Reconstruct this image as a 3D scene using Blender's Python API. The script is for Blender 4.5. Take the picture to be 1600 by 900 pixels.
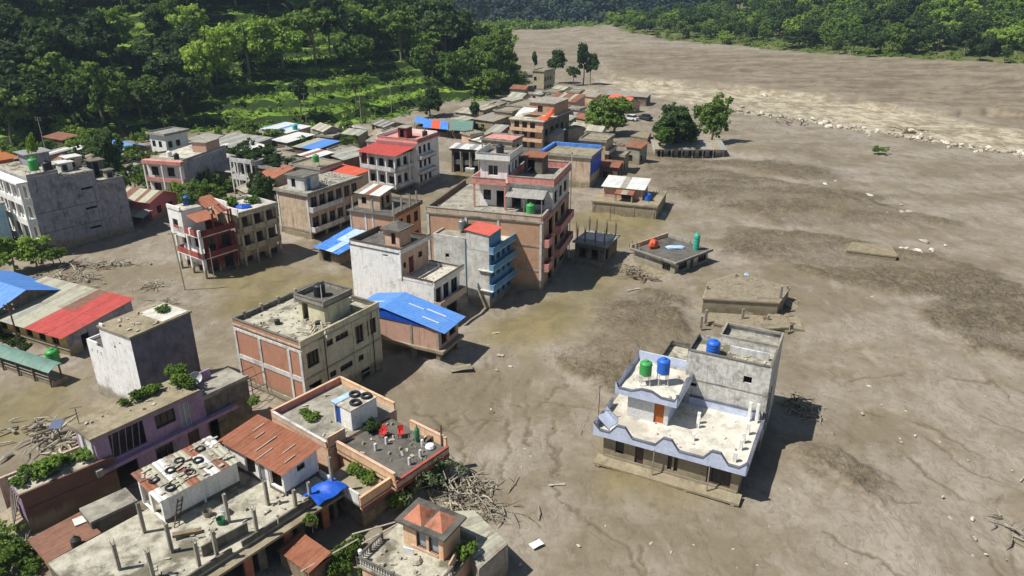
import bpy, math, random
import numpy as np
from mathutils import Vector, Matrix, Euler
R_ = math.radians
random.seed(7)
S = bpy.context.scene
for o in list(bpy.data.objects): bpy.data.objects.remove(o)
C = S.collection
# ---------------------------------------------------------------- camera, sky, sun, exposure
FPX, YH, CH = 1150.0, -40.0, 36.0            # focal length (px of a 1600 wide frame), horizon row, camera height (m)
PITCH = math.atan((450 - YH) / FPX)
cam = bpy.data.objects.new('camera', bpy.data.cameras.new('camera')); C.objects.link(cam)
cam.location = (0, 0, CH); cam.rotation_euler = (math.pi / 2 - PITCH, 0, 0)
cam.data.sensor_width = 36; cam.data.lens = 36 * FPX / 1600; cam.data.clip_end = 9000; cam.data.clip_start = .5
S.camera = cam
SUN_EL, SUN_DIR = R_(57), Vector((.965, .26, 0)).normalized()     # sunlight travels to the right, a little away from the camera
w = bpy.data.worlds.new('World'); S.world = w; w.use_nodes = True
nt = w.node_tree; sky = nt.nodes.new('ShaderNodeTexSky'); sky.sky_type = 'NISHITA'; sky.sun_disc = False
sky.sun_elevation = SUN_EL; sky.sun_rotation = math.atan2(-SUN_DIR.x, -SUN_DIR.y); sky.altitude = 600
nt.links.new(sky.outputs[0], nt.nodes['Background'].inputs[0]); nt.nodes['Background'].inputs[1].default_value = .065
sl = bpy.data.lights.new('sun', 'SUN'); sl.energy = 5.0; sl.angle = R_(.53); sl.color = (1, .972, .92)
so = bpy.data.objects.new('sun', sl); C.objects.link(so); so.location = (-200, 60, 300)
d = Vector((SUN_DIR.x * math.cos(SUN_EL), SUN_DIR.y * math.cos(SUN_EL), -math.sin(SUN_EL)))
so.rotation_euler = d.to_track_quat('-Z', 'Y').to_euler()
S.view_settings.view_transform = 'Standard'; S.view_settings.look = 'None'; S.view_settings.gamma = 1
S.view_settings.exposure = .3; S.view_settings.use_curve_mapping = False
S.render.engine = 'CYCLES'
S.render.resolution_x = 1024; S.render.resolution_y = 576

# ---------------------------------------------------------------- survey: photo pixel -> point at height z
_c, _s = math.cos(PITCH), math.sin(PITCH)
def G(px, py, z=0.0):
    a = (px - 800) / FPX; b = (450 - py) / FPX
    dy = _c + b * _s; dz = -_s + b * _c; t = (z - CH) / dz
    return Vector((a * t, dy * t, z))
def HZ(base, top, z0=0):
    g = G(*base, z0); a = (450 - top[1]) / FPX
    return CH + g.y / (_c + a * _s) * (-_s + a * _c)

# ---------------------------------------------------------------- mesh collecting
class MB:
    def __init__(s): s.v = []; s.f = []
    def add(s, vs, fs):
        n = len(s.v); s.v += [tuple(p) for p in vs]; s.f += [tuple(i + n for i in f) for f in fs]; return s
    def box(s, x0, x1, y0, y1, z0, z1):
        return s.add([(x0,y0,z0),(x1,y0,z0),(x1,y1,z0),(x0,y1,z0),(x0,y0,z1),(x1,y0,z1),(x1,y1,z1),(x0,y1,z1)],
            [(0,3,2,1),(4,5,6,7),(0,1,5,4),(1,2,6,5),(2,3,7,6),(3,0,4,7)])
    def hexa(s, b, t):            # two quads, bottom and top
        return s.add(list(b) + list(t), [(3,2,1,0),(4,5,6,7),(0,1,5,4),(1,2,6,5),(2,3,7,6),(3,0,4,7)])
    def prism(s, poly, z0, z1):
        n = len(poly); vs = [(x, y, z0) for x, y in poly] + [(x, y, z1) for x, y in poly]
        return s.add(vs, [tuple(range(n))[::-1], tuple(range(n, 2*n))] + [(i, (i+1) % n, (i+1) % n + n, i + n) for i in range(n)])
    def tube(s, p, q, r0, r1=None, n=6):
        r1 = r0 if r1 is None else r1; p = Vector(p); q = Vector(q); ax = (q - p)
        if ax.length < 1e-5: return s
        ax.normalize(); u = ax.orthogonal().normalized(); w_ = ax.cross(u); vs = []
        for c, r in ((p, r0), (q, r1)):
            for i in range(n):
                a = 2 * math.pi * i / n; vs.append(c + u * (math.cos(a) * r) + w_ * (math.sin(a) * r))
        return s.add(vs, [(i, (i+1) % n, (i+1) % n + n, i + n) for i in range(n)] + [tuple(range(n))[::-1], tuple(range(n, 2*n))])
    def beam(s, p, q, w_, h):      # rectangular bar between two points
        p = Vector(p); q = Vector(q); ax = (q - p).normalized(); up = Vector((0,0,1))
        if abs(ax.z) > .95: up = Vector((1,0,0))
        sd = ax.cross(up).normalized() * (w_ / 2); u = sd.cross(ax).normalized() * (h / 2)
        return s.hexa([p-sd-u, p+sd-u, q+sd-u, q-sd-u], [p-sd+u, p+sd+u, q+sd+u, q-sd+u])
    def lathe(s, prof, n=14, c=(0,0,0)):
        vs = []
        for r, z in prof:
            for i in range(n):
                a = 2 * math.pi * i / n; vs.append((c[0] + r * math.cos(a), c[1] + r * math.sin(a), c[2] + z))
        fs = []
        for k in range(len(prof) - 1):
            for i in range(n): fs.append((k*n+i, k*n+(i+1) % n, (k+1)*n+(i+1) % n, (k+1)*n+i))
        fs += [tuple(range(n))[::-1], tuple(range((len(prof)-1)*n, len(prof)*n))]
        return s.add(vs, fs)
    def torus(s, c, R, r, n=16, m=7, tilt=(0,0)):
        vs = []; e = Euler((tilt[0], tilt[1], 0)).to_matrix()
        for i in range(n):
            a = 2*math.pi*i/n
            for j in range(m):
                b = 2*math.pi*j/m; p = Vector(((R + r*math.cos(b))*math.cos(a), (R + r*math.cos(b))*math.sin(a), r*math.sin(b)))
                vs.append(e @ p + Vector(c))
        return s.add(vs, [(i*m+j, ((i+1) % n)*m+j, ((i+1) % n)*m+(j+1) % m, i*m+(j+1) % m) for i in range(n) for j in range(m)])
    def mesh(s, name, m):
        me = bpy.data.meshes.new(name); me.from_pydata(s.v, [], s.f)
        if m: me.materials.append(M[m] if isinstance(m, str) else m)
        me.update(); return me
    def build(s, name, m, parent=None, label=None, smooth=False):
        me = s.mesh(name, m)
        if smooth: me.polygons.foreach_set('use_smooth', [True] * len(me.polygons))
        return link(name, me, parent, label)
def link(name, me, parent=None, label=None):
    o = bpy.data.objects.new(name, me); C.objects.link(o)
    if parent is not None: o.parent = parent
    if label: o['label'] = label
    return o
def tag(o, label, cat, group=None):
    o['label'] = label; o['category'] = cat
    if group: o['group'] = group
    return o
def thing(name, label, cat, loc=(0,0,0), rz=0, group=None):
    o = bpy.data.objects.new(name, None); C.objects.link(o); o.location = loc; o.rotation_euler = (0,0,rz); o.empty_display_size = .3
    return tag(o, label, cat, group)
def struct(o, kind='structure'): o['kind'] = kind; return o
def dup(root, loc=None, rz=None, sc=None, label=None, group=None):
    r = root.copy(); C.objects.link(r)
    if loc is not None: r.location = loc
    if rz is not None: r.rotation_euler = (0,0,rz)
    if sc is not None: r.scale = (sc,)*3 if not hasattr(sc, '__len__') else sc
    if label: r['label'] = label
    if group: r['group'] = group
    for ch in root.children:
        c = ch.copy(); C.objects.link(c); c.parent = r
        for g in ch.children:
            e = g.copy(); C.objects.link(e); e.parent = c
    return r

# ---------------------------------------------------------------- procedural materials
M = {}
def lin(h):
    if not isinstance(h, str): return tuple(h) + (1,) if len(h) == 3 else h
    v = [int(h[i:i+2], 16) / 255 for i in (0, 2, 4)]
    return tuple(((x + .055) / 1.055) ** 2.4 if x > .04045 else x / 12.92 for x in v) + (1,)
class NT:
    def __init__(s, name):
        s.m = bpy.data.materials.new(name); s.m.use_nodes = True; s.t = s.m.node_tree; s.b = s.t.nodes['Principled BSDF']; M[name] = s.m
    def n(s, typ, **k):
        x = s.t.nodes.new(typ)
        for a, b in k.items():
            if a.startswith('i_'):
                key = a[2:]; x.inputs[int(key) if key.isdigit() else key].default_value = b
            else: setattr(x, a, b)
        return x
    def l(s, a, b): s.t.links.new(a, b)
    def mix(s, f, a, b, mode='MIX'):
        x = s.n('ShaderNodeMix', data_type='RGBA', blend_type=mode)
        for i, v in ((0, f), (6, a), (7, b)):
            if hasattr(v, 'is_linked'): s.l(v, x.inputs[i])
            else: x.inputs[i].default_value = v
        return x.outputs[2]
    def math(s, op, a, b=0.0, c=None, clamp=False):
        x = s.n('ShaderNodeMath', operation=op, use_clamp=clamp)
        for i, v in enumerate((a, b) if c is None else (a, b, c)):
            if hasattr(v, 'is_linked'): s.l(v, x.inputs[i])
            else: x.inputs[i].default_value = v
        return x.outputs[0]
    def ramp(s, f, lo, hi):
        x = s.n('ShaderNodeMapRange', interpolation_type='SMOOTHSTEP'); s.l(f, x.inputs[0])
        x.inputs[1].default_value = lo; x.inputs[2].default_value = hi; return x.outputs[0]
    def coord(s, scale=(1,1,1), rnd=True):
        tc = s.n('ShaderNodeTexCoord'); mp = s.n('ShaderNodeMapping'); mp.inputs['Scale'].default_value = scale
        s.l(tc.outputs['Object'], mp.inputs[0])
        if rnd:
            oi = s.n('ShaderNodeObjectInfo'); k = s.math('MULTIPLY', oi.outputs['Random'], 61.0)
            cx = s.n('ShaderNodeCombineXYZ'); s.l(k, cx.inputs[0]); s.l(k, cx.inputs[1]); s.l(cx.outputs[0], mp.inputs['Location'])
        return mp.outputs[0]
    def noise(s, co, sc, det=4, rough=.6):
        x = s.n('ShaderNodeTexNoise', i_Scale=sc, i_Detail=det, i_Roughness=rough); s.l(co, x.inputs['Vector']); return x.outputs['Fac']
    def bump(s, h, st, dist=.05):
        x = s.n('ShaderNodeBump', i_Strength=st, i_Distance=dist); s.l(h, x.inputs['Height']); s.l(x.outputs[0], s.b.inputs['Normal'])

def tidemark(q, col, n1, n2):      # silt left on the walls by the flood, up to an uneven line about a metre above the mud
    tc = q.n('ShaderNodeTexCoord'); sp = q.n('ShaderNodeSeparateXYZ'); q.l(tc.outputs['Object'], sp.inputs[0])
    lev = q.math('ADD', sp.outputs[2], q.math('ADD', q.math('MULTIPLY', n1, -1.1), q.math('MULTIPLY', n2, -1.6)))
    return q.mix(q.math('MULTIPLY', q.ramp(lev, .15, -.55), .85), col, q.mix(q.ramp(n1, .35, .65), lin('766b54'), lin('8f846c')))
def surf(name, c1, c2, stain='3a372f', amt=.5, sc=1.0, streak=.5, rough=.85, bump=.25, moss=0, metal=0, spec=.3, patch=None, tide=None):
    """weathered surface: two tones, blotches of a stain colour, rain streaks down walls"""
    q = NT(name); co = q.coord()
    n1 = q.noise(co, 1.3 * sc, 5, .65); n2 = q.noise(co, .45 * sc, 5, .7); n3 = q.noise(q.coord((3.2, 3.2, .22)), 1.2 * sc, 4, .6); n4 = q.noise(co, 7 * sc, 3, .6)
    col = q.mix(q.ramp(n1, .32, .68), lin(c1), lin(c2))
    if patch: col = q.mix(q.ramp(q.noise(co, .28 * sc, 4, .6), .52, .62), col, lin(patch))
    f = q.math('MULTIPLY', q.ramp(n2, .48, .74), amt)
    col = q.mix(f, col, lin(stain))
    if streak: col = q.mix(q.math('MULTIPLY', q.ramp(n3, .5, .78), streak), col, lin(stain))
    if moss: col = q.mix(q.math('MULTIPLY', q.ramp(q.noise(co, .8 * sc, 5, .7), .55, .72), moss), col, lin('4a5224'))
    col = q.mix(.35, col, q.mix(q.ramp(n4, .3, .7), (.75,.75,.75,1), (1.2,1.2,1.2,1)), 'MULTIPLY')
    if tide is None: tide = streak > 0
    if tide: col = tidemark(q, col, n1, n2)
    q.l(col, q.b.inputs['Base Color']); q.b.inputs['Roughness'].default_value = rough; q.b.inputs['Metallic'].default_value = metal
    q.b.inputs['Specular IOR Level'].default_value = spec
    if bump: q.bump(q.math('ADD', n4, n1), bump, .04)
    return q
def brickmat(name, c1, c2, mortar, stain='4a443a', amt=.4):
    q = NT(name); tc = q.n('ShaderNodeTexCoord'); sp = q.n('ShaderNodeSeparateXYZ'); q.l(tc.outputs['Object'], sp.inputs[0])
    cx = q.n('ShaderNodeCombineXYZ'); q.l(q.math('ADD', sp.outputs[0], sp.outputs[1]), cx.inputs[0]); q.l(sp.outputs[2], cx.inputs[1])
    br = q.n('ShaderNodeTexBrick', i_Scale=1.0); q.l(cx.outputs[0], br.inputs['Vector'])
    br.inputs['Color1'].default_value = lin(c1); br.inputs['Color2'].default_value = lin(c2); br.inputs['Mortar'].default_value = lin(mortar)
    br.inputs['Brick Width'].default_value = .24; br.inputs['Row Height'].default_value = .08; br.inputs['Mortar Size'].default_value = .012
    co = q.coord(); n2 = q.noise(co, .5, 5, .7); n3 = q.noise(q.coord((3, 3, .25)), 1.1)
    col = q.mix(.55, br.outputs['Color'], q.mix(q.ramp(q.noise(co, 1.6, 5, .7), .3, .7), lin(c1), lin(c2)))
    col = q.mix(q.math('MULTIPLY', q.ramp(n2, .5, .75), amt), col, lin(stain))
    col = q.mix(q.math('MULTIPLY', q.ramp(n3, .55, .8), .5), col, lin(stain))
    col = tidemark(q, col, n2, n3)
    q.l(col, q.b.inputs['Base Color']); q.b.inputs['Roughness'].default_value = .9; q.b.inputs['Specular IOR Level'].default_value = .2
    q.bump(br.outputs['Fac'], -.3, .02)
def plain(name, c, rough=.6, metal=0, spec=.4, var=.12, sc=3):
    q = NT(name); co = q.coord(); n = q.noise(co, sc, 3)
    a = lin(c); q.l(q.mix(q.ramp(n, .3, .7), tuple(x * (1 - var) for x in a[:3]) + (1,), tuple(min(1, x * (1 + var)) for x in a[:3]) + (1,)), q.b.inputs['Base Color'])
    q.b.inputs['Roughness'].default_value = rough; q.b.inputs['Metallic'].default_value = metal; q.b.inputs['Specular IOR Level'].default_value = spec
surf('concrete', '8d887c', 'a59f90', '46423a', .6, 1, .6)
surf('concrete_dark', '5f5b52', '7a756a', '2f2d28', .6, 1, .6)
surf('concrete_blotch', 'b0ada5', 'd6d3cb', '57544e', .8, 2.0, .6)
surf('grey_render', '85848a', '9c9aa0', '45444a', .8, 1.1, .75)
surf('grey_render_dark', '5a5c66', '6f7079', '3a3b44', .6, .8, .6)
surf('white_render', 'e2e0db', 'efede8', '7f7d78', .6, 1.5, .5)
surf('white_paint', 'eceae4', 'dfdcd3', '857f72', .35, 1, .35)
surf('white_grime', 'd8d6d0', 'c0beb8', '6c6b68', .65, 1, .7)
surf('mottled_grey', 'bdb9ae', 'd6d3ca', '7a766c', .75, 1.2, .5, moss=.25)
surf('pale_blue_paint', 'c3cbdd', 'b4bdd2', '7e8494', .35, 1, .3, tide=False)
surf('blue_wall', '5f8fb0', '6d9cb8', '3d5c72', .5, 1, .5)
surf('blue_wall_pale', '93b2c4', 'a7c2cf', '5d7b8c', .5, 1, .5)
surf('cream_paint', 'c9c09f', 'd6ceb0', '6b6450', .5, 1, .6)
surf('ochre_paint', 'cfa860', 'd8b877', '7d6138', .45, 1, .5)
surf('peach_paint', 'd9b08a', 'e0bd9a', '8a6e54', .55, 1.2, .6)
surf('peach_old', 'c9a184', 'd8b79c', '7d6450', .5, 1, .5)
surf('pink_paint', 'd98080', 'd07078', '8c4f50', .4, 1, .4)
surf('salmon_band', 'c78078', 'd19689', '7d4c45', .5, 1, .5)
surf('purple_paint', 'a58aa0', '97809a', '5b4a58', .55, 1, .6)
surf('red_paint', '9a4a43', 'a8584f', '5f332f', .5, 1, .5)
surf('dark_red_paint', '6e2f2c', '7d3a35', '3c1f1d', .5, 1, .5)
surf('tan_paint', 'a2987c', 'b3a98c', '5f5947', .5, 1, .6)
surf('brown_plaster', 'b8a189', 'cab69d', '6a543f', .6, 1, .8)
surf('roof_concrete', '837e72', 'a59f90', '3c3a33', .75, .8, 0, moss=.35)
surf('roof_pale', 'a9a392', 'cdc7b6', '59523f', .7, .9, 0, moss=.15, patch='8d8574')
surf('roof_grim', '9c9684', 'bdb7a4', '3f3a2e', .85, 1.1, 0, moss=.3, patch='6d6757')
surf('roof_white', 'd2cdbf', 'bdb7a8', '7d7668', .7, .9, 0, patch='b0a898')
surf('roof_brown', '857a63', '9b8f76', '4b4433', .7, .9, 0, moss=.3)
surf('roof_dark', '56534c', '6a665e', '2e2c28', .7, .8, 0, moss=.3)
surf('mud_coat', '8d8069', '9d907a', '6a5f4c', .5, 1, .4)
surf('mud_rubble', '7c715d', '958a74', '4d4638', .7, 2, 0, bump=.8)
brickmat('brick', 'bd8468', 'a9745c', '9d8f7e')
brickmat('brick_orange', 'c49a7c', 'b3886a', 'b09d86')
brickmat('brick_dark', '7d5a4b', '6b4d42', '6d6259', amt=.6)
brickmat('brick_pink', 'c7a08c', 'b98f7b', 'b3a38e')
surf('tin', '9a9992', 'b2b0a7', '6b665c', .5, 1.5, 0, rough=.45, bump=.1, metal=.3)
surf('tin_white', 'cfcec8', 'dcdad3', '8d887c', .4, 1.2, 0, rough=.5, bump=.1, metal=.1)
surf('tin_cream', 'b6b39c', 'a8a58f', '827d68', .5, 1.5, 0, rough=.5, bump=.1, metal=.1)
surf('tin_rust', '87533b', '946148', '633a28', .5, 1.2, 0, rough=.75, bump=.15)
surf('tin_brown', '85604d', '765343', '54392c', .5, 1.2, 0, rough=.75, bump=.15)
surf('tin_grey_rust', '8d8677', 'a39d8c', '7c4a30', .7, 1.3, 0, rough=.6, bump=.15)
surf('tin_red', 'ad4740', 'b8534b', '7f4239', .65, 1.1, 0, rough=.5, bump=.1)
surf('tin_tomato', 'c1594b', 'c96757', '93483c', .4, 1, 0, rough=.6, bump=.1)
surf('tin_orange', '955c44', 'a36a50', '6e4736', .5, 1, 0, rough=.7, bump=.1)
surf('tin_blue', '5d8fd2', '5083c6', '7f93a8', .5, 1.2, 0, rough=.5, bump=.1)
surf('tin_blue_deep', '1548ad', '1d52b8', '173c86', .3, 1, 0, rough=.5, bump=.1)
surf('tin_green', '6f8b7d', '5f7c6f', '46584d', .5, 1, 0, rough=.5, bump=.1)
surf('tarp_blue', '5f93d8', '3f74c4', '2c5496', .4, 1.5, 0, rough=.45, bump=.3)
surf('tarp_deep', '1c50b5', '2a62c9', '153a88', .5, 2, 0, rough=.45, bump=.4)
surf('tarp_orange', 'd0603c', 'c65436', 'a03a22', .4, 1.5, 0, rough=.6, bump=.3)
surf('tarp_pale', 'b7cbe2', '9cb9dc', '7f8fa5', .4, 1.5, 0, rough=.5, bump=.3)
surf('tile_orange', 'a8694f', 'b87d62', '5f483c', .85, 2, 0)
surf('wood_grey', '8a8172', 'a29a8a', '5b5346', .6, 4, .3, tide=False)
surf('wood_bleached', 'a39a87', 'bdb5a3', '6b6152', .6, 4, .2, tide=False)
surf('wood_brown', '5d4a3a', '6f5a47', '382d24', .5, 4, .3, tide=False)
surf('rock', '9a917f', 'b7ae9c', '6a6253', .6, 1.5, 0, bump=.6)
surf('rock_pale', 'c1b8a4', 'd8d0bd', '8b8271', .5, 1.5, 0, bump=.6)
surf('door_wood', 'b5642e', 'a85a28', '7d421d', .3, 3, .3, rough=.6, tide=False)
surf('tile_check', 'dcdad6', 'b7b5b4', '6f6e70', .5, 6, 0, rough=.5)
plain('tank_blue', '2a63c0', .45, var=.08); plain('tank_green', '3f9a4e', .45, var=.08); plain('tank_teal', '3fa58c', .45); plain('tank_black', '23252a', .5); plain('tank_white', 'dcdcd8', .5)
plain('door_blue', '1c4f9f', .5); plain('plastic_red', 'c33b33', .45); plain('plastic_white', 'e4e4e2', .45); plain('rubber', '26262a', .85, var=.3)
plain('steel', '9a9a98', .4, .6); plain('iron', '4a4744', .6, .5); plain('rail_white', 'cfccc4', .6); plain('rail_pink', 'c49a90', .7)
plain('frame_wood', '4d3b30', .7); plain('frame_white', 'c9c7c0', .6); plain('frame_blue', '4f7f9e', .6); plain('frame_teal', '5a8f82', .6)
plain('cloth_dark', '33333b', .9); plain('cloth_white', 'd4d6da', .9); plain('paint_yellow', 'd8b23c', .6); plain('paint_orange', 'bf7440', .7); plain('car_white', 'd0d0cc', .4)
plain('fabric_green', '3f7a55', .8); plain('panel_blue', '2b3f63', .3); plain('satellite', 'c5c5c2', .5)
q = NT('glass'); q.b.inputs['Base Color'].default_value = lin('20262b'); q.b.inputs['Roughness'].default_value = .12; q.b.inputs['Specular IOR Level'].default_value = .5
q = NT('curtain'); q.b.inputs['Base Color'].default_value = lin('8f99a3'); q.b.inputs['Roughness'].default_value = .2
q = NT('interior'); q.b.inputs['Base Color'].default_value = lin('4a443c'); q.b.inputs['Roughness'].default_value = .9
# ---------------------------------------------------------------- terrain
rng = np.random.default_rng(3)
_perm = rng.random((256, 256))
def vnoise(x, y):
    xi = np.floor(x).astype(int); yi = np.floor(y).astype(int); fx = x - xi; fy = y - yi
    fx = fx*fx*(3-2*fx); fy = fy*fy*(3-2*fy); a = _perm[xi & 255, yi & 255]; b = _perm[(xi+1) & 255, yi & 255]
    c = _perm[xi & 255, (yi+1) & 255]; d_ = _perm[(xi+1) & 255, (yi+1) & 255]
    return (a*(1-fx)+b*fx)*(1-fy) + (c*(1-fx)+d_*fx)*fy
def fbm(x, y, oct=4, r=.5):
    s = 0; a = 1; t = 0
    for i in range(oct): s = s + a*vnoise(x + 17.3*i, y - 9.1*i); t += a; a *= r; x = x*2.03; y = y*2.03
    return s / t
def sdist(X, Y, pts, closed=True):
    """signed distance to a polygon, positive inside (open line: plain distance)"""
    n = len(pts); dm = np.full(X.shape, 1e9); ins = np.zeros(X.shape, bool)
    for i in range(n if closed else n - 1):
        x0, y0 = pts[i][0], pts[i][1]; x1, y1 = pts[(i+1) % n][0], pts[(i+1) % n][1]
        dx, dy = x1-x0, y1-y0; t = np.clip(((X-x0)*dx + (Y-y0)*dy) / (dx*dx+dy*dy+1e-9), 0, 1)
        dm = np.minimum(dm, np.hypot(X-x0-t*dx, Y-y0-t*dy))
        if closed:
            c = ((y0 > Y) != (y1 > Y)) & (X < (x1-x0)*(Y-y0)/(y1-y0+1e-12) + x0); ins ^= c
    return np.where(ins, dm, -dm) if closed else dm
def sstep(a, b, x): t = np.clip((x-a)/(b-a), 0, 1); return t*t*(3-2*t)
def wpoly(l): return [G(*p)[:2] for p in l]
def PXY(x, y, z):
    vy = y*_c - (z-CH)*_s; vz = y*_s + (z-CH)*_c
    return 800 + FPX*x/vy, 450 - FPX*vz/vy
HILL = [(-420,110)] + [tuple(G(*p)[:2]) for p in ((-250,252),(0,234),(100,227),(200,217),(300,210),(400,203),(500,197),(580,190),(640,177),(700,165),(760,158),(800,150),(832,130))] + [(-6,330),(-22,400),(-45,520),(-60,700),(-420,700)]
BANK = [(68,500),(84,430),(120,372),(165,318),(205,276),(300,190),(800,190),(800,800),(60,800)]
def hill_z(X, Y):
    dl = sdist(X, Y, HILL); z = np.maximum(dl, 0); z = .9*sstep(0, 6, z) + .22*z + .0012*z*z
    z = np.minimum(z, 75); st = 2.4; k = np.floor(z/st); fr = z/st - k
    return dl, np.where(dl > 0, (k + sstep(.7, .95, fr))*st, -.6)
def bank_z(X, Y):
    db = sdist(X, Y, BANK); z = np.maximum(db, 0)
    return db, np.where(db > 0, 2.6 + 1.0*sstep(0, 8, z) + .05*z + (.07*z + .0010*np.maximum(z-25, 0)**2)*sstep(110, 220, X), -.6)
GRAV = [wpoly(l) for l in (
 [(880,575),(890,510),(930,472),(1000,460),(1070,468),(1092,497),(1070,535),(985,590),(930,606)],
 [(1000,262),(1100,262),(1200,284),(1290,290),(1350,318),(1460,345),(1482,362),(1350,358),(1200,345),(1090,325),(1020,296)],
 [(1105,376),(1150,355),(1330,375),(1480,400),(1600,430),(1660,470),(1600,478),(1480,468),(1380,455),(1280,440),(1200,415),(1110,402)],
 [(1385,484),(1480,462),(1600,470),(1680,500),(1640,575),(1520,548),(1440,520)],
 [(985,232),(1130,250),(1220,252),(1340,275),(1300,287),(1180,268),(1040,262)],
 [(1290,288),(1330,295),(1400,318),(1450,345),(1430,350),(1380,328),(1310,305)],
 [(1210,690),(1300,700),(1420,770),(1390,800),(1300,760),(1220,720)])]
BROWN = wpoly([(930,90),(1000,80),(1300,100),(1700,120),(1700,205),(1500,183),(1300,155),(1100,135),(935,118)])
PALE = wpoly([(930,121),(1100,138),(1300,158),(1500,187),(1700,212),(1700,262),(1600,243),(1400,212),(1200,182),(1130,168),(960,140)])
WET = [wpoly(l) for l in ([(895,330),(1050,335),(1000,375),(960,400),(900,360)], [(740,500),(860,450),(960,400),(985,420),(900,500),(830,560),(740,540)],
    [(-60,610),(120,590),(130,660),(-60,720)], [(680,260),(740,240),(760,300),(700,320)], [(940,700),(1120,770),(1100,800),(960,770)], [(300,420),(560,410),(540,470),(360,500)])]
RILL = [[G(*p)[:2] for p in l] for l in ([(765,560),(762,610),(766,640),(755,665),(735,700),(720,730)], [(790,650),(800,700),(778,740),(780,800)], [(1215,705),(1300,735),(1380,775),(1440,790)],
    [(1440,720),(1465,745),(1500,775)], [(1560,770),(1575,820),(1590,890)], [(870,640),(860,690),(880,740)], [(1480,590),(1560,600),(1600,640)], [(830,590),(820,640),(830,700)])]
_rr = random.Random(17)
for _k in range(16):
    _a = [(755,600),(800,640),(840,620),(720,640),(870,700),(1350,640),(1450,680),(1300,840),(1500,830),(920,820),(1000,850),(880,600),(1420,560),(1530,650),(650,640),(760,720)][_k]; _p = list(G(*_a)[:2]); _l = [tuple(_p)]; _d = _rr.uniform(-2.4, -.6)
    for _j in range(6): _d += _rr.uniform(-.5, .5); _p = [_p[0] + math.cos(_d)*1.6, _p[1] + math.sin(_d)*1.6]; _l.append(tuple(_p))
    RILL.append(_l)
MOUND = [(G(945,535), 9, .7), (G(1040,490), 7, .4), (G(700,580), 3, .35), (G(1190,238), 8, 1.6), (G(940,690), 6, .25), (G(1290,470), 10, .4), (G(1500,510), 12, .5), (G(1250,310), 14, .6), (G(640,780), 4, .5)]
def ground_attr(X, Y):
    w1 = fbm(X*.09, Y*.09, 4); w2 = fbm(X*.09+50, Y*.09+31, 4); k = 2 + .03*Y
    Xw = X + (w1-.5)*k*2.4; Yw = Y + (w2-.5)*k*2.4; sc = np.clip(Y/90, .6, 5)
    hx = (fbm(X*.55, Y*.55, 4, .6)-.5)*3.2; hy = (fbm(X*.55+20, Y*.55, 4, .6)-.5)*3.2; Xg, Yg = Xw + hx, Yw + hy
    g = np.zeros(X.shape)
    for p in GRAV: g = np.maximum(g, sstep(-1.4, 1.8, sdist(Xg, Yg, p)/sc))
    g = g*(.55 + .45*sstep(.36, .56, fbm(X*.07 + 60, Y*.16, 5, .6)))
    br = sstep(-3, 5, sdist(Xw, Yw, BROWN)/sc); pl = sstep(-1.5, 1.5, sdist(Xw, Yw, PALE)/sc)
    wt = np.zeros(X.shape)
    for p in WET: wt = np.maximum(wt, sstep(-2.5, 2.5, sdist(Xw, Yw, p)))
    return g, br, pl, wt
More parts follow.
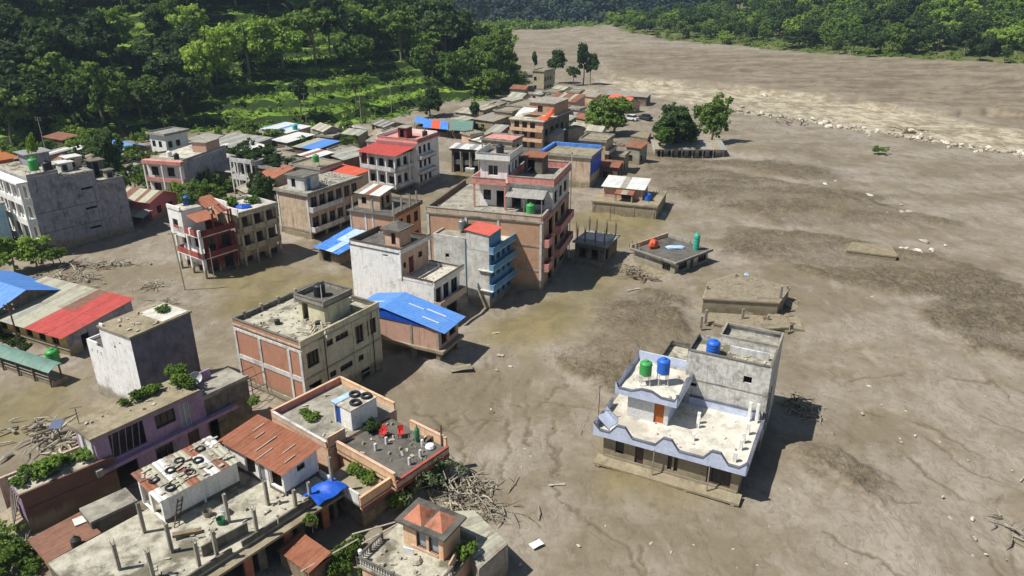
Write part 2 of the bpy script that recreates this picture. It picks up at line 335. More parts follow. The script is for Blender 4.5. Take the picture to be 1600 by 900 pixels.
def ground():
    ys = np.concatenate([np.linspace(1350, 905, 90), np.linspace(900, 44, 720), np.linspace(42, -20, 40)])
    Yr = np.array([G(800, y).y for y in ys]); Yr = np.concatenate([[-60, -20], Yr, [2200, 3200, 4500]])
    t = np.concatenate([[-9, -5, -3, -2.2, -1.6], np.linspace(-1.2, 1.2, 640), [1.6, 2.2, 3, 5, 9]])
    W = np.maximum(np.abs(Yr), 14)*.72 + 14
    X = W[:, None]*t[None, :]; Y = np.repeat(Yr[:, None], len(t), 1)
    g, br, pl, wt = ground_attr(X, Y); near = 1/(1 + (Y/160)**2)
    flow = fbm(X*.35 + .6*fbm(X*.1, Y*.1)*6, Y*.12, 4)
    z = (fbm(X*.07, Y*.07, 4)-.5)*.8 + (fbm(X*.24+40, Y*.2, 3)-.5)*.3*(1-.7*wt) + (flow-.5)*.22*(1-wt) + (fbm(X*1.1, Y*1.1, 4, .6)-.5)*.10*(1-.8*wt) + g*(.42 + (fbm(X*.8, Y*.8, 5, .65)-.5)*.62)
    dbk = np.maximum(-sdist(X, Y, BANK), 0); bs = sstep(-.5, .7, sdist(X + (fbm(X*.06, Y*.06, 5, .6)-.5)*26, Y + (fbm(X*.06+8, Y*.06, 5, .6)-.5)*26, BROWN)/np.clip(Y/90, .6, 5)); z += bs*1.5 + br*((fbm(X*.14, Y*.14, 5, .65)-.5)*2.0 + (fbm(X*.05, Y*.09, 5, .6)-.4)*2.6) - pl*.25 + np.where(Y < 560, 3.0*np.exp(-(dbk/34)**2), 0)*(X > 0)
    for c, r, h in MOUND: z += h*np.exp(-((X-c.x)**2 + (Y-c.y)**2)/r**2)
    rl = np.zeros(X.shape); nearm = Y < 95; Xn, Yn = X[nearm], Y[nearm]; wx = (fbm(Xn*.35, Yn*.35, 5, .6)-.5)*2.6; wy = (fbm(Xn*.35+9, Yn*.35, 5, .6)-.5)*2.6; gate = sstep(.36, .5, fbm(Xn*.3+3, Yn*.3)); acc = np.zeros(Xn.shape)
    for l in RILL: acc = np.maximum(acc, np.exp(-(sdist(Xn + wx, Yn + wy, l, False)/.13)**2)*gate)
    rl[nearm] = acc; z -= .15*rl
    for l in []: z -= .13*np.exp(-(sdist(X + (fbm(X*.35, Y*.35, 5, .6)-.5)*2.6, Y + (fbm(X*.35+9, Y*.35, 5, .6)-.5)*2.6, l, False)/.15)**2)*sstep(.35, .6, fbm(X*.4+3, Y*.4))
    z = np.where(Y > 600, np.minimum(z, -.3), z) - .08
    n, m = X.shape; me = bpy.data.meshes.new('ground')
    co = np.stack([X, Y, z], -1).reshape(-1, 3).astype(np.float32)
    i = np.arange(n*m).reshape(n, m); f = np.stack([i[:-1,:-1], i[:-1,1:], i[1:,1:], i[1:,:-1]], -1).reshape(-1, 4)
    setmesh(me, co, f)
    for nm, a in (('gravel', g), ('brown', br), ('pale', pl), ('wet', wt), ('rill', rl)):
        at = me.attributes.new(nm, 'FLOAT', 'POINT'); at.data.foreach_set('value', a.reshape(-1).astype(np.float32))
    me.materials.append(M['mud']); me.polygons.foreach_set('use_smooth', np.ones(len(f), bool))
    return struct(link('ground', me))
def setmesh(me, co, f):
    f = np.asarray(f, np.int32); me.vertices.add(len(co)); me.vertices.foreach_set('co', np.asarray(co, np.float32).reshape(-1))
    me.loops.add(f.size); me.loops.foreach_set('vertex_index', f.reshape(-1)); me.polygons.add(len(f))
    me.polygons.foreach_set('loop_start', np.arange(len(f), dtype=np.int32)*f.shape[1]); me.update(calc_edges=True)
def mudmat():
    q = NT('mud'); co = q.n('ShaderNodeTexCoord').outputs['Object']
    def at(n): x = q.n('ShaderNodeAttribute', attribute_name=n); return x.outputs['Fac']
    wn = q.n('ShaderNodeTexNoise', i_Scale=.16, i_Detail=3.0); q.l(co, wn.inputs['Vector']); wv = q.n('ShaderNodeVectorMath', operation='MULTIPLY_ADD'); q.l(wn.outputs['Color'], wv.inputs[0]); wv.inputs[1].default_value = (4.5, 4.5, 0); q.l(co, wv.inputs[2]); wc = wv.outputs[0]
    def mp(s_, r=(0,0,0), src=None):
        m_ = q.n('ShaderNodeMapping'); q.l(src or wc, m_.inputs[0]); m_.inputs['Scale'].default_value = s_; m_.inputs['Rotation'].default_value = r; return m_.outputs[0]
    n1 = q.noise(mp((.05,.09,1)), 1, 6, .65); n2 = q.noise(mp((.36,.2,1), (0,0,.45)), 1, 7, .7); n3 = q.noise(co, 2.4, 6, .72); n4 = q.noise(co, .55, 6, .7); n5 = q.noise(mp((.5,.2,1), (0,0,-.55)), 1, 7, .68)
    def ridge(n, w_): return q.ramp(q.math('ABSOLUTE', q.math('SUBTRACT', n, .5)), w_, 0.0)
    r1 = q.math('MULTIPLY', ridge(q.noise(mp((.30,.10,1), (0,0,.7)), 1, 5, .6), .022), q.ramp(n4, .46, .58)); r2 = q.math('MULTIPLY', ridge(q.noise(mp((.8,.35,1), (0,0,-.4)), 1, 5, .6), .03), q.ramp(n1, .46, .56))
    col = q.mix(q.ramp(n1, .38, .62), lin('796e5a'), lin('93897a')); col = q.mix(q.math('MULTIPLY', q.ramp(n2, .45, .68), .5), col, lin('695c46'))
    col = q.mix(q.math('MULTIPLY', q.ramp(n5, .5, .7), .38), col, lin('a0968a'))
    col = q.mix(q.math('MULTIPLY', at('wet'), .75), col, q.mix(q.ramp(n2, .35, .65), lin('84784f'), lin('6f6545')))
    col = q.mix(q.math('MULTIPLY', q.ramp(q.noise(co, 1.1, 6, .72), .5, .68), .3), col, lin('665b47'))
    col = q.mix(at('pale'), col, q.mix(q.ramp(n2, .4, .6), lin('b6ab93'), lin('8c8069'))); col = q.mix(q.math('MULTIPLY', at('pale'), q.math('MULTIPLY', ridge(q.noise(mp((.02,.10,1), (0,0,-.22), co), 1, 6, .65), .035), .6)), col, lin('6b604c'))
    col = q.mix(at('brown'), col, q.mix(q.ramp(q.noise(mp((.035,.16,1), (0,0,.12), co), 1, 7, .72), .38, .64), lin('877b67'), lin('695d4b')))
    gm = q.math('MULTIPLY', at('gravel'), q.ramp(n4, .18, .45)); col = q.mix(q.math('MULTIPLY', gm, .9), col, q.mix(q.ramp(q.math('ADD', q.math('MULTIPLY', n3, .4), q.math('MULTIPLY', n4, .6)), .38, .62), lin('574c3a'), lin('776b54')))
    col = q.mix(q.math('MULTIPLY', at('rill'), .65), col, lin('5a4f3a')); near = q.math('SUBTRACT', 1.0, q.math('MAXIMUM', at('pale'), at('wet')))
    col = q.mix(q.math('MULTIPLY', q.math('MULTIPLY', q.math('MAXIMUM', r1, r2), near), .3), col, lin('5a4f3f'))
    dots = q.n('ShaderNodeTexVoronoi', feature='F1', i_Scale=1.3); q.l(co, dots.inputs['Vector'])
    col = q.mix(q.math('MULTIPLY', q.ramp(dots.outputs['Distance'], .10, .05), q.math('MULTIPLY', q.ramp(n4, .52, .62), .8)), col, lin('54493a'))
    col = q.mix(q.math('ADD', .22, q.math('MULTIPLY', gm, .5)), col, q.mix(q.ramp(n3, .3, .7), (.74,.74,.74,1), (1.2,1.2,1.2,1)), 'MULTIPLY')
    q.l(col, q.b.inputs['Base Color'])
    q.l(q.math('SUBTRACT', .8, q.math('MULTIPLY', at('wet'), .5)), q.b.inputs['Roughness']); q.b.inputs['Specular IOR Level'].default_value = .28
    h = q.math('ADD', q.math('MULTIPLY', n3, q.math('ADD', .12, q.math('MULTIPLY', gm, .5))), q.math('ADD', q.math('MULTIPLY', n2, 1.0), q.math('SUBTRACT', n4, q.math('MULTIPLY', q.math('MAXIMUM', r1, r2), .5)))); st = q.n('ShaderNodeBump', i_Distance=.3)
    q.l(h, st.inputs['Height']); q.l(q.math('MULTIPLY', q.math('ADD', .2, q.math('MULTIPLY', gm, .6)), q.math('SUBTRACT', 1.0, q.math('MAXIMUM', q.math('MULTIPLY', at('wet'), .75), q.math('MULTIPLY', at('brown'), .45)))), st.inputs['Strength']); q.l(st.outputs[0], q.b.inputs['Normal'])
mudmat()
def greenmat(name, a, b, c, sc):
    q = NT(name); co = q.coord(rnd=False); n1 = q.noise(co, sc, 6, .7); n2 = q.noise(co, sc*6, 4, .7)
    col = q.mix(q.ramp(n1, .35, .65), lin(a), lin(b)); col = q.mix(q.math('MULTIPLY', q.ramp(n2, .45, .7), .7), col, lin(c))
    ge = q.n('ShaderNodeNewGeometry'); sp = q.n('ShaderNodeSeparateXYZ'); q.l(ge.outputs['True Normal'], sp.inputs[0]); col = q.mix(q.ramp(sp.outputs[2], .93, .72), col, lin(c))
    q.l(col, q.b.inputs['Base Color']); q.b.inputs['Roughness'].default_value = .9; q.b.inputs['Specular IOR Level'].default_value = .15; q.bump(n2, .8, .4)
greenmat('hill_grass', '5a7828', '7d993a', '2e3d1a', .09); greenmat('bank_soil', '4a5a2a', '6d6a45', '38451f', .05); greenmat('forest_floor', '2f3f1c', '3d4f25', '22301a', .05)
def leafmat(name, dark, light, tr=.25):
    q = NT(name); at = q.n('ShaderNodeAttribute', attribute_name='rnd'); oi = q.n('ShaderNodeObjectInfo')
    f = q.math('ADD', q.math('MULTIPLY', at.outputs['Fac'], .55), q.math('MULTIPLY', oi.outputs['Random'], .45))
    col = q.mix(f, lin(dark), lin(light)); q.l(col, q.b.inputs['Base Color']); q.b.inputs['Roughness'].default_value = .65; q.b.inputs['Specular IOR Level'].default_value = .2
    t = q.n('ShaderNodeBsdfTranslucent'); q.l(col, t.inputs[0]); mx = q.n('ShaderNodeMixShader', i_0=tr); q.l(q.b.outputs[0], mx.inputs[1]); q.l(t.outputs[0], mx.inputs[2])
    q.l(mx.outputs[0], q.t.nodes['Material Output'].inputs['Surface'])
leafmat('leaf_dark', '2a3c1f', '5a743a', .38); leafmat('leaf_mid', '435f25', '86a145', .38); leafmat('leaf_bright', '5f822b', 'adc454', .38); leafmat('leaf_grey', '5c6b48', '8d9a72'); leafmat('leaf_haze_blue', '1d2b2b', '324746', .15)  # far forest leaves: bluish conifer tone with distance haze painted into the colour
surf('bark', '5d5242', '766a57', '3a332a', .6, 2, .5); surf('bark_pale', '9a917f', 'aea693', '6b6354', .5, 2, .5)
def leaves(centers, radii, n, size, rs, up=.35, aspect=1.0):
    """n leaf-cluster faces round each centre; returns verts, quads, per-face random"""
    k = len(centers); cen = np.repeat(centers, n, 0); rad = np.repeat(radii, n, 0)
    d_ = rs.normal(size=(k*n, 3)); d_ /= np.linalg.norm(d_, axis=1)[:, None]; r = rs.random(k*n)**.45
    p = cen + d_*rad*r[:, None]; nr = d_*.7 + rs.normal(size=(k*n, 3))*.5 + [0, 0, up]; nr /= np.linalg.norm(nr, axis=1)[:, None]
    a = np.cross(nr, rs.normal(size=(k*n, 3))); a /= np.linalg.norm(a, axis=1)[:, None]; b = np.cross(nr, a)
    s = (size*(.6 + .8*rs.random(k*n)))[:, None]; a = a*s; b = b*s*aspect
    v = np.stack([p-a*.5, p-b*.4, p+a*.5, p+b*.4], 1).reshape(-1, 3); v += rs.normal(size=v.shape)*size*.06
    cr = np.repeat(rs.random(k), n); return v, np.arange(k*n*4).reshape(-1, 4), np.clip(cr*.55 + rs.random(k*n)*.45, 0, 1)
def leafmesh(name, v, f, rnd, m):
    me = bpy.data.meshes.new(name); setmesh(me, v, f); at = me.attributes.new('rnd', 'FLOAT', 'FACE'); at.data.foreach_set('value', np.asarray(rnd, np.float32)); me.materials.append(M[m]); return me
def crownmesh(seed, shape, m, n=120, per=42, size=.055, rad=(.04, .10)):
    """unit tree: height 1, crown from about .25 to 1"""
    rs = np.random.default_rng(seed); cs = []; rr = []; ax, cz = {'round': ((.40,.40,.34), .62), 'tall': ((.22,.22,.42), .57), 'spread': ((.54,.54,.2), .74), 'bush': ((.48,.48,.42), .46)}[shape]; ax = np.array(ax)
    k = 7 if shape != 'tall' else 6; lc = []; lr = []
    for i in range(k):
        p = rs.normal(size=3); p /= np.linalg.norm(p); p[2] = p[2]*.8 + .1; lc.append(p*ax*rs.uniform(.35, .72)); lr.append(ax*rs.uniform(.32, .6) if shape != 'tall' else ax*rs.uniform(.4, .62)*[1, 1, .7])
    while len(cs) < n:
        i = rs.integers(k); p = rs.normal(size=3); p /= np.linalg.norm(p)
        if p[2] < -.35 and rs.random() < .7: continue
        x = lc[i] + p*lr[i]*rs.uniform(.6, 1.05); cs.append((x[0], x[1], max(.12, cz + x[2]))); rr.append(np.array([1, 1, .7])*rs.uniform(*rad)*rs.uniform(.7, 1.4, 3))
    v, f, c = leaves(np.array(cs), np.array(rr), per, size, rs); return leafmesh('crown', v, f, c, m), cs
def trunkmesh(seed, cs, m='bark'):
    rs = random.Random(seed); b = MB(); p = Vector((0,0,-.06)); r = .026; top = Vector((rs.uniform(-.03,.03), rs.uniform(-.03,.03), .34))
    mid = top*.5 + Vector((rs.uniform(-.02,.02), rs.uniform(-.02,.02), 0)); b.tube(p, mid, r, r*.8, 7); b.tube(mid, top, r*.8, r*.62, 7)
    t2 = Vector((top.x*1.3, top.y*1.3, .66)); b.tube(top, t2, r*.6, r*.3, 6)
    for c in cs[::6]:
        c = Vector(c); s0 = top.lerp(t2, rs.uniform(0, .7)); k = s0.lerp(c, .5) + Vector((0, 0, -.02)); b.tube(s0, k, r*.34, r*.22, 5); b.tube(k, c, r*.22, r*.08, 4)
    return b.mesh('trunk', m)
PROTO = {}
def proto(key, shape, leaf, seeds, bark='bark', **k):
    PROTO[key] = []
    for s_ in seeds:
        cm, cs = crownmesh(s_, shape, leaf, **k); PROTO[key].append((cm, trunkmesh(s_, cs, bark)))
proto('dark', 'round', 'leaf_dark', (1, 2, 3)); proto('darktall', 'tall', 'leaf_dark', (4, 5)); proto('mid', 'round', 'leaf_mid', (6, 7, 8)); proto('midspread', 'spread', 'leaf_mid', (9, 10))
proto('bright', 'round', 'leaf_bright', (11, 12)); proto('bush', 'bush', 'leaf_bright', (13, 14), n=90); proto('cone', 'tall', 'leaf_dark', (15,), 'bark'); proto('darkbush', 'bush', 'leaf_mid', (16, 17), n=90); proto('blue', 'round', 'leaf_haze_blue', (18, 19))
proto('fine', 'bush', 'leaf_mid', (20,), n=200, per=45, size=.05); proto('finedark', 'bush', 'leaf_dark', (21,), n=200, per=45, size=.05); proto('shrub', 'bush', 'leaf_mid', (22, 23), n=110, per=30, size=.085, rad=(.04, .12)); proto('shrubdark', 'bush', 'leaf_dark', (24, 25), n=110, per=30, size=.085, rad=(.04, .12))
proto('fullmid', 'bush', 'leaf_mid', (41, 42, 43), n=130, per=44, size=.05); proto('fulldark', 'bush', 'leaf_dark', (44, 45, 46), n=130, per=44, size=.05); proto('fullbright', 'bush', 'leaf_bright', (47, 48), n=130, per=44, size=.05)
def tree(key, x, y, z, h, label, cat='tree', group=None, name=None, sx=1, rz=None, trunk=True):
    cm, tm = random.choice(PROTO[key]); r = thing(name or 'broadleaf_tree', label, cat, (x, y, z), random.uniform(0, 6.28) if rz is None else rz, group); r.scale = (h*sx, h*sx, h)
    if trunk: link('trunk', tm, r)
    link('crown', cm, r); return r

ground()
def sheet(name, x0, x1, y0, y1, nx, ny, fn, m, lift=0):
    X, Y = np.meshgrid(np.linspace(x0, x1, nx), np.linspace(y0, y1, ny)); d_, z = fn(X, Y)
    co = np.stack([X, Y, z], -1).reshape(-1, 3); i = np.arange(nx*ny).reshape(ny, nx); f = np.stack([i[:-1,:-1], i[:-1,1:], i[1:,1:], i[1:,:-1]], -1).reshape(-1, 4)
    keep = (d_.reshape(-1)[f] > -8).any(1); f = f[keep]; u, inv = np.unique(f, return_inverse=True)
    me = bpy.data.meshes.new(name); setmesh(me, co[u], inv.reshape(-1, 4)); me.materials.append(M[m]); me.polygons.foreach_set('use_smooth', np.ones(len(f), bool)); return struct(link(name, me))
def hz(X, Y):
    dl, z = hill_z(X + (fbm(X*.04, Y*.04)-.5)*14, Y + (fbm(X*.04+7, Y*.04)-.5)*14); return dl, np.where(dl > 0, z + (fbm(X*.3, Y*.3)-.5)*.9, -.7)
def bz(X, Y):
    db, z = bank_z(X + (fbm(X*.03, Y*.03)-.5)*14, Y + (fbm(X*.03+7, Y*.03)-.5)*14); return db, np.where(db > -6, np.where(db > 0, z, 2.2) + (fbm(X*.2, Y*.2)-.5)*1.2, -.7)
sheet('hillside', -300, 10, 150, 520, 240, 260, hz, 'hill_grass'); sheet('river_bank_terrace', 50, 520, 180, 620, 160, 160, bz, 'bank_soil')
def mtn(X, Y, y0, sl, top):
    d_ = Y - y0 + (fbm(X*.012, Y*.012)-.5)*60; return d_, np.where(d_ > 0, np.minimum(d_*sl, top) + (fbm(X*.02, Y*.02, 4)-.5)*16*np.clip(d_/60, 0, 1), -.8)
sheet('forested_mountain', -350, 420, 520, 900, 120, 70, lambda X, Y: mtn(X, Y, 572, .42, 105), 'forest_floor'); sheet('far_mountain', -900, 1700, 980, 1500, 100, 30, lambda X, Y: mtn(X, Y, 1020, .5, 120), 'forest_floor')
def far_wood(name, label, n, ex, ey, fn, r0, size, per, m, seed):
    rs = np.random.default_rng(seed); X = rs.uniform(*ex, n); Y = rs.uniform(*ey, n); d_, z = fn(X, Y); k = d_ > 0; X, Y, z = X[k], Y[k], z[k]; r = r0*(.6 + .8*rs.random(len(X)))
    v, f, c = leaves(np.stack([X, Y, z + r*.9], -1), np.stack([r, r, r*1.1], -1), per, size, rs, up=.6); o = link(name, leafmesh(name, v, f, c, m)); tag(struct(o, 'stuff'), label, 'forest'); return o
far_wood('far_forest', 'dark bluish forest covering the mountain at the end of the valley', 3000, (-120, 330), (545, 690), lambda X, Y: mtn(X, Y, 572, .42, 105), 4.2, 2.6, 24, 'leaf_haze_blue', 5)
far_wood('distant_forest', 'faint blue forest on the farthest mountain', 1500, (150, 900), (1000, 1130), lambda X, Y: mtn(X, Y, 1020, .5, 120), 8, 6, 12, 'leaf_haze_blue', 6)
far_wood('forest_edge', 'lighter green belt of trees along the far edge of the silted valley', 260, (-70, 130), (545, 572), lambda X, Y: (X*0+1, X*0-.3), 3.0, 1.6, 30, 'leaf_mid', 8)
# trees on the left hillside
CLEAR = [[(320,150),(400,118),(500,105),(600,112),(690,140),(700,165),(640,190),(540,200),(430,206),(335,205)], [(325,15),(520,20),(560,60),(480,85),(400,95),(335,80)], [(85,25),(250,22),(240,75),(150,85),(90,65)]]
def inpoly(px, py, p): return float(sdist(np.array([px]), np.array([py]), p)[0]) > 0
rs = random.Random(11); placed = []; tries = 0
KIND = {'fulldark': 'broad dark green tree with a full crown in the left hillside forest', 'fullmid': 'broad mid green tree with a full crown in the left hillside forest', 'fullbright': 'broad yellow green tree with a full crown in the left hillside forest', 'dark': 'dark green round crowned tree in the forest on the left hillside', 'darktall': 'tall narrow dark tree in the forest on the left hillside', 'mid': 'mid green leafy tree in the forest on the left hillside',
        'bright': 'bright yellow green tree in the forest on the left hillside', 'midspread': 'spreading flat topped green tree in the forest on the left hillside'}
Xc = np.array([rs.uniform(-260, 6) for _ in range(9000)]); Yc = np.array([rs.uniform(155, 480) for _ in range(9000)]); Dc, Zc = hz(Xc, Yc); P0 = PXY(Xc, Yc, Zc); Pt = PXY(Xc, Yc, Zc + 14)
for i in range(9000):
    x, y, z, dd = Xc[i], Yc[i], Zc[i], Dc[i]
    if dd < 1.5 or dd > 150 or P0[0][i] < -60 or P0[0][i] > 860 or Pt[1][i] > 900 or P0[1][i] < -70: continue
    px, py = P0[0][i], P0[1][i]; clear = any(inpoly(px, py, c) for c in CLEAR)
    if clear and rs.random() > .035: continue
    sp = (6.2 if px < 330 else 6.9) if dd > 14 else 5.4
    if any((x-a)**2 + (y-b)**2 < sp*sp for a, b in placed): continue
    placed.append((x, y)); u = rs.random()
    if px < 330: key = 'fulldark' if u < .5 else 'darktall' if u < .66 else 'dark' if u < .76 else 'fullmid' if u < .92 else 'fullbright'
    else: key = 'fulldark' if u < .16 else 'darktall' if u < .26 else 'dark' if u < .34 else 'fullmid' if u < .68 else 'fullbright' if u < .86 else 'midspread'
    h = rs.uniform(12, 21) if not clear else rs.uniform(6, 9)
    if dd < 8: h = rs.uniform(5, 12)
    tree(key, x, y, z, h, KIND[key], group='forest trees on the left hillside, ' + key, name={'darktall': 'slim_tree', 'bright': 'light_green_tree', 'fullbright': 'light_green_tree', 'fulldark': 'dense_tree', 'fullmid': 'leafy_tree', 'midspread': 'spreading_tree'}.get(key), sx=rs.uniform(.8, 1.15))
    if len(placed) >= 370: break
# low crops on the terraces
n = 1500; X = np.array([rs.uniform(-150, 0) for _ in range(n)]); Y = np.array([rs.uniform(175, 330) for _ in range(n)]); d_, Z = hz(X, Y); px, py = PXY(X, Y, Z)
k = np.array([d_[i] > 1 and any(inpoly(px[i], py[i], c) for c in CLEAR) for i in range(n)]); nrs = np.random.default_rng(4); r = .5 + .5*nrs.random(k.sum())
v, f, c = leaves(np.stack([X[k], Y[k], Z[k] + r*.5], -1), np.stack([r*1.4, r*1.4, r*.8], -1), 22, .55, nrs, up=.8); tag(struct(link('terrace_crops', leafmesh('terrace_crops', v, f, c, 'leaf_bright')), 'stuff'), 'low bright green crops and grass growing on the hillside terraces', 'crops')
# undergrowth over the rest of the slope and the right bank
def undergrowth(name, label, n, ex, ey, fn, seed, dmax, m, r0=.9):
    rs2 = np.random.default_rng(seed); X = rs2.uniform(*ex, n); Y = rs2.uniform(*ey, n); d2, Z2 = fn(X, Y); px2, py2 = PXY(X, Y, Z2); k2 = (d2 > -1) & (d2 < dmax) & (px2 > -80) & (px2 < 1700) & (py2 > -30); X, Y, Z2 = X[k2], Y[k2], np.maximum(Z2[k2], 0); r2 = r0*(.5 + rs2.random(len(X)))
    v, f, c = leaves(np.stack([X, Y, Z2 + r2*.6], -1), np.stack([r2*1.5, r2*1.5, r2], -1), 20, .62, rs2, up=.7); tag(struct(link(name, leafmesh(name, v, f, c, m)), 'stuff'), label, 'undergrowth')
undergrowth('hill_undergrowth', 'dense green undergrowth between the trees of the left hillside', 5000, (-230, 5), (140, 330), hz, 31, 70, 'leaf_mid', .7); undergrowth('bank_undergrowth', 'low green undergrowth along the foot of the right bank wood', 5000, (70, 330), (190, 440), bz, 32, 40, 'leaf_mid')
# forest on the right bank
KINDR = {'fulldark': 'broad dark green tree with a full crown in the wood on the far right bank', 'fullmid': 'broad mid green tree with a full crown in the wood on the far right bank', 'fullbright': 'broad light green tree with a full crown in the wood on the far right bank', 'dark': 'dark green tree in the wood on the far right bank', 'mid': 'mid green tree in the wood on the far right bank', 'bright': 'light yellow green tree in the wood on the far right bank', 'darktall': 'tall slim tree in the wood on the far right bank', 'bush': 'low bright bush at the foot of the far right bank wood'}
placed = []; Xc = np.array([rs.uniform(60, 340) for _ in range(7000)]); Yc = np.array([rs.uniform(200, 560) for _ in range(7000)]); Dc, Zc = bz(Xc, Yc); P0 = PXY(Xc, Yc, Zc); Pt = PXY(Xc, Yc, Zc + 13)
for i in range(7000):
    x, y, z, dd = Xc[i], Yc[i], Zc[i], Dc[i]
    if dd < 1 or dd > 105 or P0[0][i] > 1700 or Pt[1][i] > 300 or P0[1][i] < -40: continue
    if any((x-a)**2 + (y-b)**2 < (4.6 if dd < 12 else 7.2)**2 for a, b in placed): continue
    placed.append((x, y)); u = rs.random(); key = 'fulldark' if u < .3 else 'fullmid' if u < .66 else 'fullbright' if u < .8 else 'darktall' if u < .9 else 'dark'
    h = rs.uniform(10, 17) if x > 150 else rs.uniform(8, 13)
    if dd < 9: key, h = ('bush', rs.uniform(2, 5)) if u < .45 else (key, rs.uniform(8, 13))
    tree(key, x, y, z, h, KINDR[key], 'bush' if key == 'bush' else 'tree', 'trees of the far right bank, ' + key, name={'bush': 'low_bush', 'darktall': 'slim_tree', 'bright': 'light_green_tree', 'fullbright': 'light_green_tree', 'fulldark': 'dense_tree', 'fullmid': 'leafy_tree'}.get(key), sx=rs.uniform(.85, 1.2))
    if len(placed) >= 280: break
# ---------------------------------------------------------------- house kit
# local frame of a house: x runs along its right hand front (face R, y = 0), y along its left hand front (face L, x = 0); the near corner is the origin
FOOT = []
class House:
    def __init__(s, name, label, A, Rp, Lp=None, z=6, W=None, D=None, cat='building', mode='avg', group=None, rot=None, tilt=None):
        a = G(A[0], A[1], z); s.z = z; r = (G(Rp[0], Rp[1], z) - a) if Rp else None; l = (G(Lp[0], Lp[1], z) - a) if Lp else None
        ar = math.atan2(r.y, r.x) if r else None; al = math.atan2(l.y, l.x) - math.pi/2 if l else None
        if rot is not None: th = rot
        elif l is None or mode == 'R': th = ar
        elif r is None or mode == 'L': th = al
        else:
            wr, wl = r.length, l.length; dlt = (al - ar + math.pi) % (2*math.pi) - math.pi; th = ar + dlt*wl/(wr+wl)
        s.W = W or (r.x*math.cos(th) + r.y*math.sin(th)); s.D = D or (-l.x*math.sin(th) + l.y*math.cos(th)); s.th = th
        s.o = thing(name, label, cat, (a.x, a.y, 0), th, group); FOOT.append(s)
        if tilt: s.o.rotation_euler = (tilt[0], tilt[1], th)
    def loc(s, px, py, z):          # photo pixel at height z -> house coordinates
        p = G(px, py, z) - s.o.location; c, n = math.cos(s.th), math.sin(s.th); return (p.x*c + p.y*n, -p.x*n + p.y*c)
    def world(s, x, y, z=0):
        c, n = math.cos(s.th), math.sin(s.th); return Vector((s.o.location.x + x*c - y*n, s.o.location.y + x*n + y*c, z))
    def rect(s, rect): return rect or (0, s.W, 0, s.D)
    def face(s, f, rect=None):
        x0, x1, y0, y1 = s.rect(rect)
        return {'R': ((x0, y0), (1, 0), x1-x0), 'L': ((x0, y1), (0, -1), y1-y0), 'F': ((x1, y0), (0, 1), y1-y0), 'B': ((x1, y1), (-1, 0), x1-x0)}[f]
    def at(s, f, t, off, rect=None):
        (ox, oy), (ax, ay), L = s.face(f, rect); return (ox + ax*t + ay*off, oy + ay*t - ax*off)
    def fbox(s, mb, f, t0, t1, o0, o1, z0, z1, rect=None):
        x0, y0 = s.at(f, t0, o0, rect); x1, y1 = s.at(f, t1, o1, rect); return mb.box(min(x0,x1), max(x0,x1), min(y0,y1), max(y0,y1), z0, z1)
    def walls(s, m, z0, z1, ops={}, rect=None, faces='RLFB', name='wall', label=None, dep=.16, frame='frame_wood', pane='glass', wm=None):
        mb = MB()
        for f in faces:
            (ox, oy), (ax, ay), L = s.face(f, rect); op = [o for o in ops.get(f, [])]; nx, ny = ay, -ax
            ts = sorted({0, L} | {min(max(v, 0), L) for o in op for v in o[:2]}); zs = sorted({z0, z1} | {v for o in op for v in o[2:4]})
            def P(t, z, d_): return (ox + ax*t - nx*d_, oy + ay*t - ny*d_, z)
            for i in range(len(ts)-1):
                for j in range(len(zs)-1):
                    tm, zm = (ts[i]+ts[i+1])/2, (zs[j]+zs[j+1])/2
                    if any(o[0] < tm < o[1] and o[2] < zm < o[3] for o in op): continue
                    mb.add([P(ts[i], zs[j], 0), P(ts[i+1], zs[j], 0), P(ts[i+1], zs[j+1], 0), P(ts[i], zs[j+1], 0)], [(0,1,2,3)])
            for o in op:
                a, b, c, e = o[:4]; q = [P(a,c,0),P(b,c,0),P(b,e,0),P(a,e,0)]; p = [P(a,c,dep),P(b,c,dep),P(b,e,dep),P(a,e,dep)]
                mb.add(q + p, [(0,4,5,1),(1,5,6,2),(2,6,7,3),(3,7,4,0)])
                s.opening(f, o, dep, rect, frame, pane)
        return mb.build(name, m, s.o, label)
    def opening(s, f, o, dep, rect, frame, pane):
        a, b, c, e = o[:4]; k = o[4] if len(o) > 4 else 'w'; fr = o[5] if len(o) > 5 else frame; d0, d1 = -dep-.02, -dep+.08
        if k == 'o': return
        mb = MB(); t = .07
        if k == 'd':
            s.fbox(mb, f, a, b, d0, d0+.05, c, e, rect); mb.build('door', fr, s.o); return
        s.fbox(mb, f, a, b, d0, d1, c, c+t, rect); s.fbox(mb, f, a, b, d0, d1, e-t, e, rect); s.fbox(mb, f, a, a+t, d0, d1, c+t, e-t, rect); s.fbox(mb, f, b-t, b, d0, d1, c+t, e-t, rect)
        n = max(1, round((b-a)/.55))
        for i in range(1, n): x = a + (b-a)*i/n; s.fbox(mb, f, x-.025, x+.025, d0, d1-.01, c+t, e-t, rect)
        wo = mb.build('window', fr, s.o); g = MB(); s.fbox(g, f, a+.01, b-.01, d0-.02, d0-.005, c+.01, e-.01, rect); g.build('pane', o[6] if len(o) > 6 else pane, wo)
    def slab(s, m, z0, z1, rect=None, out=0, name='roof_slab', label=None):
        x0, x1, y0, y1 = s.rect(rect); return MB().box(x0-out, x1+out, y0-out, y1+out, z0, z1).build(name, m, s.o, label)
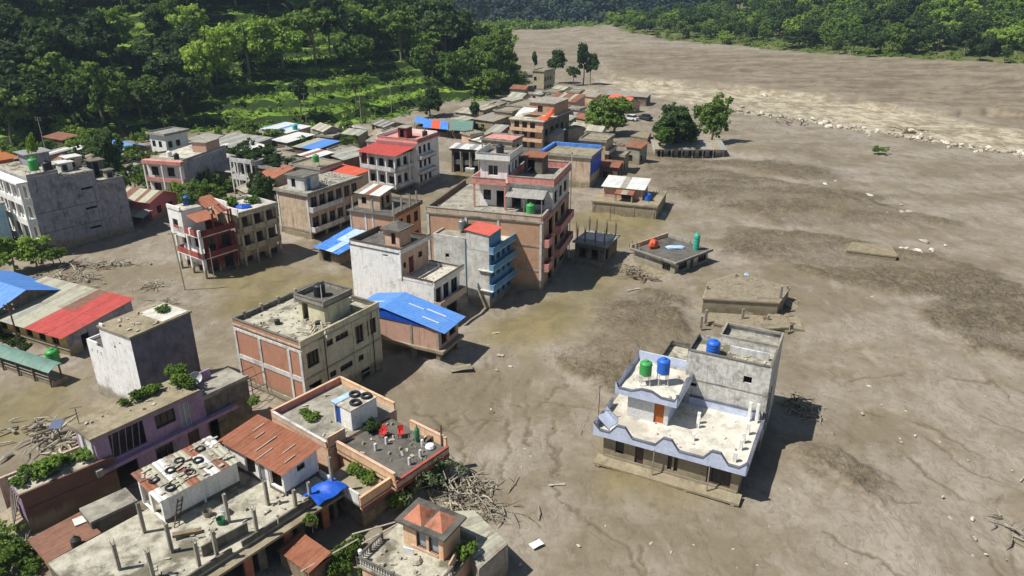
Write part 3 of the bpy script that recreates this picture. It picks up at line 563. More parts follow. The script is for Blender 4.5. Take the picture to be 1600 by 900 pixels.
    def parapet(s, m, z, h, t=.15, rect=None, faces='RLFB', name='parapet', cap=None, out=0, gaps={}, label=None):
        x0, x1, y0, y1 = s.rect(rect); r = (x0-out, x1+out, y0-out, y1+out)
        for f in faces:
            L = s.face(f, r)[2]; segs = gaps.get(f, [(0, L)])
            for a, b in segs:
                a2 = a + (t if f in 'FB' or 0 else 0)*(a == 0); mb = MB(); e0 = t if f in 'LF' and a == 0 else 0; e1 = t if f in 'LF' and abs(b-L) < 1e-6 else 0
                s.fbox(mb, f, a+e0, b-e1, -t, 0, z, z+h, r); mb.build(name, m, s.o, label)
                if cap: mb = MB(); s.fbox(mb, f, a+e0+.02*(e0 > 0), b-e1-.02*(e1 > 0), -t-.04, .05, z+h, z+h+.07, r); mb.build('coping', cap, s.o)
    def band(s, m, f, t0, t1, z0, z1, o=.06, rect=None, name='band'):
        mb = MB(); s.fbox(mb, f, t0, t1, -.02, o, z0, z1, rect); return mb.build(name, m, s.o)
    def col(s, m, x, y, z0, z1, w_=.28, name='column', rebar=0):
        c = MB().box(x-w_/2, x+w_/2, y-w_/2, y+w_/2, z0, z1).build(name, m, s.o)
        if rebar:
            b = MB()
            for dx in (-.08, .08):
                for dy in (-.08, .08): b.tube((x+dx, y+dy, z1-.02), (x+dx*1.3+random.uniform(-.05,.05), y+dy*1.3, z1+rebar*random.uniform(.7, 1.1)), .014, n=4)
            b.build('rebar', 'iron', c)
    def balcony(s, f, t0, t1, z, proj=1.0, slab='concrete', rail='white_paint', rh=.9, th=.14, rect=None, ends=True, style='solid', cap=None):
        mb = MB(); s.fbox(mb, f, t0, t1, 0, proj, z-th, z, rect); b = mb.build('balcony_slab', slab, s.o)
        if not rh: return b
        if style == 'solid':
            mb = MB(); s.fbox(mb, f, t0, t1, proj-.1, proj, z, z+rh, rect)
            if ends: s.fbox(mb, f, t0, t0+.1, 0, proj-.1, z, z+rh, rect); s.fbox(mb, f, t1-.1, t1, 0, proj-.1, z, z+rh, rect)
            mb.build('balcony_wall', rail, s.o)
        else:
            mb = MB(); s.fbox(mb, f, t0, t1, proj-.1, proj-.02, z+rh-.08, z+rh, rect); s.fbox(mb, f, t0, t1, proj-.09, proj-.03, z+.1, z+.16, rect); r_ = mb.build('balcony_rail', rail, s.o)
            n = max(2, int((t1-t0)/.22)); mb = MB()
            for i in range(n+1): x = t0 + .04 + (t1-t0-.08)*i/n; s.fbox(mb, f, x-.03, x+.03, proj-.09, proj-.03, z, z+rh-.08, rect)
            mb.build('baluster', rail, r_)
        if cap: mb = MB(); s.fbox(mb, f, t0-.02, t1+.02, proj-.14, proj+.05, z+rh, z+rh+.07, rect); mb.build('coping', cap, s.o)
        return b
    def litter(s, rect, z, n=26, seed=0, big=1.0):
        rr = random.Random(seed*7 + 3); x0, x1, y0, y1 = rect; a, b = MB(), MB()
        for i in range(n):
            x, y = rr.uniform(x0+.3, x1-.3), rr.uniform(y0+.3, y1-.3); t = rr.uniform(0, 6.28); L = rr.uniform(.12, .5)*big
            if rr.random() < .5: a.beam((x, y, z+.04), (x+math.cos(t)*L, y+math.sin(t)*L, z+.04+rr.uniform(0, .12)), rr.uniform(.05, .25)*big, .05)
            else: b.hexa([(x-L*.3, y-L*.25, z), (x+L*.3, y-L*.2, z), (x+L*.25, y+L*.3, z), (x-L*.3, y+L*.2, z)], [(x-L*.2, y-L*.2, z+L*.4), (x+L*.2, y-L*.15, z+L*.3), (x+L*.15, y+L*.2, z+L*.35), (x-L*.2, y+L*.15, z+L*.3)])
        for m_, k in ((a, 'wood_bleached'), (b, rr.choice(['concrete', 'rock', 'mud_coat']))):
            if m_.v: struct(m_.build('roof_litter', k, s.o), 'stuff')
    def roofsheets(s, p00, p10, p11, p01, n, mats, name='roof_sheet', pitch=.3, amp=.035, th=.02, rows=1, jit=.03):
        sheets(s.o, p00, p10, p11, p01, n, mats, name, pitch, amp, rows, jit)
def sheets(parent, p00, p10, p11, p01, n, mats, name='roof_sheet', pitch=.3, amp=.035, rows=1, jit=.03):
    """corrugated sheets side by side from edge p00-p10 (eave) up to p01-p11"""
    p00, p10, p11, p01 = map(Vector, (p00, p10, p11, p01)); up = (p10-p00).cross(p01-p00).normalized()
    if up.z < 0: up = -up
    for r in range(rows):
        v0, v1 = r/rows, (r+1)/rows + (.012 if r < rows-1 else 0)
        for i in range(n):
            u0, u1 = i/n, (i+1)/n; w_ = (p10-p00).length/n; k = max(2, min(10, int(w_/pitch)*2)); mb = MB(); vs = []; lift = up*(.01*(i % 2) + .02*r + random.uniform(0, jit))
            for j in range(k+1):
                u = u0 + (u1-u0)*j/k; a = (amp if j % 2 else 0)
                for v in (v0, v1): b = (p00.lerp(p10, u)).lerp(p01.lerp(p11, u), v) + up*a + lift; vs.append(b)
            mb.add(vs, [(2*j, 2*j+2, 2*j+3, 2*j+1) for j in range(k)]); nb = len(vs)
            mb.add([v_ - up*.02 for v_ in vs], [(2*j+1, 2*j+3, 2*j+2, 2*j) for j in range(k)]); e = [(2*j, 2*j+nb, 2*j+2+nb, 2*j+2) for j in range(k)] + [(2*j+1, 2*j+3, 2*j+3+nb, 2*j+1+nb) for j in range(k)]
            mb.f += e; mb.f += [(0, 1, 1+nb, nb), (2*k+1, 2*k, 2*k+nb, 2*k+1+nb)]
            m = mats if isinstance(mats, str) else mats[(i + r*3) % len(mats)] if isinstance(mats, (list, tuple)) else mats(i, r)
            mb.build(name, m, parent)
def row(L, n, w_, z0, z1, k='w', m0=.5, *rest):
    """n openings of width w evenly along a face of length L"""
    out = []; g = (L - 2*m0)/n
    for i in range(n): c = m0 + g*(i+.5); out.append((c-w_/2, c+w_/2, z0, z1, k, *rest))
    return out
# ---------------------------------------------------------------- roof-top and street things
def tank(x, y, z, m, label, r=.55, h=1.25, stand=0, rz=0, group=None):
    t = thing('water_tank', label, 'water tank', (x, y, z), rz, group); b = stand
    if stand:
        mb = MB()
        for dx in (-.4, .4):
            for dy in (-.4, .4): MB().beam((dx*r/.55, dy*r/.55, 0), (dx*.9*r/.55, dy*.9*r/.55, stand), .06, .06).build('leg', 'rail_white', t)
        mb.box(-r*.85, r*.85, -r*.85, r*.85, stand-.06, stand).build('platform', 'rail_white', t)
    prof = [(r*.94, 0), (r, .06)]
    for i in range(4): zz = .12 + (h*.74)*i/4; prof += [(r, zz), (r*.965, zz+.05), (r*.965, zz+.09), (r, zz+.14)]
    prof += [(r, h*.86), (r*.72, h*.96), (r*.34, h)]
    MB().lathe([(a, b + c) for a, c in prof], 16).build('barrel', m, t, smooth=True); MB().lathe([(r*.34, b+h-.01), (r*.34, b+h+.08), (r*.3, b+h+.1)], 12).build('lid', m, t); return t
def pole(px, py, h, label, z=0, r=.07, arms=1, m='wood_grey', cat='utility pole', name='utility_pole', lean=(0,0)):
    p = G(px, py, z); t = thing(name, label, cat, p); top = Vector((lean[0], lean[1], h)); MB().tube((0,0,-.5), top, r, r*.7, 7).build('shaft', m, t)
    for i in range(arms): zz = h - .25 - .5*i; MB().beam((lean[0]*zz/h-.55, 0, zz), (lean[0]*zz/h+.55, .1, zz), .07, .07).build('cross_arm', 'wood_brown', t)
    for i in range(arms*2): MB().lathe([(.05, 0), (.06, .08), (.02, .16)], 8, (lean[0] + (-.45 if i % 2 else .45), 0, h-.22-.5*(i//2))).build('insulator', 'rail_white', t)
    return t
def shrub(x, y, z, h, label, key='shrub', sx=1, cat='plant', name='leafy_shrub', group=None): return tree(key, x, y, z - .1*h, h, label, cat, group, name, sx, trunk=True)
def rods(mb, x, y, z, n, L, r): 
    for i in range(n):
        a = random.uniform(0, 6.28); mb.tube((x, y, z), (x + math.cos(a)*L*random.random(), y + math.sin(a)*L*random.random(), z + L*random.uniform(.4, 1)), r, r*.4, 4)
_rockm = []
def rockmesh(seed, m='rock'):
    rs = np.random.default_rng(seed); n = 5; mb = MB(); vs = []
    for i in range(n+1):
        ph = math.pi*i/n
        for j in range(8): a = 2*math.pi*j/8; k = .8 + .45*rs.random(); vs.append((math.sin(ph)*math.cos(a)*k, math.sin(ph)*math.sin(a)*k*.8, math.cos(ph)*.62*k))
    mb.add(vs, [(i*8+j, (i+1)*8+j, (i+1)*8+(j+1) % 8, i*8+(j+1) % 8) for i in range(n) for j in range(8)]); return mb.mesh('rock', m)
# ---------------------------------------------------------------- houses at the right: stranded house, low house, buried ruins
def stranded_house():
    h = House('flooded_house', 'pale blue flat roofed house with wavy parapets stranded alone in the mud', (1165,742), (1190,660), (928,675), z=2.76, W=7.5, cat='house')
    D, W = h.D, 7.5; rr = (W, W+6.0, 0, 6.6); fl = 3.0; FOOT.remove(h)
    h.walls('mud_coat', -1, fl-.2, {'L': [(1.0,1.7,1.1,2.3,'w'),(2.6,3.3,.6,2.35,'d','frame_wood'),(5.2,5.55,.9,2.3,'w'),(5.7,6.0,.9,2.3,'w'),(8.2,10.0,.75,2.3,'w')], 'R': [(3,4,.9,2.2,'w')]}, rect=(.55, W, .45, D-.7), name='wall')
    MB().box(.49, .57, .5, D-.8, .2, .72).build('plaster_skirting', 'white_grime', h.o)
    mb = MB(); mb.hexa([(-.45,.1,.2),(.6,.1,.36),(.6,D-.3,.36),(-.45,D-.3,.2)], [(-.45,.1,.38),(.6,.1,.54),(.6,D-.3,.54),(-.45,D-.3,.38)]); mb.build('porch_slab', 'roof_brown', h.o)
    for i in range(4): MB().box(-.5, -.25, .4+i*3.5, .7+i*3.5, -.4, .22).build('porch_stub', 'concrete', h.o)
    for y in (D-5.0, D-9.2): MB().box(-.1, -.02, y, y+.08, .4, fl-.2).build('porch_post', 'wood_grey', h.o)
    h.slab('roof_white', fl-.2, fl, (0, W, 0, D), name='roof_slab')
    def wave(f, L, n, rect=None, z=fl, rise=.62, low=.2, hi=1.0):      # parapet with raised trapezoid crests and a dark cap line
        pts = [(0, .75), (L*.045, low)]
        for i in range(n):
            c = L*(.19 + .62*i/max(1, n-1)) if n > 1 else L*.5; wd = L/(n*8.5) if n > 1 else L*.12
            pts += [(c-wd*2, low), (c-wd*.7, hi), (c+wd*.7, hi), (c+wd*2, low)]
        pts += [(L*.955, low), (L, .75)]; mb = MB(); cp = MB()
        for (a, b), (c, e) in zip(pts, pts[1:]):
            def P(t, o, zz): x, y = h.at(f, t, o, rect); return (x, y, zz)
            mb.hexa([P(a,.06,z-.34),P(c,.06,z-.34),P(c,-.1,z-.34),P(a,-.1,z-.34)], [P(a,.06,z+b),P(c,.06,z+e),P(c,-.1,z+e),P(a,-.1,z+b)])
            cp.hexa([P(a,.1,z+b),P(c,.1,z+e),P(c,-.14,z+e),P(a,-.14,z+b)], [P(a,.1,z+b+.07),P(c,.1,z+e+.07),P(c,-.14,z+e+.07),P(a,-.14,z+b+.07)])
        o = mb.build('parapet', 'pale_blue_paint', h.o); cp.build('coping', 'grey_render_dark', o)
    rf = (0, W, 0, D); wave('L', D, 3, rf); wave('R', W, 1, rf, hi=.3)
    h.parapet('pale_blue_paint', fl, .6, .12, (.2, W, .2, D), 'B', cap='grey_render_dark', gaps={'B': [(3.2, 4.6), (5.4, W-.4)]})
    h.parapet('pale_blue_paint', fl, .7, .14, (W-.2, W, .2, 6.2), 'L', cap='grey_render_dark')
    for (x, y, z) in ((.9,1.0,.8), (2.6,.9,.9), (3.6,.9,.9), (4.9,.8,1.0), (6.9,.5,1.7), (6.9,1.1,1.7), (2.2,4.4,.6), (4.1,4.5,.9), (4.7,4.6,1.0)): h.col('white_paint', x, y, fl, fl+z, .24, 'roof_post')
    # stair cabin with its own wavy roof
    c0 = h.loc(1028, 662, fl); rc = (c0[0]-.0, W+.2, c0[1]-.75, c0[1]+2.6); z1 = fl+2.35
    h.walls('tile_check', fl, z1, {'L': [(rc[3]-rc[2]-1.15, rc[3]-rc[2]-.35, fl+.02, fl+1.95, 'd', 'door_wood')]}, rect=rc, faces='LB', name='tiled_wall'); h.walls('pale_blue_paint', fl, z1, {}, rect=rc, faces='RF')
    rs_ = (rc[0]-.5, rc[1]+.6, rc[2]-.7, rc[3]+.9); h.slab('roof_white', z1, z1+.15, rs_)
    wave('L', rs_[3]-rs_[2], 1, rs_, z=z1+.15, hi=.55); wave('R', rs_[1]-rs_[0], 1, rs_, z=z1+.15, hi=.55); wave('B', rs_[1]-rs_[0], 1, rs_, z=z1+.15, hi=.5); h.parapet('pale_blue_paint', z1, 1.05, .12, rs_, 'F')
    # rear block, unpainted
    rr = (W, W+3.4, 0, 6.6); z2 = 7.75; h.walls('concrete_blotch', -1, z2, {'L': [(4.6,5.25,6.0,6.6,'o'), (.3,1.0,4.6,4.9,'o')], 'R': []}, rect=rr)
    MB().box(rr[0]-.03, rr[0], .1, 6.5, 5.2, 5.3).build('band', 'concrete', h.o)
    h.slab('roof_grim', z2-.55, z2-.4, (rr[0]+.1, rr[1]-.1, .1, 6.5)); h.parapet('concrete_dark', z2, .12, .16, rr, 'RB', cap=None); h.parapet('concrete', z2, .06, .16, rr, 'L', cap='concrete_dark')
    h.walls('concrete_blotch', -1, 5.7, {}, rect=(rr[0]+.5, rr[1]+1.5, 6.62, 9.2), name='wall'); h.slab('roof_grim', 5.3, 5.4, (rr[0]+.6, rr[1]+1.4, 6.7, 9.1)); h.parapet('concrete_dark', 5.7, .25, .14, (rr[0]+.5, rr[1]+1.5, 6.62, 9.2), 'BF')
    r3 = (rr[1]+.02, rr[1]+2.8, 0, 4.8); h.walls('concrete_blotch', -1, 7.9, {'R': []}, rect=r3); h.slab('roof_concrete', 7.3, 7.4, (r3[0]+.1, r3[1]-.1, .1, 4.7)); h.parapet('concrete', 7.9, .2, .16, r3, 'RFBL')
    h.walls('concrete_blotch', -1, 6.4, {}, rect=(rr[1]+.02, rr[1]+2.6, 4.82, 6.5)); h.slab('roof_grim', 6.4, 6.5, (rr[1]+.02, rr[1]+2.6, 4.82, 6.5)); h.litter(rf, fl, 30, 1, .7); h.litter(rr, z2-.4, 14, 2)
    h.litter(rs_, z1+.15, 8, 3)
    MB().box(rr[0]+1.9, rr[0]+2.05, .5, 3.6, z2-.4, z2+.25).build('roof_wall', 'white_grime', h.o)
    for f, t in (('R', 1.0), ('R', 2.2)): MB().box(W+.0+t, W+.06+t, -.06, -.0, 1.5, 5).build('drain_pipe', 'iron', h.o)
    p = h.world(rc[0]+1.3, rc[3]-.9); tank(p.x, p.y, z1+.15, 'tank_green', 'green water tank on a white stand beside a blue one, stranded house', .5, 1.15, .95)
    p = h.world(rc[0]+2.0, rc[2]+1.2); tank(p.x, p.y, z1+.15, 'tank_blue', 'blue water tank on a white stand beside a green one, stranded house', .52, 1.25, 1.05)
    p = h.world(rr[0]+1.0, 4.8); tank(p.x, p.y, z2-.4, 'tank_blue', 'blue water tank standing directly on the grey rear roof of the stranded house', .55, 1.3)
    # wet tarpaulins, prayer flag string and mast at the left corner
    t = MB(); n = 8
    for i in range(n+1):
        for j in range(n+1): t.v.append((.4 + 2.2*i/n, D-.2 + .5*math.sin(i*.9)*.3 - 1.0*j/n, fl + 1.0*(1-j/n)*(1-.3*abs(math.sin(i*1.3))) + .05))
    t.f = [(i*(n+1)+j, (i+1)*(n+1)+j, (i+1)*(n+1)+j+1, i*(n+1)+j+1) for i in range(n) for j in range(n)]
    o = t.build('draped_tarpaulin', 'pale_blue_paint'); o.location = h.o.location; o.rotation_euler = h.o.rotation_euler; tag(o, 'grey blue tarpaulin draped over the left parapet of the stranded house', 'tarpaulin')
    m = thing('flag_mast', 'thin leaning mast with strings of faded flags at the stranded house', 'mast', h.world(1.6, D+.2, fl)); MB().tube((0,0,-.4), (0,0,3.1), .035, n=5).build('shaft', 'wood_brown', m)
    for k, (ex, ey, ez) in enumerate(((-1.5,-1.0,-.9), (-.6,-1.4,-1.0))):
        for i in range(7):
            a = i/7; p0 = Vector((ex*a, ey*a, 3.0 + (ez-3.0)*a*1.0)); p1 = Vector((ex*(a+.1), ey*(a+.1), 3.0 + (ez-3.0)*(a+.1))); MB().add([p0, p1, p1-Vector((0,0,.22)), p0-Vector((0,0,.22))], [(0,1,2,3),(3,2,1,0)]).build('flag', random.choice(['cloth_white', 'paint_yellow', 'plastic_white', 'fabric_green']), m)
    return h
SH = stranded_house()
def low_house():
    h = House('low_house', 'small pale flat roofed house with red tarp and green tank, buried to its sills', (1056,411), (1117,391), (983,389), z=1.95, cat='house'); W, D = h.W, h.D
    h.walls('white_grime', -1, 1.7, {'R': [(.8,2.6,.5,1.4,'w'),(3.3,4.0,.1,1.45,'d','frame_wood'),(5.0,6.8,.5,1.4,'w')], 'L': [(D-2.6,D-1.3,.35,1.4,'w')]}, rect=(.3, W-.3, .3, D-.3))
    h.slab('roof_dark', 1.7, 1.86, out=.15); h.parapet('concrete', 1.86, .18, .16, faces='RL', out=.15); h.parapet('peach_old', 1.86, .55, .14, faces='B', out=.1); h.parapet('concrete', 1.86, .4, .14, faces='F', gaps={'F': [(3.5, D)]})
    MB().box(.3, .36, .5, D-3, 1.2, 1.3).build('lintel_band', 'concrete_dark', h.o)
    mb = MB(); mb.hexa([(-2.2,-.6,-.9),(-.1,-.6,-.5),(-.1,D-1,-.3),(-2.6,D-1,-.6)], [(-2.2,-.6,-.1),(-.1,-.6,.2),(-.1,D-1,.25),(-2.6,D-1,.0)]); mb.build('plinth', 'mud_coat', h.o)
    for i in range(7): h.col('concrete', .2+.2*(i % 2), D-.3+i*.32-1.0, 1.86, 2.4+.25*(i % 3), .12, 'rail_post')
    p = h.world(W-1.5, 1.5); tank(p.x, p.y, 1.86, 'tank_teal', 'slim teal water tank on the low pale house in the mud', .42, 2.3)
    p = h.world(2.6, D-1.6, 1.86); t = link('tarp_heap', rockmesh(81, 'tarp_orange')); t.location = p + Vector((0,0,.4)); t.scale = (.9, .8, 1.2); t.rotation_euler = (0, .3, 1); tag(t, 'orange red tarp heaped over goods on the low pale house roof', 'tarp heap')
    p = h.world(4.5, 3.6, 1.86); t = link('tarp_bundle', rockmesh(82, 'tarp_pale')); t.location = p + Vector((0,0,.15)); t.scale = (1.3, .7, .5); tag(t, 'low pale blue tarp bundle on the low pale house roof', 'tarp bundle')
    return h
LH = low_house()
def ruin(name, label, pts, z, m='mud_coat', top='mud_rubble', posts=(), cat='ruin', lip=.14, rail=0):
    """a nearly buried flat roof given by its outline"""
    w_ = [G(px, py, z) for px, py in pts]; c = sum(w_, Vector())/len(w_); c.z = 0; t = thing(name, label, cat, c); pl = [((p-c).x, (p-c).y) for p in w_]
    if sum(a[0]*b[1]-b[0]*a[1] for a, b in zip(pl, pl[1:]+pl[:1])) < 0: pl = pl[::-1]
    MB().prism([(x*.97, y*.97) for x, y in pl], -1.5, z-.18).build('wall', m, t); MB().prism(pl, z-.18, z).build('roof_slab', 'mud_coat', t); MB().prism([(x*.96, y*.96) for x, y in pl], z, z+.03).build('roof_surface', top, t)
    if rail:
        for (x0, y0), (x1, y1) in zip(pl, pl[1:]+pl[:1]): MB().beam((x0*.985, y0*.985, z+rail/2), (x1*.985, y1*.985, z+rail/2), .13, rail).build('parapet', 'concrete', t)
    for px, py, hh in posts: p = G(px, py, z)-c; MB().box(p.x-.13, p.x+.13, p.y-.13, p.y+.13, z, z+hh).build('column', 'concrete', t)
    return t
RU = ruin('buried_ruin', 'flat roofed building sunk to its eaves between the low house and stranded house', [(1097,466),(1106,440),(1150,426),(1236,448),(1218,473)], 2.1, posts=[(1219,466,1.5),(1230,452,.5),(1105,452,.5),(1150,432,.4)])
rr_ = random.Random(41)
for i in range(46):
    px, py = rr_.uniform(1092, 1250), rr_.uniform(462, 516); g = G(px, py); L = rr_.uniform(.35, 1.5); t_ = rr_.uniform(0, 3); mb = MB().hexa([(-L,-L*.4,-.3),(L,-L*.5,-.3),(L*.9,L*.5,-.3),(-L*.8,L*.4,-.3)], [(-L*.9,-L*.35,.12*L+.1),(L*.8,-L*.4,.3*L),(L*.8,L*.4,.25*L+.1),(-L*.7,L*.35,.2*L+.15)]); o = mb.build('broken_chunk', rr_.choice(['mud_coat', 'concrete', 'mud_rubble', 'brick_pink'])); o.location = (g.x, g.y, rr_.uniform(0, .35)); o.rotation_euler = (rr_.uniform(-.3,.3), rr_.uniform(-.3,.3), t_); tag(o, 'broken masonry chunk strewn below the sunken flat roof', 'rubble', 'broken chunks behind the stranded house')
R3 = ruin('buried_ruin', 'low rubble topped slab nearest the rear of the stranded house', [(1105,503),(1108,488),(1228,495),(1232,512),(1170,516)], .6, posts=[(1160,498,1.2),(1102,505,1.6),(1095,512,1.4),(1200,500,.6)])
ruin('buried_slab', 'low flat brown slab showing alone far out in the mud', [(1322,391),(1330,378),(1392,384),(1403,398),(1402,401)], .8, m='mud_rubble', top='mud_coat')
ruin('buried_ruin', 'flat brown ruin beside the wide green banyan tree', [(985,212),(1000,205),(1018,206),(1012,216)], 1.2)
# ---------------------------------------------------------------- middle of the village
def brick_block():
    h = House('brick_building', 'big orange brick building with pink balconies and a white rooftop flat', (848,339), (898,277), (668,321), z=9.9, mode='avg'); W, D = 13.5, h.D; fl = 9.2
    ops = {'R': [(2.6,5.2,z,z+2.3,'o') for z in (.2, 3.2, 6.3)] + [(6.2,7.8,z,z+1.5,'w') for z in (.8,3.9,7.0)] + [(9,11.5,z,z+1.6,'w') for z in (.8,3.9,7.0)]}
    h.walls('brick_orange', -1, fl, ops, rect=(0, W, 0, D)); r = (0, W, 0, D)
    for z in (2.95, 6.05, 9.0): h.band('concrete', 'L', 0, D, z, z+.2, .05, r); h.band('salmon_band', 'R', 0, W, z-.1, z+.35, .08, r)
    for t in (.05, D*.34, D*.62, D-.3): h.band('white_grime', 'L', t, t+.26, -1, fl, .09, r, 'column')
    for t in (0, 2.2, 5.4, 8.4, W-.3): h.band('brown_plaster', 'R', t, t+.3, -1, fl, .1, r, 'column')
    for z in (3.1, 6.2): h.balcony('R', .1, 2.2, z, .8, 'concrete', 'salmon_band', .85, rect=r); h.balcony('R', 5.6, W-.2, z, .9, 'concrete', 'salmon_band', .85, rect=r)
    h.slab('roof_concrete', fl-.15, fl+.05, r, .12); h.parapet('brown_plaster', fl+.05, .62, .18, r, 'L', cap='concrete', out=.05); h.parapet('brick_dark', fl+.05, .6, .18, r, 'B', cap='concrete_dark'); h.parapet('salmon_band', fl+.05, .7, .18, r, 'R', gaps={'R': [(0, 3.0)]}, cap='concrete')
    p0 = h.loc(806, 325, fl); MB().box(.4, .52, .5, p0[1], fl+.05, fl+.75).build('terrace_rail', 'rail_pink', h.o)
    h.litter((.3, 4.4, .6, D-.5), fl+.05, 40, 21)
    # fourth storey wing
    z4 = 12.3; a = h.loc(882, 308, fl); rw = (4.6, W, .0, 5.6); h.walls('white_grime', fl, z4, {'L': [(.4,1.6,fl,fl+2.1,'o'),(2.4,4.6,fl+.7,fl+2.2,'w')], 'R': [(1,2.6,fl+.6,fl+2.2,'o'),(3.6,5,fl+.8,fl+2.2,'w'),(6,7.6,fl+.8,fl+2.2,'w')]}, rect=rw)
    h.slab('concrete', z4, z4+.18, rw, .25); h.parapet('salmon_band', z4+.18, .8, .14, rw, 'LRFB', out=.2, cap='concrete'); sheets(h.o, (2.4,.6,fl+2.0), (2.4,5.4,fl+2.0), (4.6,5.4,fl+2.6), (4.6,.6,fl+2.6), 5, 'tin', 'awning_sheet')
    for y in (.8, 3, 5.2): h.col('wood_grey', 2.5, y, fl, fl+2.0, .09, 'awning_post')
    rp = (4.6, W-2, 5.6, 9.4); h.walls('white_paint', fl, z4, {'L': [(.5,1.5,fl+.8,fl+2.1,'w'),(2.2,3.4,fl+.05,fl+2.1,'o')], 'R': []}, rect=rp); h.slab('salmon_band', z4, z4+.25, (rp[0]-1.3, rp[1], rp[2]-.1, rp[3]+.6)); h.parapet('salmon_band', z4+.25, .55, .12, (rp[0]-1.3, rp[1], rp[2]-.1, rp[3]+.6), 'LB', cap='concrete')
    for y in (rp[2]+.1, rp[3]+.3): h.col('salmon_band', rp[0]-1.15, y, fl, z4, .2)
    # fifth storey white flat
    z5 = 15.1; r5 = (4.4, 9.2, 5.7, 9.2); h.walls('white_paint', z4+.2, z5, {'L': [(1.0,2.3,z4+.9,z4+2.2,'w','frame_white')], 'R': [(.5,1.3,z4+.9,z4+2.2,'w'),(2.0,2.8,z4+.25,z4+2.3,'d','frame_blue'),(3.3,4.2,z4+.9,z4+2.2,'w')]}, rect=r5)
    h.slab('concrete', z5, z5+.15, r5, .5); h.parapet('white_paint', z5+.15, .75, .12, (3.95, 9.6, 5.25, 9.65), 'LRB', cap='concrete'); h.walls('concrete_dark', z4+.2, z4+2.3, {'L': [(.5,1.4,z4+.3,z4+2,'o')]}, rect=(9.4, 12.4, 2.6, 5.0)); h.slab('tin_rust', z4+2.3, z4+2.38, (9.2, 12.6, 2.4, 5.2), name='shed_roof')
    p = h.world(2.6, 2.2); tank(p.x, p.y, fl+.1, 'tank_green', 'green water tank on the terrace of the big brick building', .55, 1.3)
    p = h.world(7.5, 7.6); tank(p.x, p.y, z5+.15, 'tank_black', 'black water tank on the highest white roof of the big brick building', .5, 1.1)
    m = h.world(W-.3, -.4); pole_at(m, 14.6, 'tall slim white pole at the right corner of the big brick building', .07)
    return h
def pole_at(p, hh, label, r=.06, m='rail_white', name='slim_pole', cat='pole', z0=-.5):
    t = thing(name, label, cat, (p.x, p.y, 0)); MB().tube((0,0,z0), (0,0,hh), r, r*.75, 7).build('shaft', m, t); MB().lathe([(r*1.4, hh-.05), (r*1.5, hh+.05), (r*.5, hh+.1)], 7).build('cap', 'iron', t); return t
BB = brick_block()
def blue_house():
    h = House('blue_house', 'narrow blue house with bare grey side wall and red rooftop room', (764,388), (818,363), None, z=7.5, cat='house', D=2.9, rot=R_(64)); W, D = 6.2, 2.9; r = (0, W, 0, D)
    h.walls('blue_wall', -1, 7.0, {'R': [(.5+1.35*i, 1.4+1.35*i, z, z+1.5, 'w', 'frame_blue') for i in range(4) for z in (1.0, 3.6, 5.5)]}, rect=r, faces='RFB'); h.walls('mottled_grey', -1, 7.0, {}, rect=r, faces='L', name='grey_side_wall')
    for z in (2.3, 4.75, 6.9): h.balcony('R', -.0, W, z, .55, 'blue_wall_pale', 'blue_wall', .7, rect=r)
    for z in (2.3, 4.75): MB().box(-.25, 0, -.55, 1.4, z-.1, z).build('ledge', 'mottled_grey', h.o)
    h.slab('roof_pale', 6.95, 7.1, r); h.parapet('white_render', 7.1, .4, .14, r, 'FB'); rr = (0, 3.0, 0, D)
    h.walls('blue_wall', 7.1, 9.1, {'R': []}, rect=rr, faces='RFB'); h.walls('mottled_grey', 7.1, 9.1, {}, rect=rr, faces='L', name='grey_side_wall')
    h.roofsheets((-.15,-.2,9.05), (3.2,-.2,9.1), (3.2,D+.2,9.35), (-.15,D+.2,9.3), 4, 'tin_tomato')
    h2 = House('grey_house', 'blotchy grey house wall adjoining the narrow blue house on the left', (726,372), None, (684,360), z=7.4, W=6, rot=R_(66), cat='house'); r2 = (0, 6, 0, h2.D)
    h2.walls('mottled_grey', -1, 7.2, {'L': [(1.6,2.1,4.6,5.1,'o')]}, rect=r2); h2.slab('roof_concrete', 7.0, 7.15, (.1, 5.9, .1, h2.D-.1)); h2.parapet('mottled_grey', 7.2, .2, .14, r2, 'LB', cap=None)
    p = h2.world(2.4, 1.6); tank(p.x, p.y, 7.15, 'steel', 'steel grey water tank on the blotchy grey house beside the blue house', .45, 1.2, .4)
    q_ = h2.world(2.6, .8, 7.15); shrub(q_.x, q_.y, 7.1, 1.5, 'weedy plant growing on the blotchy grey house roof beside a steel tank', 'shrubdark')
BLUE = blue_house()
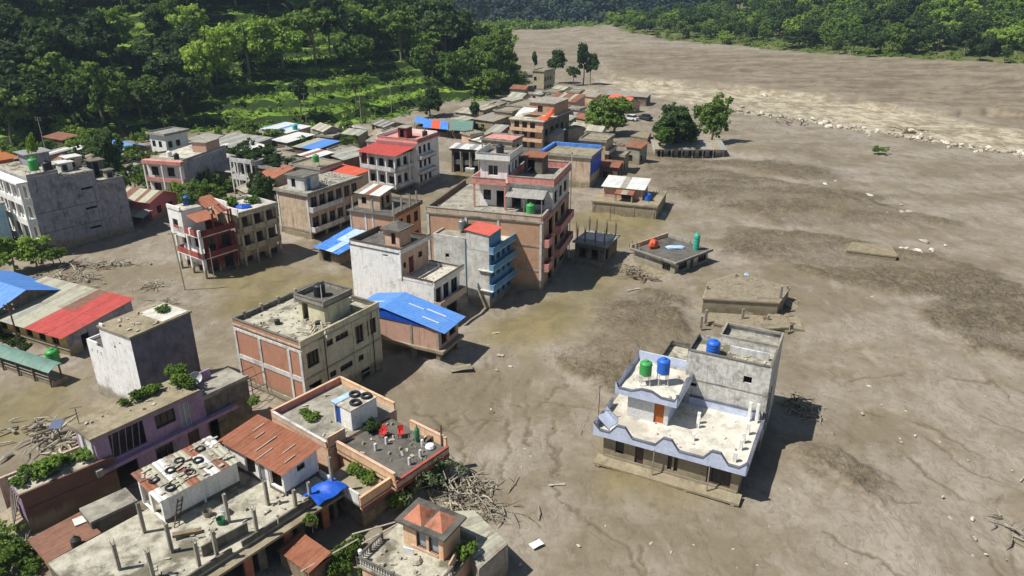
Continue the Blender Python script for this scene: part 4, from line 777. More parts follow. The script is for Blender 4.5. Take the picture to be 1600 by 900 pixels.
def stepped_white():
    h = House('white_house', 'stepped pale grey house with open terrace below the red roofed blue house', (677,441), (722,417), (624,432), z=5.3, cat='house', rot=R_(62)); W, D = h.W, h.D; Dt = D + 7.0; fl = 4.85
    h.walls('white_render', -1, fl, {'R': [(.4,1.5,2.5,4.3,'o'),(1.9,3.0,2.5,4.3,'w'),(3.5,4.8,2.5,4.3,'w'),(.5,1.7,-.2,1.7,'o'),(2.4,4.6,-.2,1.7,'o')]}, rect=(0, W, 0, Dt)); h.balcony('R', -.1, W, 2.3, .9, 'concrete', 'brown_plaster', .7, rect=(0, W, 0, Dt))
    h.slab('roof_pale', fl-.05, fl+.05, (0, W, 0, D), .0); h.parapet('white_render', fl+.05, .38, .14, (0, W, 0, D), 'L', cap='frame_wood'); h.parapet('white_paint', fl+.05, .5, .14, (0, W, 0, D), 'R', cap='frame_wood', out=.4); h.parapet('white_grime', fl+.05, .4, .12, (0, W, 0, D), 'F', cap='frame_wood')
    h.litter((0, W, 0, D), fl+.05, 12, 23); up = (0, W, D, Dt); z2 = 7.75; h.litter(up, z2+.12, 18, 24); h.walls('white_render', fl, z2, {'R': [(.5,1.0,5.9,6.6,'w'),(1.5,2.5,4.95,6.9,'d','dark_red_paint'),(3.4,4.2,6.2,6.9,'w')], 'L': [(4.6,5.3,7.2,7.4,'o')]}, rect=up, faces='LFB', name='upper_wall'); h.walls('peach_old', fl, z2, {'R': [(.5,1.0,5.9,6.6,'w'),(1.5,2.5,4.95,6.9,'d','dark_red_paint'),(3.4,4.2,6.2,6.9,'w')]}, rect=up, faces='R', name='upper_wall')
    h.slab('roof_dark', z2, z2+.12, up, .05); h.parapet('white_render', z2+.12, .45, .15, up, 'L', cap='frame_wood'); h.parapet('white_paint', z2+.12, .55, .14, up, 'R', cap='frame_wood', out=.3); h.parapet('concrete_dark', z2+.12, .5, .15, up, 'FB', cap='frame_wood')
    rc = (1.6, 3.8, D+1.2, D+3.2); h.walls('peach_old', z2, z2+2.0, {'L': [(.9,1.5,z2+.3,z2+1.7,'w')], 'R': []}, rect=rc); h.slab('concrete_dark', z2+2.0, z2+2.15, rc, .35); MB().box(-.1, .1, D-.1, D+.08, fl, z2).build('column', 'white_render', h.o)
    MB().hexa([(rc[0]-.2,rc[2]-.2,z2+2.15),(rc[1]+.2,rc[2]-.2,z2+2.15),(rc[1]+.2,rc[3]+.2,z2+2.15),(rc[0]-.2,rc[3]+.2,z2+2.15)], [(2.4,D+2.0,z2+2.75),(3.0,D+2.0,z2+2.75),(3.0,D+2.4,z2+2.75),(2.4,D+2.4,z2+2.75)]).build('cabin_cap', 'roof_dark', h.o)
    return h
SW = stepped_white()
def cream():
    h = House('cream_house', 'cream three storey house with brick side wall and rooftop cabin', (469,536), (600,477), (352,503), z=7.0, cat='house'); W, D = h.W, h.D; fl = 6.5
    ops = {'R': [(.5,1.9,4.2,5.7,'w'),(2.9,3.7,5.3,5.9,'w'),(4.0,5.6,5.3,5.9,'w'),(6.5,7.5,4.0,5.8,'w'),(W-1.7,W-.5,4.2,5.8,'w'),(.4,1.9,1.4,2.6,'o'),(2.9,3.7,2.1,2.7,'w'),(4.2,5.8,2.1,2.7,'w'),(6.6,7.3,2.1,2.7,'w'),(4.2,5.8,-.3,.6,'w'),(6.8,8.0,-.5,1.0,'o')]}
    h.walls('cream_paint', -1, fl, ops, faces='RFB'); h.walls('brick', -1, fl, {}, faces='L', name='brick_wall', label='bare red brick side wall')
    for z in (3.25, .6): h.band('tan_paint', 'R', 0, W, z, z+.14, .1); h.band('white_grime', 'L', 0, D, z-.2, z+.25, .07)
    h.band('white_grime', 'L', 0, D, 5.95, 6.2, .06)
    for t in (0, D*.37, D*.8, D-.28): h.band('white_grime', 'L', t, t+.28, -1, 5.95, .08, None, 'column')
    for t in (0, 2.3, 6.1, 8.2, W-.2): h.band('cream_paint', 'R', t, t+.2, -.5, fl, .07, None, 'pilaster')
    for t in (2.55, 8.6): MB().tube((t, -.14, -.3), (t, -.14, fl), .05).build('drain_pipe', 'iron', h.o)
    h.slab('roof_grim', fl-.05, fl+.1, None, .1); h.parapet('brick', fl+.1, .42, .16, None, 'L', cap='concrete_dark'); h.parapet('cream_paint', fl+.1, .5, .18, None, 'R', cap='tan_paint', out=.06); h.parapet('concrete_dark', fl+.1, .42, .16, None, 'FB', cap='concrete_dark')
    for y in (2.0, 4.2, 6.4): h.col('concrete', .9+y*.02, D-.15 if y > 5 else D-.15, fl+.1, fl+.9, .26) if 0 else None
    for x in (1.2, 3.2, 5.2, 7.4): h.col('concrete', x, D-.1, fl+.1, fl+.85, .26)
    c = h.loc(509, 511, fl); rc = (c[0], c[0]+3.2, c[1], c[1]+3.3); z2 = fl+2.0; h.walls('cream_paint', fl, z2, {'L': [(.4,1.2,fl+.1,fl+1.8,'o')]}, rect=rc); h.slab('roof_dark', z2, z2+.15, rc, .25); h.parapet('concrete', z2+.15, .4, .14, rc, 'LRFB', out=.25, cap='concrete_dark')
    h.litter((.3, W-.3, .3, D-.3), fl+.1, 60, 22); rb = (rc[1]+.6, W-.4, .5, 3.2); h.parapet('cream_paint', fl+.1, .5, .14, rb, 'LB')
    p = h.world(rc[0]+1.4, rc[2]+1.9); tank(p.x, p.y, z2+.15, 'tank_black', 'black water tank on the rooftop cabin of the cream house', .55, 1.2)
    p = h.world(rc[0]+.1, rc[2]+.2); pole_at(p, z2+2.2, 'white pipe standing on the rooftop cabin of the cream house', .05, z0=z2)
    for i, (x, y, s_) in enumerate(((2.0, 5.2, .35), (c[0]-.4, c[1]+.5, .4))): 
        o = MB().lathe([(.5,0),(.55,.3),(.5,.9),(.3,1)], 12).build('roof_drum', 'tank_black'); o.location = h.world(x, y, fl+.1); o.scale = (s_*1.4,)*3; tag(o, ['small dark drum on the open roof of the cream house', 'small dark drum beside the rooftop cabin of the cream house'][i], 'drum')
    o = MB(); rr_ = random.Random(5)
    for i in range(26): a = rr_.uniform(0, 6.28); x, y = c[0]-1.2+rr_.gauss(0,.5), c[1]-.2+rr_.gauss(0,.6); o.beam((x, y, rr_.uniform(.02,.5)), (x+math.cos(a)*.9, y+math.sin(a)*.9, rr_.uniform(.02,.6)), .12, .06)
    o = o.build('rubble_heap', 'wood_bleached'); o.location = h.world(0, 0, fl+.1); o.rotation_euler = (0,0,h.th); tag(struct(o, 'stuff'), 'heap of pale broken boards on the cream house roof', 'rubble')
    return h
CR = cream()
def blue_roof():
    h = House('brick_house', 'brick house on concrete stilts with a blue gable sheet roof', (685,514), (715,491), (600,496), z=4.1, cat='house', rot=R_(65)); W, D = 3.9, h.D; zz = 1.75; Dt = D+3.4
    h.walls('brick_pink', zz, 4.05, {'R': [(.5,1.6,zz+.3,3.8,'o'),(2.1,3.4,zz+.5,3.6,'o')]}, rect=(0, W, 0, Dt)); h.slab('mud_coat', zz-.3, zz, (-.25, W+.2, -.55, Dt), name='floor_slab')
    for t in (Dt-.25, Dt-3.3, 0): h.band('concrete', 'L', max(0, Dt-t-.25) if 0 else t, t+.25, zz, 4.05, .06, (0, W, 0, Dt), 'column')
    for x in (.15, W-.2):
        for y in (.15, 3.1, D, Dt-.2): h.col('mud_coat', x, y, -1, zz-.3, .42)
    ry = D; zr = 5.25; ze = 4.05
    MB().prism([(0,0),(.08,0),(.08,ry),(0,ry)], 4.0, 4.02).build('eave_beam', 'wood_brown', h.o)
    def gab(x): return MB().add([(x, .0, 4.05), (x, ry, 4.05), (x, ry, zr-.05), (x, Dt, 4.6), (x, Dt, 4.05), (x+.05, 0, 4.05), (x+.05, ry, 4.05), (x+.05, ry, zr-.05), (x+.05, Dt, 4.6), (x+.05, Dt, 4.05)], [(0,2,1), (1,2,3,4), (5,6,7), (6,9,8,7), (0,5,7,2), (2,7,8,3)])
    gab(-.1).build('gable_cladding', 'tin_blue_deep', h.o)
    k = lambda i, r: 'tin_white' if (i, r) in ((1, 1),) else 'tin_blue'
    h.roofsheets((-.25,-.85,ze-.2), (W+.2,-.85,ze-.2), (W+.2,ry,zr), (-.25,ry,zr), 5, 'tin_blue', rows=1, jit=.012)
    h.roofsheets((W+.2,Dt+.3,4.5), (-.25,Dt+.3,4.5), (-.25,ry,zr), (W+.2,ry,zr), 5, 'tin_blue', jit=.012)
    def onroof(x, y): return (x, y, ze-.2 + (zr-ze+.2)*(y+1.0)/(ry+1.0) + .05)
    for (x, y0, y1) in ((1.0,.5,2.4), (2.6,.6,2.8), (2.3,3.0,4.8)): MB().beam(onroof(x, y0), onroof(x, y1), .16, .03).build('skylight_strip', 'tin_white', h.o)
    MB().beam((1.4, Dt-2.6, 5.16), (1.4, Dt-.8, 4.79), .16, .03).build('skylight_strip', 'tin_white', h.o)
    return h
BR = blue_roof()
def roofcols():
    h = House('brick_house', 'brick house with bare roof columns and a small tin roofed room on top', (616,336), (666,317), (537,330), z=6, cat='house', rot=R_(66)); W, D = h.W, h.D; fl = 5.7
    h.walls('brick_orange', -1, fl, {'R': [(1+2*i, 2.1+2*i, z, z+1.5, 'w') for i in range(3) for z in (.6, 3.5)]}); h.slab('roof_dark', fl, fl+.15, None, .3); h.parapet('concrete_dark', fl+.15, .4, .15, None, 'RF', out=.3)
    for t in (.0, D*.34, D*.5, D-.25): h.band('white_grime', 'L', t, t+.24, -1, fl, .07, None, 'column')
    for x in (.3, 2.4, 4.6, W-.4):
        for y in ((.3, D*.5, D-.4) if x < 4 else (.3,)): h.col('concrete', x, y, fl+.15, fl+2.0, .2, rebar=.5)
    rc = (1.6, 4.6, D*.45, D-.4); h.walls('brown_plaster', fl+.15, fl+2.2, {'R': [(.3,1.1,fl+.2,fl+1.9,'o'),(1.6,2.5,fl+.6,fl+1.8,'w')], 'L': [(.6,1.4,fl+.7,fl+1.7,'w')]}, rect=rc); h.roofsheets((1.2,D*.45-.3,fl+2.25), (1.2,D,fl+2.25), (5,D,fl+2.7), (5,D*.45-.3,fl+2.7), 5, ['tin_white','tin_white','tin_rust','tin_white','tin_grey_rust'])
    return h
RC = roofcols()
def redroof():
    h = House('balcony_house', 'white three storey house with columns, balconies and a flat red roof', (616,244), (645,233), (564,234), z=7.0, cat='house', rot=R_(60)); W, D = 6.2, 8.0; r = (0, W, 0, D)
    for z in (-1, 1.1, 4.1): h.walls('white_paint', z, z+2.9 if z > 0 else 1.1, {'L': [(1.4+2.1*i, 2.5+2.1*i, max(z, 0)+.5, max(z, 0)+(1.9 if z > 0 else .9), 'w') for i in range(3)], 'R': [(.8+1.9*i, 1.8+1.9*i, max(z, 0)+.5, max(z, 0)+(1.9 if z > 0 else .9), 'w') for i in range(3)]}, rect=(1.0, W, 1.0, D-.1))
    for z in (1.1, 4.1):
        h.balcony('L', 0, D, z, 1.0, 'concrete', 'white_grime', .7, rect=(1.0, W, 0, D)); h.balcony('R', 0, W, z, 1.0, 'concrete', 'white_grime', .7, rect=(0, W, 1.0, D))
        for y in (.15, 2.1, 4.1, 6.1, 7.85): h.col('white_paint', .15, y, z, z+2.85, .24)
        for x in (2.2, 4.2, W-.2): h.col('white_paint', x, .15, z, z+2.85, .24)
    MB().box(.4, .6, 6.6, 7.8, -1, 7).build('stair_shaft', 'dark_red_paint', h.o)
    h.slab('concrete', 6.9, 7.0, r, .1); h.roofsheets((-.5,-.5,7.0), (-.5,D+.4,7.0), (W+.3,D+.4,7.75), (W+.3,-.5,7.75), 8, 'tin_red')
    h2 = House('tall_white_house', 'tall white house with pink edged flat roof behind the red roofed house', (651,223), (679,210), (587,217), z=8.4, cat='house', rot=R_(66)); W, D = h2.W, h2.D
    h2.walls('white_paint', -1, 8.2, {'R': [(.6+1.6*i, 1.5+1.6*i, z, z+1.4, 'w') for i in range(3) for z in (1.0, 3.6, 6.2)], 'L': [(.6+2*i, 1.6+2*i, 6.2, 7.5, 'w') for i in range(3)]}); h2.slab('salmon_band', 8.2, 8.4, None, .3); h2.parapet('salmon_band', 8.4, .5, .14, None, 'LR', cap='concrete'); h2.parapet('white_paint', 8.4, .7, .14, None, 'FB')
    for z in (2.6, 5.3): h2.balcony('R', 0, W*.7, z, .8, 'dark_red_paint', 'white_grime', .6)
    h2.walls('dark_red_paint', 8.4, 10.3, {'L': [(.4,1.2,8.6,10,'o')]}, rect=(2.2, 4.2, 3.4, 5.2)); h2.slab('concrete', 10.3, 10.42, (2.2, 4.2, 3.4, 5.2), .2)
    p = h2.world(5, 1.2); tank(p.x, p.y, 8.45, 'tank_black', 'black water tank on the tall white house with pink roof edge', .5, 1.1)
    return h
RR = redroof()
def openfloor():
    h = House('plaster_house', 'weathered three storey house with stained blank side wall and cluttered roof', (480,303), (570,277), (421,297), z=7.1, cat='house', rot=R_(60)); W, D = h.W, h.D; fl = 6.8
    ops = {'R': [(.5+1.75*i, 1.7+1.75*i, z, z+1.7, 'w') for i in range(6) for z in (1.7, 4.7)] + [(.4+3*i, 2.9+3*i, -1, .9, 'o') for i in range(3)]}
    h.walls('brown_plaster', -1, fl, ops, faces='RFB'); h.walls('brown_plaster', -1, fl, {}, faces='L', name='blank_wall')
    for t in (0, D-.3): h.band('white_grime', 'L', t, t+.3, -1, fl, .07, None, 'column')
    h.band('concrete', 'L', 0, D, 1.2, 1.5, .06)
    for z in (1.4, 4.4): h.balcony('R', 0, W*.55, z, .8, 'concrete', 'white_grime', .7)
    for i in range(6): h.col('white_grime', .15+1.75*i, -.06, 1.4, fl, .16)
    h.slab('roof_concrete', fl, fl+.2, None, .35); h.parapet('concrete', fl+.2, .25, .15, None, 'LR', out=.3)
    h.litter((0, W, 0, D), fl+.2, 60, 25); rc = (1.2, 4.2, 1.6, 5.0); h.walls('white_grime', fl+.2, fl+2.2, {'L': [(.8,1.6,fl+.5,fl+1.8,'w')], 'R': [(.5,1.3,fl+.2,fl+2,'d','frame_blue')]}, rect=rc); h.slab('concrete_dark', fl+2.2, fl+2.32, rc, .3)
    o = MB(); rr_ = random.Random(8)
    for i in range(30): a = rr_.uniform(0, 6.28); x, y = 5.6+rr_.gauss(0,.9), 2.4+rr_.gauss(0,.9); o.beam((x, y, rr_.uniform(.02,.4)), (x+math.cos(a), y+math.sin(a), rr_.uniform(.02,.6)), .14, .07)
    o = o.build('rubble_heap', 'wood_bleached'); o.location = h.world(0, 0, fl+.2); o.rotation_euler = (0,0,h.th); tag(struct(o, 'stuff'), 'pale heap of boards and sacks on the weathered house roof', 'rubble')
    return h
OF = openfloor()
def redwhite():
    h = House('red_white_house', 'white and dark red balcony house with torn orange canopy roof', (311,372), (372,357), (266,360), z=5.6, cat='house', rot=R_(54)); W, D = h.W, h.D; r = (0, W, 0, D); z1, z2 = 2.65, 5.6
    h.walls('dark_red_paint', -1, z2, {'R': [(.5+1.9*i, 1.8+1.9*i, z, z+1.6, 'w') for i in range(3) for z in (.2, 3.2)]}, rect=(1.2, W, 1.0, D), faces='RFB'); h.walls('white_paint', -1, z2, {'L': [(.3+2.6*i, 2.1+2.6*i, z, z+1.5, 'o') for i in range(2) for z in (-.2, 3.6)]}, rect=(.9, W, .8, D), faces='L', name='front_wall')
    for z in (z1, z2): h.balcony('L', 0, D, z, .9, 'white_paint', 'red_paint', .75, rect=(.9, W, 0, D)); h.balcony('R', 0, W, z, 1.0, 'white_grime', 'dark_red_paint', .75, rect=(0, W, 1.0, D))
    for y in (.14, D*.5, D-.14):
        for z in (-1, z1, ): h.col('white_paint', .14, y, z, z1-.14 if z < 0 else z2-.14, .28)
    h.col('white_paint', .14, .14, z2, z2+.9, .3); h.col('white_paint', .14, D*.35, z2, z2+.9, .3)
    for x in (2.3, 4.6, W-.2):
        for z in (-1, z1, z2): h.col('dark_red_paint', x, .14, z, z+2.6 if z > 0 else z1-.14, .2)
    rt = (0, 3.0, D*.56, D+.6); h.walls('white_paint', z2-.6, z2+2.9, {'L': [(.8,2.0,z2+.4,z2+1.6,'o')]}, rect=rt); h.slab('roof_pale', z2+2.8, z2+2.9, rt); h.parapet('white_paint', z2+2.9, .5, .2, rt, 'L', out=.1)
    h.roofsheets((.2,.2,z2+1.9), (3.1,.1,z2+1.9), (3.3,D*.5,z2+2.35), (.4,D*.5,z2+2.3), 4, 'tin_orange', name='canopy_sheet'); h.roofsheets((3.2,.4,z2+2.1), (W-.1,.2,z2+2.3), (W-.3,D*.3,z2+2.9), (3.6,D*.36,z2+2.6), 4, ['tin_orange','tin_rust','dark_red_paint','tin_orange'], name='canopy_sheet', jit=.25)
    h.roofsheets((3.4,D*.55,z2+2.5), (5.8,D*.55,z2+2.6), (5.8,D*.95,z2+3.4), (3.4,D*.95,z2+3.4), 3, 'tin_orange', name='canopy_sheet'); MB().box(3.6, W, D-.1, D+.05, z2, z2+2.9).build('roof_wall', 'white_paint', h.o); MB().box(5.6, 5.75, D*.3, D, z2, z2+3.1).build('roof_wall', 'white_paint', h.o)
    p = h.world(2.6, D+.1); shrub(p.x, p.y, z2+2.85, 2.0, 'green creeper bush on the left tower of the red and white house', 'shrub', 1.4)
    # tan neighbour
    pe = h.world(W, 0); a_ = (450-333)/FPX; zt = CH + pe.y/(_c + a_*_s)*(-_s + a_*_c); b = House('tan_house', 'tan concrete house with three long balconies beside the dark red house', (372,333), (432,316), None, z=zt, cat='house', rot=R_(54), D=6.5); Wb = b.W; k = zt/8.95
    b.o.scale = (1, 1, k)
    b.walls('brown_plaster', -1, 8.4, {'R': [(.4+2.0*i, 1.9+2.0*i, z, z+1.8, 'o') for i in range(3) for z in (-.6, 2.9, 5.9)]}, rect=(0, Wb, 1.0, 6.5))
    for z in (2.6, 5.6): b.balcony('R', 0, Wb, z, 1.0, 'concrete', 'tan_paint', .85, rect=(0, Wb, 1.0, 6.5), style='solid')
    b.slab('roof_pale', 8.3, 8.5, (0, Wb, 0, 6.5), .1); b.parapet('tan_paint', 8.5, .45, .15, (0, Wb, 0, 6.5), 'R', cap='concrete', out=.1); b.parapet('white_paint', 8.5, 1.0, .15, (0, Wb, 0, 6.5), 'L', out=0); b.parapet('white_grime', 8.5, .5, .15, (0, Wb, 0, 6.5), 'BF')
    for i in range(4):
        for z, t in ((-1, 2.46), (2.6, 5.46), (5.6, 8.3)): b.col('tan_paint', .2+(Wb-.4)*i/3, .15, z, t, .3)
    for i, (x, y, hh) in enumerate(((1.8,4.4,2.0),(4.6,3.6,1.6))): p = b.world(x, y); shrub(p.x, p.y, 8.45*k, hh, ['larger roof garden bush on the tan balcony house', 'smaller roof garden bush on the tan balcony house'][i], 'shrub', 1.2)
    p = b.world(2.6, 2.6, 8.5*k); o = link('tarp_bundle', rockmesh(83, 'tarp_deep')); o.location = p; o.scale = (1.1, .9, .8); tag(o, 'dark blue tarp bundle among plants on the tan balcony house roof', 'tarp bundle')
    p = h.world(2.3, D-.2); tank(p.x, p.y, z2+2.9, 'tank_blue', 'blue barrel behind the orange canopy of the red and white house', .45, 1.1)
    return h
RW = redwhite()
# ---------------------------------------------------------------- left shed yard and foreground
def sheds():
    h = House('long_shed', 'ochre walled shed under a red and cream corrugated roof', (98,529), (210,480), (0,500), z=2.5, cat='shed', rot=R_(64.5), D=15); W, D = h.W, 15
    h.walls('ochre_paint', -1, 2.45, {'L': [(D-1.6-2.1*i-1.1, D-1.6-2.1*i, 1.1, 2.1, 'w' if i != 2 else 'o') for i in range(6)]}, rect=(.5, W, .3, D), faces='LB'); h.walls('grey_render', -1, 2.44, {'R': [(1.5,2.4,.1,1.9,'o'),(4.5,5.5,1.0,2.0,'w')]}, rect=(.5, W, .3, D), faces='RF'); MB().add([(.5,.3,2.44),(W,.3,2.44),(W,.3,3.3)], [(0,1,2)]).build('gable_wall', 'grey_render', h.o)
    h.band('wood_grey', 'L', .1, D-.1, .85, .98, .1, (.5, W, .3, D)); red = h.loc(40, 512, 2.5)[1]; n = 18
    h.roofsheets((-.2,0,2.5), (-.2,D,2.5), (W*.5,D,2.95), (W*.5,0,2.95), n, lambda i, r: 'tin_red' if (i+.5)*D/n < red else ['tin_cream','tin_cream','tin','tin_cream'][i % 4], jit=.015)
    h.roofsheets((W*.5,0,2.97), (W*.5,D,2.97), (W+.3,D,3.4), (W+.3,0,3.4), n, lambda i, r: 'tin_red' if (i+.5)*D/n < red-1.2 else 'tin_brown' if (i+.5)*D/n < red else ['tin_cream','tin_grey_rust','tin_cream'][i % 3], jit=.015)
    b = House('blue_shed', 'shed with a bright blue gable roof at the left edge', (-28,499), (98,450), None, z=3.0, cat='shed', rot=R_(61), D=12); W = b.W; xm = W*.52; zr = 4.6
    b.walls('concrete_dark', -1, 3.0, {'R': [(1,3,.3,2,'o'),(4,6,.3,2,'o')]}, rect=(.3, W-.3, .3, 12)); MB().add([(.3,.3,3.0),(W-.3,.3,3.0),(xm,.3,zr-.06),(.3,.36,3.0),(W-.3,.36,3.0),(xm,.36,zr-.06)], [(0,1,2),(5,4,3)]).build('gable_wall', 'concrete_dark', b.o)
    b.roofsheets((-.3,-.3,2.85), (-.3,12,2.85), (xm,12,zr), (xm,-.3,zr), 12, 'tin_blue', jit=.012); b.roofsheets((W+.3,12,2.85), (W+.3,-.3,2.85), (xm,-.3,zr), (xm,12,zr), 12, 'tin_blue', jit=.012)
    a = h.loc(96, 571, 1.7); b_ = h.loc(80, 582, 1.7); g = thing('green_awning', 'long curved green sheet awning on timber posts at the left edge', 'awning', h.o.location, h.th); x1, x0 = a[0]+.1, a[0]-1.35; y0, y1 = a[1], a[1]+13
    for i in range(9):
        ya, yb = y0+(y1-y0)*i/9, y0+(y1-y0)*(i+1)/9; mb = MB(); k = 7; vs = []
        for j in range(k+1):
            u = j/k; x = x1 + (x0-x1)*u; z = 1.75 + .28*math.sin(math.pi*(.2+.75*u)) - .25*u
            vs += [(x, ya, z + .01*(i % 2)), (x, yb+.03, z + .01*(i % 2))]
        mb.add(vs, [(2*j, 2*j+1, 2*j+3, 2*j+2) for j in range(k)]); mb.add([(x, y, z-.03) for x, y, z in vs], [(2*j+2, 2*j+3, 2*j+1, 2*j) for j in range(k)]); mb.build('awning_sheet', 'tin_green', g)
    for i in range(6): MB().box(x0+.1, x0+.22, y0+.3+2.4*i, y0+.42+2.4*i, -1, 1.6).build('post', 'wood_brown', g); MB().box(x1-.2, x1-.08, y0+.3+2.4*i, y0+.42+2.4*i, -1, 1.75).build('post', 'wood_brown', g)
    for z in (.45, .8): MB().box(x0+.22, x0+.28, y0+.2, y1-.4, z, z+.1).build('rail', 'wood_grey', g)
    MB().box(x0+.3, x1+.3, y0+.1, y1, -.5, .35).build('platform', 'mud_coat', g)
    p = h.world(-.9, .9); tank(p.x, p.y, 0, 'tank_green', 'green water tank at the corner of the ochre shed', .62, 1.5)
    for i, (px, py) in enumerate(((8,528),(24,533),(38,540))): q_ = G(px, py, .6); shrub(q_.x, q_.y, 0, 1.5, ['leftmost', 'middle', 'rightmost'][i] + ' of the shrubs in front of the ochre shed wall', 'shrubdark', 1.2)
    pole(37, 560, 6.2, 'dark wooden utility pole in front of the ochre shed', arms=2, m='wood_brown', r=.1)
    f = thing('pipe_frame', 'rusty pipe frame between the bare house and the cream house', 'frame', G(375, 640, 0), R_(53))
    for x in (0, 1.5, 3.0, 4.5):
        for y in (0, 1.6): MB().tube((x, y, -.5), (x, y, 2.6), .04).build('upright', 'iron', f)
    for y in (0, 1.6):
        for z in (1.3, 2.6): MB().tube((-.2, y, z), (4.7, y, z), .035).build('rail', 'iron', f)
    return h
SHED = sheds()
def white_dark():
    h = House('bare_house', 'bare tall house with white end wall and dark unplastered side', (202,524), (303,491), (144,514), z=7.85, cat='house', rot=R_(60), W=6.0, D=4.4); W = h.W; D = h.D; D2 = D+2.5; h.litter((0, W, 0, D), 7.75, 18, 11)
    h.walls('white_render', -1, 7.6, {'L': [(1.7,1.95,5.9,6.2,'o'),(2.6,2.8,6.5,6.75,'o')]}, rect=(0, W, 0, D), faces='LB'); h.walls('grey_render_dark', -1, 7.6, {}, rect=(0, W, 0, D), faces='RF', name='dark_wall'); h.slab('roof_brown', 7.55, 7.72, (0, W, 0, D), .12); h.slab('roof_white', 7.72, 7.76, (W*.55, W-.1, .1, D*.8), 0, 'roof_patch'); h.parapet('white_render', 7.72, .25, .14, (0, W, 0, D), 'L', gaps={'L': [(0, .6)]})
    h.walls('white_render', -1, 5.5, {'L': [(.5,.65,4.6,4.9,'o'),(1.3,1.45,4.6,5.0,'o'),(1.8,1.95,4.5,4.9,'o')]}, rect=(0, W*.75, D+.01, D2)); h.slab('roof_dark', 5.3, 5.45, (.1, W*.75-.1, D+.1, D2-.1)); h.parapet('white_render', 5.5, .25, .14, (0, W*.75, D+.01, D2), 'LB', gaps={'L': [(0, (D2-D)*.6)]})
    p = h.world(W*.8, D*.45); shrub(p.x, p.y, 7.7, .9, 'small weeds on the roof of the bare dark sided house', 'shrub', 1.4)
    return h
WD = white_dark()
def purple():
    h = House('purple_house', 'faded purple two storey house with overgrown flat roof in the foreground', (144,682), (316,606), (126,672), z=5.6, cat='house', rot=R_(53), D=3.0); W = h.W; z1, z2 = 2.75, 5.45
    def X(px, py, z): return max(.05, h.loc(px, py, z)[0])
    ops = {'R': [(1.0,3.6,z1+.35,z2-.35,'o'), (X(234,655,4.4),X(264,640,4.4),z1+1.0,z2-.5,'w'), (X(282,650,4),X(297,642,4),z1+.05,z2-.55,'w','frame_white','curtain'),
                 (.8,2.6,.2,2.3,'o'), (X(244,712,1.6),X(270,698,1.6),.9,2.2,'w'), (X(290,690,1.2),X(305,680,1.2),.1,2.2,'d','frame_wood')]}
    h.walls('purple_paint', -1, z2, ops, rect=(0, W, 0, 3.0)); h.slab('roof_brown', z2, z2+.18, (-.35, W-.3, -.35, 3.1)); MB().box(-.1, W+2.6, -.5, 0, z1-.18, z1+.12).build('ledge', 'purple_paint', h.o); MB().box(-.5, -.05, -.55, .2, z1-.25, z1+.3).build('ledge_end', 'concrete', h.o)
    for k in range(5): MB().beam((1.05+.5*k, .05, z1+.35), (1.3+.5*k, .05, z2-.35), .05, .05).build('lattice_bar', 'wood_grey', h.o)
    MB().box(-.12, 0, .3, 1.1, 0, z2).build('corner_pier', 'white_grime', h.o); MB().box(-.1, 0, 1.8, 2.3, z1, z2).build('corner_pier', 'white_grime', h.o)
    h.walls('concrete_dark', -1, 4.3, {'R': [(.2,1.0,.1,2.2,'o')]}, rect=(W+.01, W+4.2, .2, 3.0)); h.slab('roof_concrete', 4.3, 4.45, (W+.01, W+4.3, .1, 3.1)); MB().box(W+.0, W+2.4, 2.7, 2.9, 4.45, 5.3).build('roof_wall', 'purple_paint', h.o); h.parapet('concrete', 4.45, .25, .12, (W, W+4.3, .1, 3.1), 'R')
    h.litter((0, W-.5, 0, 2.8), z2+.18, 24, 16)
    names = ['tall', 'broad', 'low', 'rounded', 'bright', 'straggly', 'small']
    for i, (px, py, z, hh) in enumerate(((195,634,5.6,.9),(214,626,5.6,1.2),(230,618,5.6,1.3),(246,612,5.6,1.0),(283,603,5.6,1.6),(296,607,5.6,1.2),(278,592,5.6,1.9))):
        p = G(px, py, z); shrub(p.x, p.y, z, hh, names[i] + ' potted bush on the overgrown roof of the purple house', 'shrub', 1.0, group='roof garden bushes of the purple house')
    d_ = thing('satellite_dish', 'pale satellite dish behind the bushes of the purple house roof', 'satellite dish', G(306, 590, 5.6)); MB().lathe([(.05,0),(.35,.08),(.5,.2),(.49,.21),(.34,.1),(.04,.03)], 14).build('dish', 'satellite', d_); MB().tube((0,0,-.6), (0,0,.05), .03).build('stand', 'iron', d_); d_.rotation_euler = (1.1, .2, .3)
    for i in range(2): MB().beam((0,0,0),(0,0,.01),.01,.01) if 0 else None
    q_ = h.world(.2, 2.4, z2+.18); a = thing('roof_aerial', 'thin tee shaped aerial at the left end of the purple house roof', 'aerial', q_); MB().tube((0,0,0), (0,0,1.3), .03).build('mast', 'iron', a); MB().tube((-.4,0,1.3), (.4,.2,1.32), .025).build('cross_bar', 'iron', a)
    sp = G(98, 667, .6); t = thing('solar_panel', 'small tilted blue solar panel beside the purple house', 'solar panel', G(99, 700, 0)); t.location.z = 0
    MB().tube((0,0,-.3), (0,0,2.2), .05).build('post', 'iron', t); MB().hexa([(-.5,-.4,2.1),(.5,-.4,2.1),(.5,.4,2.45),(-.5,.4,2.45)], [(-.5,-.4,2.15),(.5,-.4,2.15),(.5,.4,2.5),(-.5,.4,2.5)]).build('panel', 'panel_blue', t)
    return h
PU = purple()
